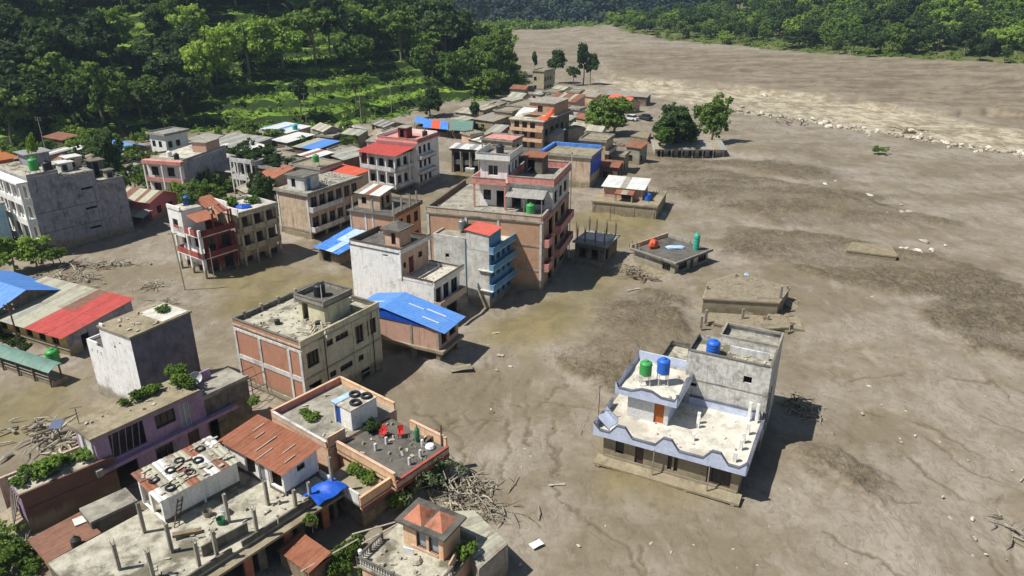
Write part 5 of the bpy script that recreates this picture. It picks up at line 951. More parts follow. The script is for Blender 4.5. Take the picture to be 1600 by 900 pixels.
def brick_yard():
    h = House('brick_annex', 'long dark brick annex with plants on its pale roof, lower left', (31,774), (168,724), None, z=3.5, rot=R_(47), D=2.6, cat='building'); W = h.W + .6
    h.walls('brick_dark', -1, 3.3, {}, rect=(0, W, 0, 2.6), faces='RF'); h.walls('purple_paint', -1, 3.3, {'L': [(.6,1.5,.6,2.0,'o')]}, rect=(0, W, 0, 2.6), faces='LB', name='pink_wall'); h.slab('roof_grim', 3.3, 3.5, (0, W, .1, 2.7)); MB().box(-.03, W, -.06, 0, 2.1, 2.25).build('band', 'brick_dark', h.o)
    h.litter((0, W, .2, 2.6), 3.5, 24, 17); MB().box(-.08, W, -.08, .1, 3.3, 3.56).build('parapet', 'brick_dark', h.o); MB().box(-.5, W-.5, 3.4, 3.6, 0, 3.3).build('rear_wall', 'brown_plaster', h.o)
    for i, t in enumerate((.3, 1.3, 2.3, 3.6, 4.9)): p = h.world(t, 1.2+.4*(i % 2)); shrub(p.x, p.y, 3.45, 1.0+.4*(i % 3), ['first', 'second', 'third', 'fourth', 'fifth'][i] + ' bush from the left on the dark brick annex roof', 'shrub', 1.3)
    MB().hexa([(-1.2,.2,1.0),(-.2,.2,1.0),(-.2,2.4,1.0),(-1.2,2.4,1.0)], [(-1.2,.2,1.15),(-.2,.2,1.5),(-.2,2.4,1.5),(-1.2,2.4,1.15)]).build('lean_to', 'mud_coat', h.o)
    for i in range(5): MB().beam((-.9+.1*i,.2+.45*i,1.1), (-.1,.3+.4*i,3.2), .08, .08).build('prop', 'wood_grey', h.o)
    r = House('rust_shed', 'low shed with flat rusty sheet roof below the dark brick annex', (74,878), (136,812), (32,850), z=1.6, rot=R_(50), cat='shed'); r.walls('brick_orange', -1, 1.5, {'R': [(.5,1.5,0,1.2,'o')]}, rect=(.1, r.W, .1, r.D)); r.roofsheets((-.1,-.1,1.6), (-.1,r.D+.1,1.6), (r.W,r.D+.1,1.75), (r.W,-.1,1.75), 4, 'tin_brown')
    g = House('low_shed', 'low grey flat roof with black front wall between the annex and the terrace', (142,818), (215,782), None, z=2.3, rot=R_(47), D=2.2, cat='shed'); g.walls('concrete_dark', -1, 2.2, {}, rect=(0, g.W, 0, 2.2)); g.slab('roof_concrete', 2.2, 2.3, (0, g.W, 0, 2.2)); g.parapet('concrete', 2.3, .1, .14, (0, g.W, 0, 2.2), 'R')
    for i, (px, py, w_) in enumerate(((118,820,.9),(104,846,.7),(120,868,.8))):
        b = House('junk_crate', ['white topped crate', 'dark open crate', 'brown plywood crate'][i] + ' in the junk heap beside the rusty shed', (px, py), None, None, z=1.9-.3*i, W=w_, D=w_*.8, rot=R_(40+9*i), cat='crate'); b.walls('wood_grey', .4, 1.8-.3*i, {}); b.slab(['tin_white', 'wood_brown', 'wood_grey'][i], 1.8-.3*i, 1.88-.3*i, None, .06, 'lid')
    return h
YARD = brick_yard()
DZ = 3.0
def deck():
    h = House('terrace_building', 'building with a bare concrete roof terrace and rows of column stubs, foreground', (320,893), (556,782), None, z=DZ, rot=R_(52), D=8.2); W = h.W
    r = (-5.5, W, 0, 8.2); ops = {'R': [(.4+3.05*i, 2.9+3.05*i, -.3, 2.4, 'o') for i in range(5)]}
    h.walls('concrete_dark', -1, DZ-.2, ops, rect=r); h.slab('roof_grim', DZ-.2, DZ, r); MB().box(-5.5, W+.4, -.75, -.02, DZ-.38, DZ-.2).build('ledge', 'roof_brown', h.o)
    for i in range(5): x = -3.4+3.05*i; MB().box(x-.25, x+.3, -.12, .12, -1, DZ-.4).build('pier', 'tile_orange', h.o)
    a0 = 0
    for x0, x1 in ((-5.4, 1.9), (2.6, 5.2), (5.3, W)): MB().box(x0, x1, .0, .13, DZ, DZ+.42).build('parapet', 'concrete_dark', h.o)
    MB().beam((.6, 1.2, DZ+.4), (3.6, .9, DZ+.4), .1, .8).build('low_wall', 'concrete_dark', h.o)
    cols = [((419,789),(419,752)), ((358,816),(356,772)), ((467,800),(466,768)), ((405,838),(403,798)), ((340,872),(336,830)), ((226,832),(217,786)), ((269,863),(263,818)), ((187,890),(182,850)), ((240,903),(236,862)), ((312,886),(310,848)), ((546,777),(545,730)), ((496,790),(495,760))]
    for b, t in cols:
        x, y = h.loc(*b, DZ); zt = HZ(b, t, DZ); h.col('concrete', x, max(y, .2), DZ, min(max(zt, DZ+1.2), DZ+2.6), .2, 'column_stub', rebar=.25)
    h.litter((-5, W-.5, .3, 4.2), DZ, 70, 12, 1.1)
    # long white wash house, tyres on its roof
    zt = HZ((254,818), (250,778), DZ); s = House('wash_house', 'long white shed on the terrace, its patched roof weighed down with tyres', (250,778), (378,724), (204,751), z=zt, rot=R_(50), cat='shed'); W2, D2 = s.W, s.D
    s.walls('white_paint', DZ, zt-.15, {'L': [(.2,D2*.42,DZ+.05,zt-.4,'o'),(D2*.52,D2-.25,DZ+.05,zt-.4,'o')], 'R': []}, rect=(0, W2, 0, D2)); s.band('white_paint', 'R', 2.7, 2.85, DZ, zt-.15, .06, (0, W2, 0, D2), 'pilaster'); s.band('concrete_dark', 'R', 0, W2, DZ, DZ+.25, .04, (0, W2, 0, D2), 'damp_course')
    s.roofsheets((-.25,-.3,zt-.12), (W2+.1,-.3,zt-.12), (W2+.1,D2+.2,zt+.3), (-.25,D2+.2,zt+.3), 8, ['tin_white','tin_grey_rust','tin_cream','tin_rust','tin_grey_rust','tin_white','tin_brown','tin_cream'], rows=3, jit=.06)
    rr_ = random.Random(3)
    def onr(x, y): return (x, y, zt-.12 + .42*(y+.3)/(D2+.5) + .12)
    ty = [(.5,D2*.55),(.9,.4),(1.7,D2*.6),(2.6,D2*.75),(2.5,.9),(3.5,D2*.5),(4.2,D2*.8)]
    for i, (x, y) in enumerate(ty): o = MB().torus(onr(x, y), .27, .09).build('tyre', 'rubber'); o.location = s.o.location; o.rotation_euler = s.o.rotation_euler; tag(o, ['old tyre at the near left corner of the patched shed roof', 'old tyre at the front edge of the patched shed roof', 'third tyre from the left on the patched shed roof', 'tyre beside the rust patch, rear, on the patched shed roof', 'tyre beside the rust patch, front, on the patched shed roof', 'tyre right of the rust patch on the patched shed roof', 'tyre farthest back on the patched shed roof'][i], 'tyre', 'tyres on the patched shed roof')
    j = MB()
    for i in range(46): x, y = rr_.uniform(0, W2), rr_.uniform(0, D2); a = rr_.uniform(-.5, .5)+(1.5 if rr_.random() < .3 else 0); p = onr(x, y); q_ = (p[0]+math.cos(a)*rr_.uniform(.2,.7), min(D2, p[1]+math.sin(a)*.4), p[2]+rr_.uniform(-.02,.08)); j.beam(p, q_, rr_.uniform(.05,.3), .04)
    o = j.build('roof_scraps', 'wood_bleached'); o.location = s.o.location; o.rotation_euler = s.o.rotation_euler; tag(struct(o, 'stuff'), 'loose boards, stones and scraps holding down the patched shed roof', 'scraps')
    pp = thing('leaning_ladder', 'dark ladder leaning on the white terrace shed', 'ladder', s.world(.3, -.5, DZ), s.th)
    for k in (-.16, .16): MB().beam((.0+k, -.35, .05), (.85+k, .3, 1.5), .06, .06).build('stile', 'wood_brown', pp)
    for i in range(6): u = (i+.7)/6.5; MB().beam((.85*u-.16, -.35+.65*u, .05+1.45*u), (.85*u+.16, -.35+.65*u, .05+1.45*u), .05, .05).build('rung', 'wood_brown', pp)
    # rust roofed house
    zt = HZ((443,776), (440,739), DZ)+.05; s = House('rust_roof_house', 'small white house with a rust red sheet roof on the terrace', (440,739), (494,702), (345,688), z=zt, rot=R_(55), cat='house'); W2, D2 = s.W, s.D
    s.walls('white_paint', DZ, zt-.1, {'R': [(1.2,1.9,zt-.85,zt-.35,'w'),], 'L': [(D2-1.6,D2-.35,DZ+.35,zt-.35,'o'),(D2-2.9,D2-2.0,DZ+.05,zt-.35,'d','grey_render'),(D2-4.4,D2-3.2,DZ+.05,zt-.4,'o')]}, rect=(.15, W2, .15, D2)); s.band('white_paint', 'L', D2-2.0, D2-1.7, DZ, zt-.1, .08, (.15, W2, .15, D2), 'pilaster'); s.band('concrete_dark', 'L', .1, D2, DZ, DZ+.2, .05, (.15, W2, .15, D2), 'damp_course'); s.band('concrete_dark', 'R', .02, W2-.2, DZ, DZ+.2, .05, (.15, W2, .15, D2), 'damp_course')
    s.roofsheets((-.2,-.25,zt-.05), (-.2,D2+.2,zt-.05), (W2+.2,D2+.2,zt+.32), (W2+.2,-.25,zt+.32), 9, 'tin_rust', jit=.03)
    for (x, y, l) in ((1.2,.6,.9), (1.9,1.5,1.1), (.6,2.6,1.5), (1.4,3.4,1.8), (1.8,4.6,.8), (2.3,5.4,1.0)): MB().beam((x-l/2, y, zt+.03+.37*(x-l/2)/W2), (x+l/2, y, zt+.03+.37*(x+l/2)/W2), .07, .05).build('batten', 'wood_bleached', s.o)
    # blue tarpaulin, bucket, basin
    t = MB(); n = 10; c = h.loc(508, 766, DZ+.6)
    for i in range(n+1):
        for k in range(n+1): u, v = i/n, k/n; t.v.append((c[0]-1.3+2.6*u, c[1]-.9+2.0*v, DZ+.25+.85*math.sin(math.pi*min(1, .2+.7*v))*(.75+.25*math.sin(u*9+v*4)) - .25*abs(u-.5)))
    t.f = [(i*(n+1)+k, (i+1)*(n+1)+k, (i+1)*(n+1)+k+1, i*(n+1)+k+1) for i in range(n) for k in range(n)]; o = t.build('blue_tarpaulin', 'tarp_deep', smooth=True); o.location = h.o.location; o.rotation_euler = h.o.rotation_euler; tag(o, 'bright blue tarpaulin draped over goods beside the rust roofed house', 'tarpaulin')
    for i, (px, py, m, lb) in enumerate(((352,803,'plastic_white','white plastic bucket by a column on the terrace'), (346,818,'fabric_green','green plastic basin by a column on the terrace'), (325,806,'wood_grey','small grey pail lying on the terrace floor'))):
        o = MB().lathe([(.17,0),(.22,.3),(.21,.31),(.15,.05)], 12).build('bucket', m); o.location = G(px, py, DZ); o.scale = (1.4,)*3; tag(o, lb, 'bucket')
    w = h.world(-.8, 1.0, DZ); o = MB().beam((-.8,0,.35), (.9,.1,.12), .35, .2); o = o.build('broken_bench', 'dark_red_paint'); o.location = G(292, 838, DZ); o.rotation_euler = (0,0,.4); tag(o, 'dark red broken bench lying on the terrace', 'bench')
    g_ = thing('gas_tank', 'dark rusty cylinder standing by the column stubs on the terrace', 'cylinder', G(122, 858, 1.4)); MB().lathe([(.3,0),(.32,.1),(.32,.8),(.15,1)], 12).build('barrel', 'iron', g_); MB().lathe([(.08,1),(.08,1.12)], 8).build('neck', 'iron', g_)
    fp = G(487, 815, DZ); shrub(fp.x, fp.y, DZ-.6, 1.7, 'spiky potted plant on the terrace front ledge', 'shrub', .6)
    po = MB().lathe([(.25,0),(.38,.4),(.4,.42),(.3,.1)], 12).build('plant_pot', 'concrete'); po.location = G(486, 818, DZ-.1); tag(po, 'round concrete pot on the terrace front ledge', 'plant pot')
    return h
DK = deck()
def peach():
    h = House('peach_terrace_house', 'peach house with a dark roof deck, red chairs and concrete stub posts', (618,742), (707,690), (515,693), z=3.75, cat='house', rot=R_(51.5)); W, D = h.W, h.D; fl = 3.05
    h.walls('peach_paint', -1, fl, {'R': [(.6+1.8*i, 1.8+1.8*i, .3, 2.3, 'o') for i in range(3)]}, rect=(.3, W-.2, .3, D)); h.slab('roof_dark', fl-.1, fl, (0, W, 0, D)); h.parapet('peach_paint', fl-.35, 1.0, .14, (0, W, 0, D), 'L', cap='peach_old'); h.parapet('peach_paint', fl-.35, 1.15, .14, (0, W, 0, D), 'F', cap='peach_old', gaps={'F': [(0, D-2.6)]}); h.parapet('peach_old', fl-.5, .55, .14, (0, W, 0, D), 'R', cap='red_paint', gaps={'R': [(0, W)]})
    MB().box(.1, W, -.06, -.0, fl-.75, fl-.5).build('red_band', 'red_paint', h.o)
    for (px, py) in ((587,704),(604,694),(640,726),(657,714),(660,698)): x, y = h.loc(px, py, fl); h.col('white_grime', x, y, fl, fl+.62, .18, 'post')
    x, y = h.loc(690, 697, fl); h.col('concrete_dark', x, y, fl, fl+1.9, .09, 'roof_pipe')
    h.litter((0, W, .2, D), fl, 30, 13)
    # lower balcony in front
    zb = fl-.5; a = h.loc(563, 780, zb+.6); rb = (a[0], 0, a[1], a[1]+4.6) ; rb = (min(a[0], -1.9), -.02, a[1], a[1]+4.4); h.slab('roof_brown', zb-.15, zb, rb); h.parapet('peach_paint', zb-.3, .95, .12, rb, 'R', cap='peach_paint'); h.walls('concrete_dark', -1, zb-.15, {}, rect=(rb[0]+.4, rb[1], rb[2]+.4, rb[3])); MB().box(rb[0], rb[1], rb[2]-.08, rb[2]-.01, zb-.42, zb-.3).build('red_band', 'red_paint', h.o)
    MB().box(rb[0], rb[0]+.14, rb[2]+.2, rb[3], zb, zb+.9).build('low_wall', 'white_grime', h.o)
    for i, (px, py) in enumerate(((552,728),(566,736),(577,742))): p = G(px, py, zb+.5); shrub(p.x, p.y, zb-.1, 1.1, ['left', 'middle', 'right'][i] + ' bush on the lower peach balcony', 'shrub', 1.1)
    # left deck
    q0 = h.loc(515, 668, fl); r2 = (-.6, W+1.0, D+.15, D+7.2); h.walls('peach_old', -1, fl+.1, {}, rect=r2); h.slab('roof_concrete', fl+.1, fl+.2, r2); h.parapet('peach_paint', fl+.2, .55, .13, r2, 'F', cap='peach_paint'); h.parapet('peach_old', fl+.2, .5, .13, r2, 'L', cap='white_grime'); h.parapet('salmon_band', fl+.2, .55, .13, r2, 'B', cap='peach_old'); MB().box(r2[0]+.1, r2[0]+1.8, D+.2, D+.35, fl+.2, fl+1.1).build('deck_wall', 'peach_old', h.o)
    for i, (px, py) in enumerate(((478,650),(490,655),(398,630))): p = G(px, py, fl+.2); shrub(p.x, p.y, fl+.1, 1.0, ['left of the pair of bushes by the peach deck wall', 'right of the pair of bushes by the peach deck wall', 'lone bush at the far left of the peach deck'][i], 'shrub', 1.2)
    h.litter(r2, fl+.2, 30, 14)
    # stair cabin with blue door
    b0 = h.loc(533, 667, fl); rc = (b0[0], b0[0]+2.6, b0[1]-1.4, b0[1]+.7); zt = fl+1.95; h.walls('white_paint', fl, zt, {'L': [(.12,.8,fl+.05,zt-.12,'d','door_blue')]}, rect=rc, faces='L'); h.walls('white_paint', fl, zt, {}, rect=rc, faces='R'); h.walls('brick_pink', fl, zt, {}, rect=rc, faces='FB', name='brick_wall'); h.slab('roof_pale', zt, zt+.1, rc, .06); MB().box(rc[0]-.1, rc[0]+1.6, rc[3]-.5, rc[3]+.15, zt+.1, zt+.16).build('tin_strip', 'tarp_pale', h.o)
    for i, (x, y) in enumerate(((.9,.5),(2.1,.6),(1.7,1.5))): o = MB().torus((0,0,0), .36, .12).build('tyre', 'rubber'); o.location = h.world(rc[0]+x, rc[2]+y, zt+.22); tag(o, ['nearest tyre on the blue doored roof cabin', 'right hand tyre on the blue doored roof cabin', 'rearmost tyre on the blue doored roof cabin'][i], 'tyre', 'tyres on the blue doored cabin')
    p = h.world(rc[0]+1.1, rc[2]-.9); shrub(p.x, p.y, fl, 1.5, 'dark bush beside the blue doored roof cabin', 'shrubdark', 1.1)
    p = G(488, 612, 2.6); tank(p.x, p.y, 1.7, 'tank_black', 'black water tank behind the peach deck beside the cream house', .5, 1.15); 
    for i, (px, py) in enumerate(((500,628),(512,632))): p = G(px, py, 2.0); shrub(p.x, p.y, 1.2, 1.8, ['leaf bush beside the black tank behind the peach deck', 'leaf bush nearest the blue doored cabin'][i], 'shrub', 1.0)
    for i, (px, py) in enumerate(((599,683),(627,683))):
        t = thing('plastic_chair', ['left', 'right'][i] + ' hand red plastic chair on the dark roof deck', 'chair', G(px, py, fl), h.th - 1.2 + .5*i, 'red chairs on the roof deck'); MB().box(-.24,.24,-.24,.24,.4,.45).build('seat', 'plastic_red', t); MB().hexa([(-.24,.2,.45),(.24,.2,.45),(.24,.25,.45),(-.24,.25,.45)], [(-.2,.3,.92),(.2,.3,.92),(.2,.34,.92),(-.2,.34,.92)]).build('backrest', 'plastic_red', t)
        for dx in (-.21, .21):
            for dy in (-.21, .21): MB().beam((dx, dy, .4), (dx*1.15, dy*1.15, 0), .05, .05).build('leg', 'plastic_red', t)
            MB().box(dx-.03, dx+.03, -.2, .26, .62, .66).build('armrest', 'plastic_red', t)
    g_ = thing('parasol', 'closed dark green parasol standing against the peach parapet', 'parasol', G(652, 690, fl)); MB().lathe([(.12,0),(.22,.5),(.2,1.1),(.04,1.4)], 10).build('canopy', 'fabric_green', g_); MB().tube((0,0,0), (0,0,1.5), .03).build('pole', 'iron', g_)
    o = MB().beam((0,0,.1), (1.3,.7,.9), .5, .06).build('leaning_board', 'wood_brown'); o.location = G(664, 690, fl); tag(o, 'dark board leaning against the peach parapet', 'board')
    for i, (px, py) in enumerate(((672,700),(582,668))):
        o = MB().lathe([(.35,0),(.4,.12),(.3,.3),(.1,.34)], 9).build('white_sack', 'cloth_white'); o.location = G(px, py, fl); tag(o, ['white sack at the right end of the dark roof deck', 'white sack beside the bush on the dark roof deck'][i], 'sack')
    return h
PE = peach()
def pavilion():
    zt = 4.75; h = House('pavilion_house', 'peach rooftop pavilion with orange tiled pyramids and a balustraded terrace', (693,843), (725,816), (613,818), z=zt, cat='house', rot=R_(60)); W, D = h.W+.0, h.D; fl = 2.75
    W = 2.3; h.walls('peach_paint', fl, zt-.15, {'L': [(1.0,1.75,fl+.25,zt-.35,'w','frame_wood','curtain'),(1.95,2.7,fl+.25,zt-.35,'w','frame_wood','curtain')], 'R': []}, rect=(.25, W-.2, .25, D-.25)); h.slab('roof_dark', zt-.15, zt, (-.1, W+.1, -.1, D+.1))
    MB().box(.2, .3, D-1.0-1.9, D-1.0+.2, fl+.1, fl+.25).build('sill', 'peach_old', h.o)
    def pyr(x0, x1, y0, y1, hh): MB().add([(x0,y0,zt),(x1,y0,zt),(x1,y1,zt),(x0,y1,zt),((x0+x1)/2,(y0+y1)/2,zt+hh)], [(0,1,4),(1,2,4),(2,3,4),(3,0,4),(3,2,1,0)]).build('tiled_pyramid', 'tile_orange', h.o)
    pyr(.25, W-.4, D*.52, D-.3, .75); pyr(.35, W-.3, .35, D*.48, .6)
    # terrace
    c = h.loc(563, 873, fl+.55); e = h.loc(636, 905, fl+.5); r = (min(c[0], -1.6), W+1.6, -.9, max(c[1], D+1.2)); h.slab('roof_grim', fl-.2, fl, r); h.walls('peach_old', -1, fl-.2, {}, rect=(r[0]+.2, r[1]-.1, r[2]+.2, r[3]-.2))
    def balus(f, a, b):
        m_ = MB(); h.fbox(m_, f, a, b, -.12, 0, fl+.5, fl+.6, r); o = m_.build('balustrade_rail', 'concrete_dark', h.o); n = int((b-a)/.2)
        for i in range(n): m_ = MB(); t = a+.1+(b-a-.2)*i/max(1, n-1); x, y = h.at(f, t, -.06, r); m_.lathe([(.035,0),(.06,.15),(.035,.3),(.05,.5)], 6, (x, y, fl)); m_.build('baluster', 'rail_white', o)
        for t in (a+.06, (a+b)/2, b-.06): x, y = h.at(f, t, -.06, r); h.col('concrete_dark', x, y, fl, fl+.66, .16, 'newel')
    balus('L', 0, r[3]-r[2]); balus('B', r[1]-r[0]-2.4, r[1]-r[0]); balus('R', 0, 2.2)
    MB().box(W+.2, W+.32, -.7, D*.6, fl, fl+.6).build('low_wall', 'concrete', h.o); MB().beam((r[0]+2.2, r[2]+.3, fl+.35), (r[0]+3.2, r[2]+.5, fl+.35), .1, .7).build('low_wall', 'peach_old', h.o)
    h.litter((r[0], 0, r[2], r[3]), fl, 26, 15)
    # tin roof lean-to on the right
    p = [h.loc(705, 805, 2.7), h.loc(740, 803, 2.7), h.loc(794, 846, 2.7), h.loc(748, 886, 2.7)]; t = thing('tin_lean_to', 'rust streaked tin roof lean-to beside the peach pavilion', 'lean-to', h.o.location, h.th); q_ = [(p[3][0], p[3][1], 2.5), (p[2][0], p[2][1], 2.5), (p[1][0], p[1][1], 3.0), (p[0][0], p[0][1], 3.0)]
    sheets(t, q_[3], q_[0], q_[1], q_[2], 6, ['tin_cream','tin_grey_rust','tin_cream','tin_grey_rust','tin_cream','tin_grey_rust']); xs = [a[0] for a in q_]; ys = [a[1] for a in q_]
    MB().hexa([(q_[0][0],q_[0][1],-1),(q_[1][0],q_[1][1],-1),(q_[2][0],q_[2][1],-1),(q_[3][0],q_[3][1],-1)], [(q_[0][0],q_[0][1],2.42),(q_[1][0],q_[1][1],2.42),(q_[2][0],q_[2][1],2.9),(q_[3][0],q_[3][1],2.9)]).build('wall', 'concrete', t)
    s_ = G(729, 868, fl); shrub(s_.x, s_.y, fl-.2, 1.6, 'bright green bush beside the peach pavilion', 'shrub', 1.0)
    o = MB().box(-.35,.35,-.03,.03,0,.7).build('white_board', 'plastic_white'); o.location = G(640, 868, fl); o.rotation_euler = (.15,0,h.th-1.4); tag(o, 'plain white board leaning under the pavilion windows', 'board')
    o = MB().lathe([(.12,0),(.14,.3),(.1,.35)], 10).build('lamp_globe', 'plastic_white'); o.location = G(563, 866, fl+.6); tag(o, 'white globe lamp on the pavilion terrace corner', 'lamp')
    o = MB().lathe([(.35,0),(.4,.1),(.25,.3)], 9).build('plaster_sack', 'wood_bleached'); o.location = G(650, 878, fl); tag(o, 'pale plaster sack on the pavilion terrace floor', 'sack')
    # small rust roof at the bottom edge, hedge plants
    s = House('rust_hut', 'small rust roofed hut at the bottom edge beside tall green plants', (482,893), (520,870), (445,880), z=1.6, rot=R_(52), cat='hut', D=3); s.walls('brick_dark', -1, 1.5, {}); s.roofsheets((-.1,-.1,1.55), (-.1,3.1,1.55), (s.W,3.1,1.9), (s.W,-.1,1.9), 4, 'tin_rust')
    for i, (px, py, hh) in enumerate(((500,900,1.9),(515,893,2.2),(528,886,2.4),(540,878,2.5),(552,869,2.2),(560,858,1.8),(522,906,1.8),(540,900,1.9),(568,905,1.5))):
        g = G(px, py, 0); shrub(g.x, g.y, 0, hh, 'upright bright green garden plant in the yard left of the pavilion', 'shrub', .55, group='upright plants in the pavilion yard')
    for i, (a, b) in enumerate((((1150/5+320, 575/5+720), (620, 815)), ((565, 850), (622, 818)), ((470, 893), (560, 842)))):
        p, q2 = G(a[0], a[1], 1.6), G(b[0], b[1], 1.9); o = MB().tube(p, q2, .06, .05, 6).build('loose_pipe', 'wood_bleached'); tag(o, ['grey pipe lying across the gap behind the pavilion terrace', 'shorter grey pipe leaning on the pavilion terrace', 'long thin rail above the garden plants'][i], 'pipe')
    return h
PV = pavilion()
# ---------------------------------------------------------------- back of the village, left
def apartments():
    h = House('grey_apartment_block', 'tall bare grey apartment block with white balconied front at the left edge', (41,277), None, None, z=11.0, W=12.5, D=11, rot=R_(52)); W, D = 12.5, 11
    secs = [(0, 4.0, 11.0), (4.0, 8.6, 10.2), (8.6, 12.5, 8.4)]
    for i, (x0, x1, z) in enumerate(secs):
        sl = {'R': [(x1-x0-2.2, x1-x0-.6, zz, zz+.3, 'o') for zz in ((2.0, 4.9, 7.8) if i == 1 else ())]}
        h.walls('grey_render', -1, z-.2, sl, rect=(x0, x1-.01, 0, D), faces='RFB' + ('L' if i == 0 else ''), name='wall'); h.slab('roof_grim', z-.2, z, (x0, x1-.01, 0, D)); h.litter((x0, x1, 0, D-1), z, 26, 30+i); h.parapet('grey_render', z, .3 if i != 1 else .12, .14, (x0, x1-.01, 0, D), 'RF' if i < 2 else 'RFB')
    h.band('grey_render_dark', 'R', 0, 8.5, 5.75, 5.85, .03); h.band('grey_render_dark', 'R', 0, 8.5, 2.9, 3.0, .03)
    for k, z in enumerate((1.6, 4.5, 7.4)):
        h.balcony('L', 0, D, z, 1.2, 'white_paint', 'white_paint', .75, rect=(0, W, -.02, D))
        for t in (.2, 2.8, 5.4, 8.0, D-.2): x, y = h.at('L', t, 1.05); h.col('white_paint', x, y, z, z+2.8, .3)
        h.walls('white_paint', z, z+2.8, {'L': [(.8+2.0*i, 1.9+2.0*i, z+.5, z+2.1, 'w') for i in range(5)]}, rect=(-.06, .3, 0, D), faces='L', name='front_wall')
    for t in (.2, 2.8, 5.4, 8.0, D-.2): x, y = h.at('L', t, 1.05); h.col('white_paint', x, y, -1, 1.5, .3)
    mb = MB(); h.fbox(mb, 'L', -.1, D, -.1, 1.4, 10.15, 10.4); mb.build('canopy_slab', 'white_paint', h.o)
    h.walls('grey_render', 11, 12.7, {'R': []}, rect=(2.6, 5.6, 6, 9)); h.slab('tin', 12.7, 12.8, (2.6, 5.6, 6, 9), .4)
    for i, (x, y, w_, hh, m) in enumerate(((5.4,2.6,1.6,1.2,'white_grime'), (7.0,4.0,1.8,1.5,'brown_plaster'), (9.8,3.2,1.7,2.4,'concrete_dark'), (10.6,1.0,1.0,1.2,'concrete'))):
        z = 10.2 if x < 8.6 else 8.4; h.walls(m, z, z+hh, {'R': [(.2,.9,z+.1,z+hh-.2,'o')]}, rect=(x, x+w_, y, y+w_)); h.slab('tin_white' if i < 2 else 'concrete_dark', z+hh, z+hh+.1, (x, x+w_, y, y+w_), .25)
    p = h.world(1.6, 1.2); tank(p.x, p.y, 11.0, 'tank_green', 'green water tank on the grey apartment block beneath climbing vines', .62, 1.6, .5)
    p = h.world(3.4, 1.6); tank(p.x, p.y, 11.0, 'tank_black', 'black water tank beside the green one on the grey apartment block', .6, 1.3)
    p = h.world(2.4, 3.0); tree('bush', p.x, p.y, 12.2, 4.6, 'tall vine covered frame rising above the green tank of the apartment block', 'plant', name='climbing_vine', sx=.45)
    return h
AP = apartments()
b = House('blue_wall_house', 'pale blue house wall at the far left edge beside the apartment block', (-42,345), (-18,333), None, z=5.5, rot=R_(52), D=6, W=4, cat='house'); b.walls('blue_wall_pale', -1, 7, {'R': [(1,2,z,z+1.3,'w') for z in (1.5,4.5)]}); b.slab('concrete', 7, 7.15, None, .2)
def pinkhouse():
    h = House('pink_house', 'small pink house with striped tin roof and a tin porch', (233,316), (274,300), (184,308), z=3.5, cat='house', rot=R_(70)); W, D = h.W, h.D
    h.walls('pink_paint', -1, 3.4, {'R': [(1.2,2.2,1.2,2.4,'w'),(3.6,4.6,1.2,2.4,'w')], 'L': [(D*.45,D*.45+.15,.4,3.2,'o')]}, rect=(.3, W, .3, D-.3)); MB().add([(.3,.35,3.4),(W,.35,3.4),(W*.5,.35,4.4)], [(0,1,2)]).build('gable_wall', 'pink_paint', h.o)
    h.roofsheets((-.2,-.2,3.35), (-.2,D+.1,3.35), (W*.5,D+.1,4.5), (W*.5,-.2,4.5), 9, ['tin_brown','tin_cream','tin_cream','tin_brown','tin_cream','tin_cream','tin_brown']); h.roofsheets((W+.3,D+.1,3.35), (W+.3,-.2,3.35), (W*.5,-.2,4.5), (W*.5,D+.1,4.5), 9, ['tin_brown','tin'])
    h.roofsheets((-1.9,-.1,1.5), (-1.9,D,1.5), (.3,D,2.1), (.3,-.1,2.1), 8, ['tin','tin_cream','tin_grey_rust'], name='porch_sheet')
    for y in (.1, D*.33, D*.66, D-.2): h.col('wood_brown', -1.8, y, -1, 1.45, .12, 'porch_post')
    return h
pinkhouse()
def pinkgrey():
    h = House('pink_fronted_house', 'house with pink and cream balcony front and a long blank grey side', (285,253), (347,229), (222,251), z=6.6, cat='house', rot=R_(76)); W, D = h.W, h.D
    h.walls('grey_render', -1, 6.4, {'R': [(2.5,3.1,2.6,3.3,'o'),(6.2,6.8,3.2,3.9,'o')]}, faces='RFB'); h.walls('white_paint', -1, 6.4, {'L': [(.8+3.2*i, 2.2+3.2*i, z, z+1.6, 'w') for i in range(2) for z in (1.0, 3.9)]}, faces='L', name='front_wall')
    h.balcony('L', -.1, D+.3, 3.2, .9, 'concrete', 'salmon_band', .6); mb = MB(); h.fbox(mb, 'L', -.1, D+.3, -.1, 1.0, 6.15, 6.75); mb.build('roof_band', 'salmon_band', h.o); h.balcony('L', -.1, D+.3, .5, .9, 'concrete', 'salmon_band', .5)
    for t in (.1, D*.5, D): x, y = h.at('L', t, .8); h.col('white_paint', x, y, -1, 6.15, .25)
    h.slab('roof_pale', 6.4, 6.6, None, .05); h.parapet('grey_render', 6.6, .35, .14, None, 'R'); h.walls('brick_pink', 6.6, 8.4, {}, rect=(7, 11, .1, 3)); h.slab('concrete', 8.4, 8.5, (7, 11, .1, 3), .2)
    for i, (x, y) in enumerate(((1.5,2.2),(2.8,4.6))): p = h.world(x, y); tank(p.x, p.y, 6.6, 'tank_white' if i else 'tank_black', ['black tank at the corner of the pink fronted house roof', 'white tank on the pink fronted house roof'][i], .45, 1.0)
    return h
pinkgrey()
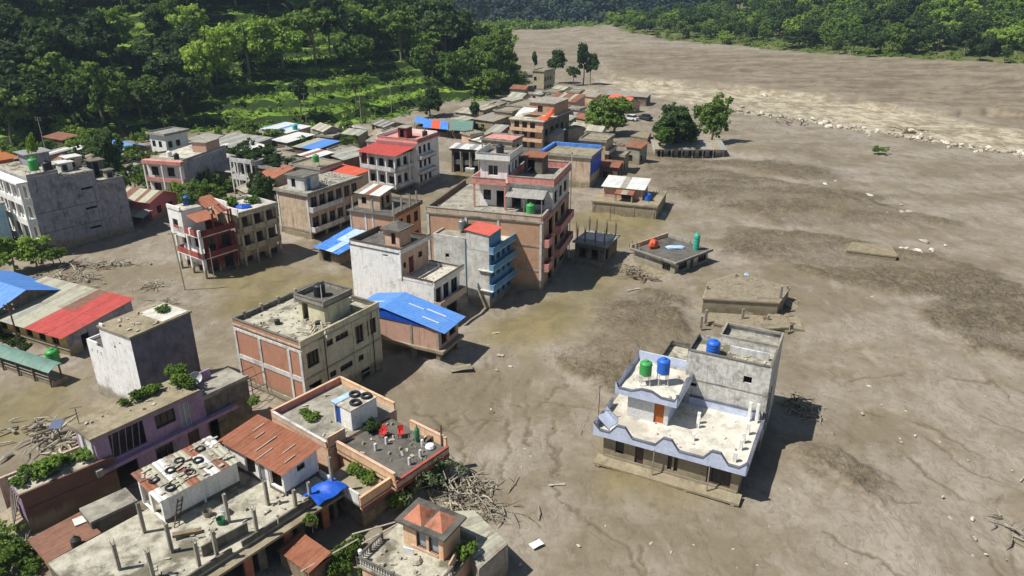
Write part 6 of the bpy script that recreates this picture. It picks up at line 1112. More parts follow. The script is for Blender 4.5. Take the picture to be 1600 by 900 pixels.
def hut(name, label, A, R, L, z, wall, roof, cat='house', rot=None, ops=True, style='shed', rise=.5, W=None, D=None, over=.3, two=False):
    h = House(name, label, A, R, L, z=z, cat=cat, rot=R_(rot) if rot is not None else None, W=W, D=D); W, D = h.W, h.D
    zs = [.5] if z < 4.2 else [.6, 3.4] if z < 7 else [.6, 3.4, 6.0]
    o = {'R': [(.5+1.9*i, 1.5+1.9*i, zz, zz+1.3, 'w') for i in range(int((W-.6)/1.9)) for zz in zs if zz+1.4 < z], 'L': [(.5+1.9*i, 1.5+1.9*i, zz, zz+1.3, 'w') for i in range(int((D-.6)/1.9)) for zz in zs if zz+1.4 < z]} if ops else {}
    if style == 'flat':
        h.walls(wall, -1, z, o); h.slab('concrete', z-.05, z+.12, None, over); h.slab(roof, z+.12, z+.14, (.1, W-.1, .1, D-.1), 0, 'roof_surface'); h.litter((.2, W-.2, .2, D-.2), z+.14, 10, int(W*100)); h.parapet('concrete', z+.12, .3, .12, None, 'RLFB', out=over-.05)
    elif style == 'shed':
        h.walls(wall, -1, z-.05, o); MB().add([(0,0,z-.05),(W,0,z-.05),(W,0,z+rise-.05),(0,D,z-.05),(W,D,z-.05),(W,D,z+rise-.05)], [(0,1,2),(5,4,3),(1,4,5,2)]).build('gable_wall', wall, h.o)
        h.roofsheets((-over,-over,z), (-over,D+over,z), (W+over,D+over,z+rise), (W+over,-over,z+rise), max(3, int(D/1.0)), roof)
    else:
        h.walls(wall, -1, z-.05, o); xm = W/2; MB().add([(0,0,z-.05),(W,0,z-.05),(xm,0,z+rise-.08),(0,D,z-.05),(W,D,z-.05),(xm,D,z+rise-.08)], [(0,1,2),(5,4,3)]).build('gable_wall', wall, h.o); n = max(3, int(D/1.0))
        h.roofsheets((-over,-over,z-.15), (-over,D+over,z-.15), (xm,D+over,z+rise), (xm,-over,z+rise), n, roof); h.roofsheets((W+over,D+over,z-.15), (W+over,-over,z-.15), (xm,-over,z+rise), (xm,D+over,z+rise), n, roof)
    return h
def temple():
    p = G(8, 290, 0); p = G(8, 262, 4.5); t = thing('orange_temple', 'small orange two tiered pagoda temple at the left edge', 'temple', (p.x, p.y, 0), R_(55)); t.scale = (.72, .72, .85)
    MB().box(-3.2,3.2,-3.2,3.2,-1,4.6).build('wall', 'ochre_paint', t)
    for i, (r0, r1, z0, z1) in enumerate(((5.2, 2.2, 4.5, 6.0), (2.8, .7, 7.4, 8.6))): MB().hexa([(-r0,-r0,z0),(r0,-r0,z0),(r0,r0,z0),(-r0,r0,z0)], [(-r1,-r1,z1),(r1,-r1,z1),(r1,r1,z1),(-r1,r1,z1)]).build('tiered_roof', 'paint_orange', t)
    MB().box(-1.6,1.6,-1.6,1.6,5.8,7.5).build('upper_wall', 'tile_orange', t); MB().lathe([(.6,8.5),(.35,9.2),(.15,9.7),(.02,10.4)], 10).build('finial', 'paint_yellow', t)
    for k in range(4): a = k*math.pi/2; MB().box(-.6,.6,-.06,.06,1.5,3.8).build('window', 'frame_wood', t).location = (math.sin(a)*3.22, -math.cos(a)*3.22, 0)
    for k, c in enumerate([c for c in t.children if c.name.startswith('window')]): c.rotation_euler = (0,0,k*math.pi/2)
temple()
hut('teal_white_house', 'small white house with teal trim and brick side beneath the forest', (257,212), (287,204), (221,211), 6.0, 'white_paint', 'tin', rot=62, style='flat', over=.5)
hut('blue_tarp_house', 'brick house under a wide blue sheet roof at the forest foot', (183,239), (219,226), (145,231), 3.2, 'brick_dark', 'tin_blue', style='gable', rise=1.2, rot=58, ops=False)
hut('tin_hut', 'tin hut with a pale sagging roof near the orange temple', (75,243), (93,232), (63,240), 3.0, 'wood_grey', ['tin','tin_white'], rot=55)
hut('tin_hut', 'second pale roofed tin hut, right of the one near the temple', (108,238), (128,231), (97,235), 3.0, 'wood_grey', ['tin_white','tin'], rot=50)
hut('tin_hut', 'rusty brown roofed hut under the trees behind the apartment block', (97,219), (112,213), (66,214), 3.0, 'wood_brown', ['tin_brown','tin_rust'], rot=60)
hut('grey_hut', 'small grey flat roofed hut left of the pink fronted house', (207,262), (222,252), (195,258), 3.2, 'white_grime', 'roof_concrete', style='flat', rot=66)
hut('grey_hut', 'cream walled hut between the apartment block and the dark tree', (135,256), (147,246), (115,250), 3.4, 'brown_plaster', ['tin','tin_rust'], rot=58)
hut('long_tin_shed', 'long pale tin roofed shed at the forest foot behind the white balcony house', (372,232), (410,217), (338,220), 3.2, 'wood_grey', ['tin','tin_cream','tin'], rot=62, D=11)
hut('tin_hut', 'low hut with a bright tin roof left of the long pale shed', (318,222), (338,214), (292,218), 3.2, 'brick_dark', ['tin','tin_grey_rust'], rot=62)
hut('tin_hut', 'white tin roofed hut just behind the white balcony house', (386,237), (410,230), (376,232), 4.0, 'concrete_dark', 'tin_white', rot=50)
def balconyhouse():
    h = House('white_balcony_house', 'old white house with louvred balconies under a wild roof garden', (397,252), (412,243), (356,250), z=6.3, cat='house', rot=R_(66), W=7); D = h.D
    h.walls('white_grime', -1, 6.1, {'L': [(.4+1.25*i, 1.2+1.25*i, z, z+1.8, 'w') for i in range(4) for z in (.8, 3.7)]}); h.balcony('L', 0, D, 3.0, .8, 'white_grime', 'white_grime', .7); h.balcony('L', 0, D, 6.1, .8, 'white_grime', 'white_grime', .6); h.slab('roof_concrete', 6.1, 6.25, None, .1)
    for t in (.1, D*.33, D*.66, D-.1): x, y = h.at('L', t, .7); h.col('white_paint', x, y, -1, 6.0, .18)
    for i, (x, y, hh) in enumerate(((.8,1.5,1.8),(1.2,4,1.6),(3,2.2,2.2),(3.6,5,2.0),(5.6,2.0,2.4),(6.2,4.4,1.8))): p = h.world(x, y); shrub(p.x, p.y, 6.1, hh, ['front right', 'front left', 'middle right', 'middle left', 'rear right', 'rear left'][i] + ' bush of the wild garden on the white balcony house', 'shrubdark', 1.4, group='wild roof garden bushes')
    w_ = hut('brick_garden_house', 'dark brick house with a leafy roof behind the rust brown roof', (440,266), (468,250), (398,262), 5.2, 'brick_dark', 'roof_dark', style='flat', rot=66)
    for i, (x, y, hh) in enumerate(((1,2,1.8),(2.5,4.5,2.0),(4,1.5,1.7),(4.5,5.5,2.1))): p = w_.world(x, y); shrub(p.x, p.y, 5.2, hh, ['near', 'left', 'right', 'far'][i] + ' bush on the dark brick garden house roof', 'shrubdark', 1.5, group='roof bushes of the brick garden house')
balconyhouse()
hut('rust_roof_house', 'plaster house with a plain rust brown pitched roof in mid village', (428,278), (457,269), (400,274), 4.8, 'brown_plaster', 'tin_orange', rot=58, rise=.9)
hut('blue_white_shed', 'long shed with a white and blue tin roof at the forest foot', (448,208), (480,200), (408,201), 3.2, 'brown_plaster', ['tin_white','tin_white','tin_white','tarp_pale','tarp_blue'], rot=54, rise=.5)
hut('tin_shed', 'dark sided shed with a pale tin roof in front of the blue and white shed', (448,223), (478,212), (435,222), 3.0, 'concrete_dark', 'tin_white', rot=56, D=5)
hut('blue_roof_shed', 'brick shed under a bright blue sheet roof in mid village', (493,234), (521,223), (475,231), 3.2, 'brick_dark', ['tin_blue','tin_blue','tin_blue','tin_blue','tin_cream','tin_cream'], rot=60, D=6)
hut('white_roof_shed', 'long low shed with patched white and rust roof in mid village', (490,248), (522,243), (461,243), 3.6, 'concrete_dark', ['tin_white','tin_white','tin_rust','tin_white'], rot=48)
c8 = hut('roof_tank_house', 'old flat roofed house carrying a green tank on a stand in mid village', (500,265), (524,254), (455,258), 5.4, 'white_grime', 'roof_brown', style='flat', rot=62)
p = c8.world(1.0, 1.6); tank(p.x, p.y, 5.5, 'tank_green', 'green water tank on a stand on the old flat roofed house in mid village', .55, 1.2, .9)
p = G(505, 249, 5.0); tank(p.x, p.y, 4.0, 'tank_teal', 'round green tank on the patched white and rust roof', .6, 1.2)
p = G(461, 200, 3.8); tank(p.x, p.y, 3.3, 'tank_teal', 'green tank on the blue and white tin roof at the forest foot', .6, 1.3)
hut('red_canopy_stall', 'low stall under torn orange red tarpaulins left of the red roofed house', (545,277), (570,268), (522,264), 4.6, 'brown_plaster', ['tarp_orange','tin_tomato','tarp_orange'], rot=52, rise=.35, ops=False, cat='stall')
hut('grey_tin_house', 'house with a broad dusty grey tin roof left of the red roofed house', (537,250), (569,240), (524,230), 3.6, 'brick_dark', ['tin','tin_cream','tin'], rot=40, D=7, rise=.6)
hut('mud_roof_hut', 'low hut with a mud coated pale roof near the forest edge', (534,207), (574,202), (517,200), 2.2, 'mud_coat', ['tin_cream','tin_white'], rot=35, style='gable', rise=.8, D=5)
hut('mud_roof_hut', 'dark mud coated hut right of the pale roofed hut at the forest edge', (600,198), (620,190), (575,193), 2.0, 'mud_rubble', ['tin','concrete_dark'], rot=40, style='gable', rise=.7)
def tent(name, label, pts, z0, z1, m, cat='tarp shelter'):
    a = [G(px, py, z0) for px, py in pts]; c = sum(a, Vector())/len(a); c.z = 0; t = thing(name, label, cat, c); a = [x-c for x in a]; l = (a[0]+a[3])/2; r = (a[1]+a[2])/2; l.z = r.z = z1
    sheets(t, a[0], a[1], r, l, 3, m, 'tarp_panel', .5, .05); sheets(t, a[2], a[3], l, r, 3, m, 'tarp_panel', .5, .05)
    for p in a: MB().tube((p.x*.93, p.y*.93, -.5), (p.x*.93, p.y*.93, z0), .07).build('post', 'wood_brown', t)
    MB().hexa([(a[i].x*.8, a[i].y*.8, -.5) for i in range(4)], [(a[i].x*.8, a[i].y*.8, 1.1) for i in range(4)]).build('stacked_goods', 'wood_brown', t)
tent('tarp_shelter', 'blue tarp shelter at the far end of the open ground by the forest', [(647,191),(665,195),(672,188),(655,184)], 2.0, 2.9, 'tarp_blue')
tent('tarp_shelter', 'shelter of blue and orange tarps in the row near the forest', [(660,199),(700,203),(702,191),(668,187)], 2.0, 3.0, ['tarp_blue','tarp_orange','tarp_blue'])
tent('tarp_shelter', 'dark green roofed shelter at the right end of the tarp row', [(702,203),(738,206),(742,189),(712,185)], 2.0, 3.2, 'tin_green')
# ---------------------------------------------------------------- back of the village, right of the open ground
def ruinhouse():
    h = House('dark_ruin_house', 'long dark roofless two storey house behind the big brick building', (846,243), (862,235), (713,228), z=4.7, rot=R_(71), W=6, cat='ruin'); D = h.D
    h.walls('concrete_dark', -1, 4.4, {'L': [(.5+1.9*i, 1.9+1.9*i, z, z+1.5, 'o') for i in range(int((D-.5)/1.9)) for z in (.2, 2.6)]}); h.slab('roof_dark', 4.4, 4.55, None, .4)
    for i in range(int(D/1.9)+1): x, y = h.at('L', .2+1.9*i, .35); h.col('concrete', x, y, -1, 4.4, .2)
    h.roofsheets((-.6,D-6,4.9), (-.6,D+.3,4.9), (3,D+.3,5.2), (3,D-6,5.2), 6, ['tin_white','tin','tin_white']); 
    for i in range(7): h.col('concrete', .6+.5*(i % 2), .8+2.3*i, 4.55, 5.2+.3*(i % 3), .22)
    MB().box(-.9, -.2, D-5.0, D-3.2, 0, 1.3).build('white_stall', 'white_paint', h.o)
ruinhouse()
h = hut('pink_roof_house', 'low house with a dusty pink roof band left of the peach balcony house', (800,222), (815,214), (758,215), 5.6, 'brown_plaster', 'salmon_band', style='flat', rot=66)
def peachfar():
    h = House('peach_balcony_house', 'peach three storey house with orange tarp on its roof edge, far village', (849,189), (893,168), (800,184), z=7.0, cat='house', rot=R_(64)); W, D = 15, h.D
    h.walls('peach_old', -1, 6.8, {'L': [(.8+1.9*i, 2.0+1.9*i, z, z+1.5, 'w') for i in range(3) for z in (.8, 3.0+.2, 5.0)], 'R': []}, rect=(0, W, 0, D), faces='LB'); h.walls('concrete_dark', -1, 6.8, {'R': [(1+3*i, 2.5+3*i, z, z+1.6, 'o') for i in range(4) for z in (.8, 3.4)]}, rect=(0, W, 0, D), faces='RF', name='dark_wall')
    for z in (2.5, 4.7): h.balcony('L', 0, D, z, .7, 'peach_old', 'peach_paint', .6, rect=(0, W, 0, D))
    h.slab('roof_pale', 6.8, 7.0, (0, W, 0, D), .4); h.walls('brick_orange', 7, 9.6, {'L': [(2,3.2,7.6,9,'w')]}, rect=(6.5, W, .3, D-1.5)); h.slab('concrete', 9.6, 9.75, (6.5, W, .3, D-1.5), .3); h.roofsheets((2.5,D-4,8.2), (2.5,D-.5,8.2), (5.5,D-.5,8.6), (5.5,D-4,8.6), 3, 'tin_white')
    t = MB(); n = 8
    for i in range(n+1):
        for k in range(n+1): u, v = i/n, k/n; t.v.append((.4+4.5*u, -.6+2.0*v, 7.1+1.8*u*(.6+.4*math.sin(v*5)) + .4*math.sin(u*7)*v))
    t.f = [(i*(n+1)+k, (i+1)*(n+1)+k, (i+1)*(n+1)+k+1, i*(n+1)+k+1) for i in range(n) for k in range(n)]; o = t.build('orange_tarpaulin', 'tarp_orange'); o.location = h.o.location; o.rotation_euler = h.o.rotation_euler; tag(o, 'orange tarpaulin flung over the roof corner of the far peach house', 'tarpaulin')
peachfar()
bt = hut('blue_edged_house', 'brown house whose roof parapets are wrapped in blue tarp', (923,247), (945,238), (848,240), 5.7, 'brown_plaster', 'roof_brown', style='flat', rot=69, W=7.5, ops=False)
for f in 'FB':
    mb = MB(); bt.fbox(mb, f, 0, bt.face(f)[2], -.3, .25, 5.75, 6.5); mb.build('blue_tarp_edge', 'tarp_blue', bt.o)
mb = MB(); bt.fbox(mb, 'R', .1, 7.4, -.05, .1, 2.5, 5.7); mb.build('blue_tarp_side', 'tarp_deep', bt.o)
tw = hut('tan_tower_house', 'narrow tan three storey house right of the blue tarp edged house', (946,222), (961,213), (907,219), 6.7, 'brown_plaster', 'roof_brown', style='flat', rot=68)
for z in (2.2, 4.5): tw.balcony('R', 0, tw.W, z, .8, 'brown_plaster', 'brown_plaster', .5)
def platform():
    h = House('buried_flat_roof', 'buried concrete building showing only its flat roof, a brick hut on top', (1026,323), (1041,298), (926,313), z=2.25, rot=R_(70), cat='building'); W, D = 9.6, h.D
    h.walls('mud_coat', -1, 2.0, {}, rect=(0, W, 0, D)); h.slab('roof_brown', 2.0, 2.25, (0, W, 0, D), .15); 
    for i in range(4): h.band('concrete', 'L', .2+D/3.2*i, .4+D/3.2*i, -1, 2.0, .06, (0, W, 0, D), 'column')
    a = h.loc(985, 300, 2.25); rc = (2.6, 7.2, D-7.6, D-1.2); h.walls('brick_pink', 2.25, 4.1, {'L': [(3.0,4.6,2.3,3.8,'o')], 'R': [(1.6,2.6,2.9,3.7,'o')]}, rect=rc); h.roofsheets((rc[0]-.5,rc[2]-.4,4.1), (rc[0]-.5,rc[3]+.4,4.1), (rc[1]+.3,rc[3]+.4,4.7), (rc[1]+.3,rc[2]-.4,4.7), 7, ['tin_white','tin_white','tin_white','tin_grey_rust'])
    h.roofsheets((rc[0]-2.0,rc[2]+1.2,3.5), (rc[0]-2.0,rc[2]+4.2,3.5), (rc[0]-.2,rc[2]+4.2,3.9), (rc[0]-.2,rc[2]+1.2,3.9), 3, ['tin_rust','tin_grey_rust'], name='porch_sheet')
    for y in (rc[2]+1.4, rc[2]+4.0): h.col('concrete', rc[0]-1.8, y, 2.25, 3.5, .2)
    p = h.world(3.0, 2.0); tank(p.x, p.y, 2.25, 'tank_blue', 'blue barrel on the buried flat roof with the brick hut', .55, 1.2)
    for i in range(6): h.col('concrete', 8.5-.6*i, .6+.35*i, 2.25, 2.9, .16, 'post')
platform()
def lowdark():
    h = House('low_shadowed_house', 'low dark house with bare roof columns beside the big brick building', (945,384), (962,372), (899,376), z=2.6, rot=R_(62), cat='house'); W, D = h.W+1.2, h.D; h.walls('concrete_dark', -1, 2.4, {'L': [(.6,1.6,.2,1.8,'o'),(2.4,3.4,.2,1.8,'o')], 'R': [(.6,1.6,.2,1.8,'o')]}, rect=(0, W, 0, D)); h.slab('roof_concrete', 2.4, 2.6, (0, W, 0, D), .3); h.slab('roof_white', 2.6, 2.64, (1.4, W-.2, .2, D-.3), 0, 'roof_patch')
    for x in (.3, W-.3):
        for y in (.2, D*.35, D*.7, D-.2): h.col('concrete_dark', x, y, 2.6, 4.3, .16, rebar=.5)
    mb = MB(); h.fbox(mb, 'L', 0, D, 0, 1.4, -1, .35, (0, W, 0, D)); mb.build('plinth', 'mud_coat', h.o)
lowdark()
def school():
    h = House('low_school', 'long low pillared building half buried beneath the dark trees', (1133,233), None, (1027,236), z=1.9, rot=R_(88), W=5, cat='building'); D = h.D; h.walls('white_grime', -1, 1.8, {'L': [(.6+2.2*i, 1.9+2.2*i, .1, 1.3, 'o') for i in range(int((D-.6)/2.2))]}, rect=(.8, 5, 0, D)); h.roofsheets((-.3,-.4,1.8), (-.3,D+.4,1.8), (5.4,D+.4,2.7), (5.4,-.4,2.7), 12, ['tin','mud_coat','tin_grey_rust'])
    for i in range(int(D/2.2)+1): h.col('white_grime', .1, .2+2.2*i, -1, 1.8, .25)
school()
hut('red_roof_house', 'low house with a bright red hipped sheet roof behind the green banyan', (978,163), (1001,161), (958,155), 2.6, 'brown_plaster', 'tin_tomato', style='gable', rise=1.6, rot=30)
hut('long_tin_shed', 'long grey roofed shed on the river side behind the red roofed house', (1010,152), (1028,146), (953,146), 2.6, 'concrete_dark', ['tin','mud_coat'], rot=68, W=6)
hut('pink_far_house', 'pale pink house with a broken brown roof behind the peach balcony house', (898,160), (915,153), (862,154), 4.5, 'peach_old', ['tin_brown','tin_rust','tin_cream'], rot=66, rise=.9)
hut('white_roofed_house', 'small house with a white rounded roof left of the far peach house', (838,182), (852,176), (806,180), 6.0, 'concrete', 'tin_white', rot=66, style='gable', rise=.8)
hut('mud_house', 'brown flat house just left of the far peach house', (800,176), (815,168), (777,172), 4.2, 'mud_coat', 'roof_brown', style='flat', rot=60)
hut('mud_house', 'grey broken house above the peach house, below the forest tip', (828,168), (842,160), (800,163), 4.6, 'concrete', 'roof_brown', style='flat', rot=60)
hut('mud_house', 'mud brown roof nearest the lone tall trees', (905,152), (940,146), (870,143), 2.6, 'mud_coat', ['mud_coat','tin_cream'], rot=50, rise=.7)
hut('mud_house', 'low ruined house between forest tip and pink far house', (872,145), (885,138), (855,141), 3.0, 'mud_coat', 'mud_rubble', style='flat', rot=60)
hut('blue_far_house', 'tiny house with dark blue front beyond the far peach house', (866,152), (872,149), (853,151), 4.6, 'blue_wall', 'concrete_dark', style='flat', rot=64)
hut('mud_house', 'mud brown house right of the dark green tarp shelter', (770,190), (792,182), (748,184), 2.8, 'mud_coat', ['mud_coat','tin'], rot=55)
hut('mud_house', 'second mud brown house above the tarp shelter row', (755,172), (775,166), (738,168), 2.6, 'mud_coat', ['tin_cream','mud_coat'], rot=55)
hut('river_tower_house', 'tan upright house beside the lone dark tree at the valley mouth', (850,112), (860,108), (836,110), 6.5, 'tan_paint', 'roof_brown', style='flat', rot=60)
def car(px, py, label, m, rz):
    t = thing('stranded_car', label, 'car', G(px, py, 0), rz); MB().hexa([(-2.1,-.85,.35),(2.1,-.85,.35),(2.1,.85,.35),(-2.1,.85,.35)], [(-2.0,-.8,.95),(2.0,-.8,.9),(2.0,.8,.9),(-2.0,.8,.95)]).build('body', m, t); MB().hexa([(-1.5,-.76,.95),(1.2,-.76,.95),(1.2,.76,.95),(-1.5,.76,.95)], [(-1.1,-.62,1.5),(.6,-.62,1.5),(.6,.62,1.5),(-1.1,.62,1.5)]).build('cabin', 'glass', t); MB().box(-1.12,.62,-.63,.63,1.49,1.54).build('roof', m, t)
    for x in (-1.3, 1.3):
        for y in (-.85, .85): MB().tube((x, y-.1, .32), (x, y+.1, .32), .33, n=12).build('wheel', 'rubber', t)
car(986, 188, 'pale car stranded right of the green banyan tree', 'car_white', 2.4); car(1008, 187, 'dark car stranded right of the green banyan tree', 'cloth_dark', 2.2)
# ---------------------------------------------------------------- village trees and bushes
def vt(px, py, key, h, label, sx=1, name=None, z=0, cat='tree'): g = G(px, py, z); return tree(key, g.x, g.y, z, h, label, cat, None, name, sx)
vt(957, 212, 'fine', 11, 'broad bright green banyan tree in the middle of the far village', 1.3); vt(1057, 236, 'finedark', 13, 'big dark green tree above the low half buried school', 1.1); vt(1111, 224, 'fullmid', 12.5, 'thinner tree right of the big dark tree by the school', .8); vt(1040, 245, 'mid', 7, 'low leafy tree at the left foot of the big dark tree', .9)
vt(866, 130, 'dark', 12, 'dark round tree standing alone near the valley mouth', .8); vt(911, 131, 'darktall', 19, 'tall slim dark tree, highest of the pair at the valley mouth', .55); vt(922, 132, 'dark', 11, 'shorter dark tree right of the tall slim one', .7); vt(896, 132, 'dark', 7, 'low dark tree left of the tall slim one', .9); vt(835, 120, 'darktall', 11, 'small dark tree behind the tan upright house', .4)
vt(672, 182, 'finedark', 10, 'rounded dark tree behind the tarp shelters at the hill foot', .9); vt(742, 195, 'darktall', 8, 'small upright tree right of the green roofed shelter', .7); vt(547, 222, 'mid', 5, 'small round tree among the huts beside the grey tin roof', .9)
vt(170, 300, 'finedark', 13, 'dark leafy tree right of the grey apartment block', .6); vt(188, 322, 'mid', 6, 'small tree between the apartment block and the pink house', .8); vt(160, 330, 'bush', 6, 'bright bush left of the pink house', .7, 'leafy_bush', cat='bush'); vt(213, 300, 'darkbush', 6, 'bush behind the pink house roof', .8, 'leafy_bush', cat='bush'); vt(240, 292, 'bush', 4, 'light bush beneath the pink fronted house', .9, 'leafy_bush', cat='bush'); vt(280, 318, 'bush', 4.5, 'bush at the corner of the blank grey house side', .8, 'leafy_bush', cat='bush')
vt(20, 230, 'mid', 14, 'large pale green tree at the left edge above the temple', 1.1); vt(60, 420, 'bush', 5.5, 'bright leafy tree in front of the apartment block at left', 1.0); vt(25, 425, 'bush', 6, 'leafy tree at the left edge above the blue shed', .9); vt(85, 415, 'darkbush', 3.5, 'low dark bush right of the bright tree by the apartment block', 1.0, 'leafy_bush', cat='bush'); vt(130, 240, 'bush', 6, 'bright bush left of the blue tarp house', .9, 'leafy_bush', cat='bush'); vt(100, 222, 'bush', 7, 'bright tree behind the tin huts near the temple', .8)
vt(430, 228, 'darkbush', 5, 'green bush between the pale sheds in mid village', 1.2, 'leafy_bush', cat='bush'); vt(1372, 241, 'darkbush', 2.2, 'lone green bush far out on the mud flat', 1.6, 'leafy_bush', cat='bush'); vt(760, 205, 'bush', 2.5, 'grassy bush beside the green shelter', 1.6, 'leafy_bush', cat='bush')
for i, (px, py) in enumerate(((345,318),(352,285),(330,345),(415,312),(300,330),(455,292))): vt(px, py, 'bush' if i % 2 else 'darkbush', 3.5, ['bush behind the orange canopy', 'bush at the foot of the white balcony house', 'bush left of the tan house roof', 'bush behind the weathered house', 'bush beside the blank grey house', 'bush behind the rust brown roof'][i], .9, 'leafy_bush', cat='bush')
# ---------------------------------------------------------------- poles
pole(289, 452, 7.5, 'pale leaning utility pole in front of the red and white house', r=.1, m='wood_bleached', arms=1, lean=(-.3, 0)); pole(335, 435, 4.2, 'short street lamp post in front of the dark red balconies', r=.06, m='rail_white', arms=0, name='lamp_post', cat='lamp post'); pole(565, 196, 8, 'thin pale utility pole near the mud roofed huts', r=.09, m='wood_bleached'); pole(480, 203, 9, 'utility pole behind the blue and white shed', r=.09); pole(612, 178, 9, 'utility pole on the terraces left of the tarp shelters', r=.09, m='wood_bleached')
pole(75, 250, 9, 'utility pole behind the apartment block tanks', r=.09, m='wood_bleached', arms=2)
for i, (px, py) in enumerate(((953,345),(900,372),(1012,338))): pole(px, py, 2.6, ['bare post in the flooded street right of the brick building', 'bare post beside the low dark house', 'bare post in front of the buried flat roof'][i], r=.06, arms=0, m='wood_brown', name='bare_post', cat='post')
# ---------------------------------------------------------------- driftwood, rubble, boulders
def driftwood(px, py, label, n, rx, ry, hh, seed, m='wood_bleached', lmin=.8, lmax=3.0, r=.06):
    rr_ = random.Random(seed); t = thing('driftwood_pile', label, 'driftwood', G(px, py, 0)); per = 1
    for k in range(0, n, per):
        mb = MB()
        for i in range(per):
            x, y = rr_.gauss(0, .4)*rx, rr_.gauss(0, .4)*ry; z = abs(rr_.gauss(.2, .4))*hh*max(0, 1-(x/rx)**2-(y/ry)**2); a = rr_.uniform(0, 6.28); L = rr_.uniform(lmin, lmax); e = rr_.uniform(-.2, .5); p = Vector((x, y, z)); q_ = p + Vector((math.cos(a)*L, math.sin(a)*L, e*L*.6)); rad = r*rr_.uniform(.4, 1.6); md = p.lerp(q_, .55) + Vector((rr_.uniform(-.1,.1), rr_.uniform(-.1,.1), .12))
            mb.tube(p, md, rad, rad*.8, 5); mb.tube(md, q_, rad*.8, rad*.35, 5)
            if rr_.random() < .5: mb.tube(md, md + Vector((rr_.uniform(-.6,.6), rr_.uniform(-.6,.6), rr_.uniform(.1,.7))), rad*.5, rad*.15, 4)
        mb.build('branch', m if k % 3 else ('wood_grey', 'mud_coat', 'wood_brown')[k % 2 + (k % 5 == 0)], t)
    return t
driftwood(705, 775, 'large pile of bleached driftwood branches above the peach pavilion', 170, 4.2, 3.0, 1.3, 1, lmax=2.2, r=.055); driftwood(755, 800, 'long tail of broken branches running toward the mud', 60, 3.4, 1.6, .7, 2, 'wood_grey', lmax=1.8, r=.045); driftwood(665, 765, 'grey twigs tangled around the mud covered tree', 60, 2.2, 2.4, 1.0, 12, lmax=1.8, r=.04)
driftwood(90, 690, 'drift logs and timber left of the purple house', 40, 4, 2.6, .6, 3, lmax=3, r=.11); driftwood(40, 672, 'scattered logs at the left edge of the mud pool', 16, 3, 2, .4, 4, lmax=2.5, r=.12)
driftwood(108, 438, 'tangle of debris behind the blue shed', 60, 5, 3, 1.0, 5, lmax=2.2, r=.07); driftwood(150, 415, 'line of drifted timber below the apartment block', 40, 7, 1.6, .5, 6, 'wood_grey', lmax=2.5, r=.08); driftwood(240, 448, 'fallen bleached tree crown lying in the mud street', 40, 2, 1.5, .8, 7, lmax=2, r=.05)
driftwood(255, 482, 'stranded root mass behind the bare dark sided house', 60, 1.8, 1.4, 1.2, 8, 'wood_grey', lmax=1.6, r=.07); driftwood(1250, 640, 'dark heap of wreckage in the shadow of the stranded house', 70, 1.6, 3.0, .9, 9, 'wood_grey', lmax=1.5, r=.07); driftwood(1165, 490, 'broken timber strewn over the buried walls', 40, 5, 1.5, .5, 10, lmax=2.2, r=.05)
driftwood(985, 425, 'timber frame wreckage left of the low pale house', 40, 2.2, 2.5, 1.4, 11, 'wood_grey', lmax=2, r=.06); driftwood(1010, 436, 'uprooted stump beside the low pale house', 14, 1.4, .8, .6, 13, 'wood_brown', lmax=1.8, r=.09); driftwood(520, 395, 'pale wreckage below the blue tarps', 60, 2.8, 2.2, .9, 14, lmax=1.8, r=.08); driftwood(870, 150, 'ruin debris scattered by the far houses', 60, 12, 8, 1.0, 15, lmax=4, r=.15); driftwood(775, 185, 'wreckage among the far mud brown houses', 70, 9, 7, 1.4, 16, lmax=3, r=.14); driftwood(45, 870, 'snarl of branches in the bottom left corner', 60, 1.6, 3.0, .8, 17, 'wood_grey', lmax=1.5, r=.05); driftwood(1580, 830, 'half buried roots at the right edge of the mud', 14, .8, 2.5, .25, 18, 'wood_grey', lmax=2.0, r=.06); driftwood(970, 228, 'rubble and timber below the green banyan tree', 40, 7, 3, .8, 19, 'wood_grey', lmax=2.5, r=.12)
for i, (px, py, n_) in enumerate(((1060,118,14),(1180,140,16),(1290,140,18),(1400,160,16),(1480,150,22),(1560,175,14),(1130,105,12),(1350,118,14),(1250,192,14),(1420,205,12))): driftwood(px, py, ['first', 'second', 'third', 'fourth', 'fifth', 'sixth', 'seventh', 'eighth', 'ninth', 'tenth'][i] + ' low drift of dark debris on the far river bank', n_, 9, 4, .8, 60+i, 'wood_brown' if i % 2 else 'wood_grey', lmax=4, r=.16)
vt(640, 770, 'darkbush', 3.4, 'mud greyed tree crown left of the driftwood pile', 1.0, 'leafy_bush', cat='bush'); vt(672, 762, 'darkbush', 3.0, 'dark leafy crown against the peach house wall by the driftwood', 1.0, 'leafy_bush', cat='bush'); vt(620, 800, 'bush', 2.4, 'green bush at the corner of the pavilion roof', .8, 'leafy_bush', cat='bush')
g_ = G(655, 768, 0); nrs = np.random.default_rng(9); cs = np.stack([nrs.normal(0, 1.3, 60), nrs.normal(0, 1.2, 60), 1.6+nrs.random(60)*1.3], -1); v, f, c = leaves(cs, np.full((60, 3), .5), 40, .28, nrs, aspect=.35); o = link('mud_coated_leaves', leafmesh('mud_coated_leaves', v, f, c, 'leaf_grey')); o.location = g_; tag(struct(o, 'stuff'), 'grey mud coated foliage hanging over the driftwood pile', 'foliage')
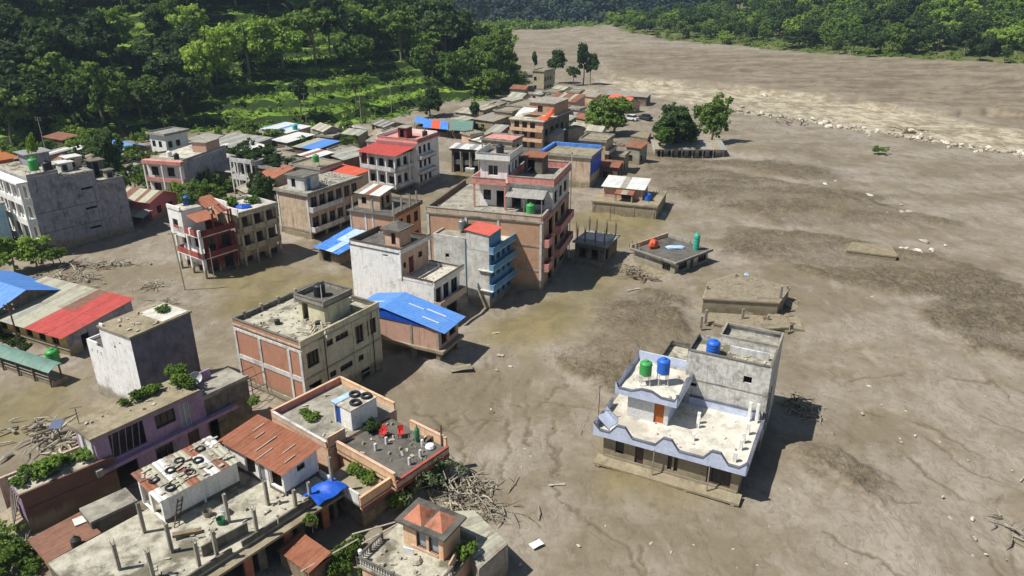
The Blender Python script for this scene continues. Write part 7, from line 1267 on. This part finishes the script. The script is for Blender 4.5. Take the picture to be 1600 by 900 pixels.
# tarps and sheets lying about
def flat(px, py, label, w_, d_, m, rz=0, z=.1, wave=.15, name='torn_sheet', cat='sheet', th=0):
    t = MB(); n = 6
    for i in range(n+1):
        for k in range(n+1): u, v = i/n-.5, k/n-.5; t.v.append((u*w_, v*d_, z + wave*math.sin(u*7+v*4)*math.cos(v*6) + wave))
    t.f = [(i*(n+1)+k, (i+1)*(n+1)+k, (i+1)*(n+1)+k+1, i*(n+1)+k+1) for i in range(n) for k in range(n)]; o = t.build(name, m); md = o.modifiers.new('thickness', 'SOLIDIFY'); md.thickness = .03; o.location = G(px, py, z); o.location.z = 0; o.rotation_euler = (0,0,rz); tag(o, label, cat); return o
tp = House('wrecked_stall', 'wrecked stall under pale and bright blue tarps beside the stepped white house', (530,395), (565,375), (490,385), z=2.2, rot=R_(55), cat='stall'); tp.walls('concrete_dark', -1, 2.0, {'L': [(.8,2.4,.1,1.7,'o')]}, rect=(.5, tp.W, .6, tp.D)); tp.roofsheets((-.4,-.3,2.1), (-.4,tp.D,2.1), (tp.W*.5,tp.D,2.5), (tp.W*.5,-.3,2.5), 4, ['tarp_blue','tarp_pale','tarp_blue'], name='tarp_panel', jit=.15); tp.roofsheets((tp.W*.5,-.3,2.5), (tp.W*.5,tp.D,2.5), (tp.W+1,tp.D,3.1), (tp.W+1,-.3,3.1), 4, ['tarp_blue','tarp_pale','tarp_pale'], name='tarp_panel', jit=.15)
flat(838, 850, 'white sheet of board lying on the mud below the pavilion', .9, .55, 'plastic_white', .6, .12, .02); flat(870, 757, 'thin pale plank on the mud left of the stranded house', 1.3, .18, 'wood_bleached', .1, .08, .02, 'plank', 'plank'); flat(1255, 776, 'long white stick on the mud right of the stranded house', 2.4, .07, 'wood_bleached', -.9, .06, .01, 'plank', 'plank'); flat(990, 452, 'pale plank on the mud below the low house', 1.8, .2, 'wood_bleached', .35, .06, .02, 'plank', 'plank'); flat(1163, 436, 'torn white and blue cloth caught on the sunken roof', 1.4, .9, 'tarp_pale', .4, 1.1, .35); flat(1080, 472, 'small blue scrap beside the buried walls', .6, .4, 'tarp_blue', 0, .1, .08); flat(1600, 745, 'bare branch end at the right edge of the mud', 1.6, .12, 'wood_bleached', .7, .08, .02, 'plank', 'plank')
flat(720, 575, 'broken concrete slab in the shade of the stilted brick house', 2.2, 1.0, 'concrete', .3, .35, .03, 'broken_slab', 'slab'); flat(775, 520, 'pale board on the wet mud below the blue house', .8, .25, 'wood_bleached', .3, .1, .02, 'plank', 'plank'); flat(782, 555, 'white scrap of board on the mud below the stilted house', .7, .35, 'wood_bleached', -.4, .1, .03, 'plank', 'plank')
def boulders():
    ms = [rockmesh(s_, 'rock_pale') for s_ in range(2)] + [rockmesh(s_, 'rock') for s_ in range(2, 7)]; rr_ = random.Random(21)
    line = [(1145,171),(1200,181),(1260,187),(1300,195),(1350,204),(1420,213),(1480,225),(1540,234),(1610,243)]
    for i in range(170):
        t = rr_.random()*(len(line)-1); k = int(t); a, b = line[k], line[k+1]; u = t-k; g = G(a[0]+(b[0]-a[0])*u, a[1]+(b[1]-a[1])*u + rr_.gauss(0, 3.2)); o = link('boulder', rr_.choice(ms)); s_ = .18 + .7*rr_.random()**2; o.location = (g.x, g.y, .1); o.scale = (s_*1.3, s_, s_); o.rotation_euler = (0,0,rr_.uniform(0, 6)); tag(o, 'pale boulder in the long line along the silted river channel', 'boulder', 'boulders along the silted channel')
    for i in range(80):
        cl = rr_.choice([(1305,297,22,5),(1345,308,20,4),(1395,328,22,5),(1240,260,14,3),(1395,490,14,7),(1345,470,18,8),(1170,450,30,8),(1430,385,20,5),(1300,150,120,8),(1380,135,160,12),(1475,148,14,4)]); g = G(cl[0]+rr_.gauss(0, cl[2]), cl[1]+rr_.gauss(0, cl[3])); o = link('mud_rock', rr_.choice(ms)); s_ = rr_.uniform(.15, .55)*(1.3 if g.y > 150 else 1); o.location = (g.x, g.y, .05); o.scale = (s_*1.4, s_, s_*.8); o.rotation_euler = (0,0,rr_.uniform(0, 6)); tag(o, 'rock in the scattered rubble drifts of the mud flat', 'rock', 'rocks scattered over the mud flat')
    for i in range(130):
        px, py = rr_.uniform(700, 1590), rr_.uniform(420, 890); g = G(px, py)
        if 900 < px < 1290 and 500 < py < 800: continue
        o = link('pebble', rr_.choice(ms)); s_ = rr_.uniform(.04, .16); o.location = (g.x, g.y, .0); o.scale = (s_*1.5, s_, s_); o.rotation_euler = (0,0,rr_.uniform(0, 6)); tag(o, 'small stone lying on the open mud', 'stone', 'small stones on the open mud')
boulders()

for i, (px, py, hh) in enumerate(((10,860,2.2),(28,885,2.4),(8,905,2.6),(50,900,1.8))): vt(px, py, 'darkbush', hh, ['uppermost', 'right hand', 'lowest left', 'lowest right'][i] + ' dark bush in the bottom left corner', 1.1, 'leafy_bush', cat='bush')
# ---------------------------------------------------------------- small outbuildings and rubble packed between the far houses
rr_ = random.Random(77); WL = ['mud_coat', 'brown_plaster', 'brick_dark', 'concrete', 'white_grime', 'wood_grey', 'peach_old']; RF_ = [['tin','tin_cream'], ['tin_rust','tin_brown'], ['tin_white','tin'], ['mud_coat','tin'], ['tin_cream','tin_grey_rust']]
SP = [(735,212),(752,222),(782,206),(768,216),(880,176),(905,172),(915,186),(888,205),(872,212),(735,178),(815,152),(845,148),(880,140),(940,168),(560,212),(600,212),(630,208),(505,205),(330,238),(300,228),(352,224),(245,250),(200,246),(150,262),(170,252),(580,258),(470,262),(540,238),(395,226),(425,240),(120,268),(60,300),(975,245),(1000,232),(965,262),(720,190),(745,232),(770,240),(795,238),(830,160),(860,166),(890,188),(925,200),(940,205),(820,140),(800,158),(780,166),(905,145),(960,178),(930,152),(262,262),(228,230),(180,270),(140,290),(310,252),(362,268),(385,300),(440,250),(445,300),(520,215),(590,222),(498,285),(345,250),(105,255),(85,262)]
for i, (px, py) in enumerate(SP):
    z = rr_.uniform(2.2, 3.6); w_, d_ = rr_.uniform(2.6, 5), rr_.uniform(2.6, 5.5); k = rr_.randrange(len(WL)); kr = rr_.randrange(len(RF_)); st = rr_.choice(['shed', 'shed', 'flat', 'gable'])
    hut('outbuilding', ['mud coated', 'tan plaster', 'dark brick', 'grey concrete', 'dirty white', 'weathered timber', 'dull peach'][k] + ' outbuilding with a ' + ('flat roof' if st == 'flat' else ['dusty tin', 'rusty', 'pale tin', 'muddy', 'rust streaked'][kr] + ' roof') + ', number %d of those packed between the houses' % (i+1) if 0 else ['mud coated', 'tan plaster', 'dark brick', 'grey concrete', 'dirty white', 'weathered timber', 'dull peach'][k] + ' outbuilding with a ' + ('flat concrete roof' if st == 'flat' else ['dusty tin', 'rusty tin', 'pale tin', 'muddy tin', 'rust streaked'][kr] + (' gable roof' if st == 'gable' else ' lean-to roof')) + (' left of the open ground' if px < 640 else ' right of the open ground'),
        (px, py), None, None, z, WL[k], RF_[kr] if st != 'flat' else 'roof_brown', cat='outbuilding', rot=rr_.choice([55, 62, 68, 40]), style=st, rise=rr_.uniform(.4, .9), W=w_, D=d_, ops=rr_.random() < .6).o['group'] = 'outbuildings packed between the houses'
for i in range(70):
    px, py = rr_.choice([(rr_.uniform(120, 560), rr_.uniform(215, 300)), (rr_.uniform(0, 260), rr_.uniform(222, 262)), (rr_.uniform(320, 560), rr_.uniform(205, 250))]); vt(px, py, rr_.choice(['bush', 'darkbush', 'shrub']), rr_.uniform(1.8, 4.5), 'wild green bush among the houses at the foot of the hill', rr_.uniform(.8, 1.2), 'leafy_bush', cat='bush')['group'] = 'wild bushes among the houses'
for i, (px, py) in enumerate(((115,300),(205,282),(235,268),(320,262),(335,300),(350,262),(300,300),(250,300),(420,262),(385,262),(180,345),(145,262),(80,248),(470,238),(320,340),(405,330))): vt(px, py, 'fullmid' if i % 3 else 'fulldark', rr_.uniform(4.5, 8), 'leafy garden tree among the houses of the left village', rr_.uniform(.75, 1.0), 'leafy_tree')['group'] = 'garden trees of the left village'
# ---------------------------------------------------------------- mud banked up against the walls
def bank_mud():
    me = bpy.data.objects['ground'].data; n = len(me.vertices); co = np.empty(n*3, np.float32); me.vertices.foreach_get('co', co); co = co.reshape(-1, 3); X, Y = co[:, 0].astype(float), co[:, 1].astype(float); add = np.zeros(n)
    for h in FOOT:
        cx = h.world(h.W/2, h.D/2); rad = math.hypot(h.W, h.D)/2 + 4; m = (abs(X-cx.x) < rad) & (abs(Y-cx.y) < rad)
        if not m.any() or cx.y > 150: continue
        c, s_ = math.cos(h.th), math.sin(h.th); dx = X[m]-h.o.location.x; dy = Y[m]-h.o.location.y; lx = dx*c + dy*s_; ly = -dx*s_ + dy*c
        ex = np.maximum(np.maximum(-lx, lx-h.W), 0); ey = np.maximum(np.maximum(-ly, ly-h.D), 0); dd = np.hypot(ex, ey); add[m] = np.maximum(add[m], np.exp(-(dd/1.1)**2)*(.1 + .75*fbm(X[m]*.45 + h.W, Y[m]*.45, 3)**2))
    co[:, 2] += add; me.vertices.foreach_set('co', co.reshape(-1)); me.update()
bank_mud()
# ---------------------------------------------------------------- haze
hz_ = MB().box(-1000, 1800, -120, 1700, -9, 175); q = NT('haze_air'); q.t.nodes.remove(q.b); pv = q.n('ShaderNodeVolumePrincipled'); pv.inputs['Color'].default_value = (.62, .80, 1, 1); pv.inputs['Density'].default_value = .00017; pv.inputs['Anisotropy'].default_value = .2; q.l(pv.outputs[0], q.t.nodes['Material Output'].inputs['Volume'])
struct(hz_.build('haze', 'haze_air'), 'stuff')
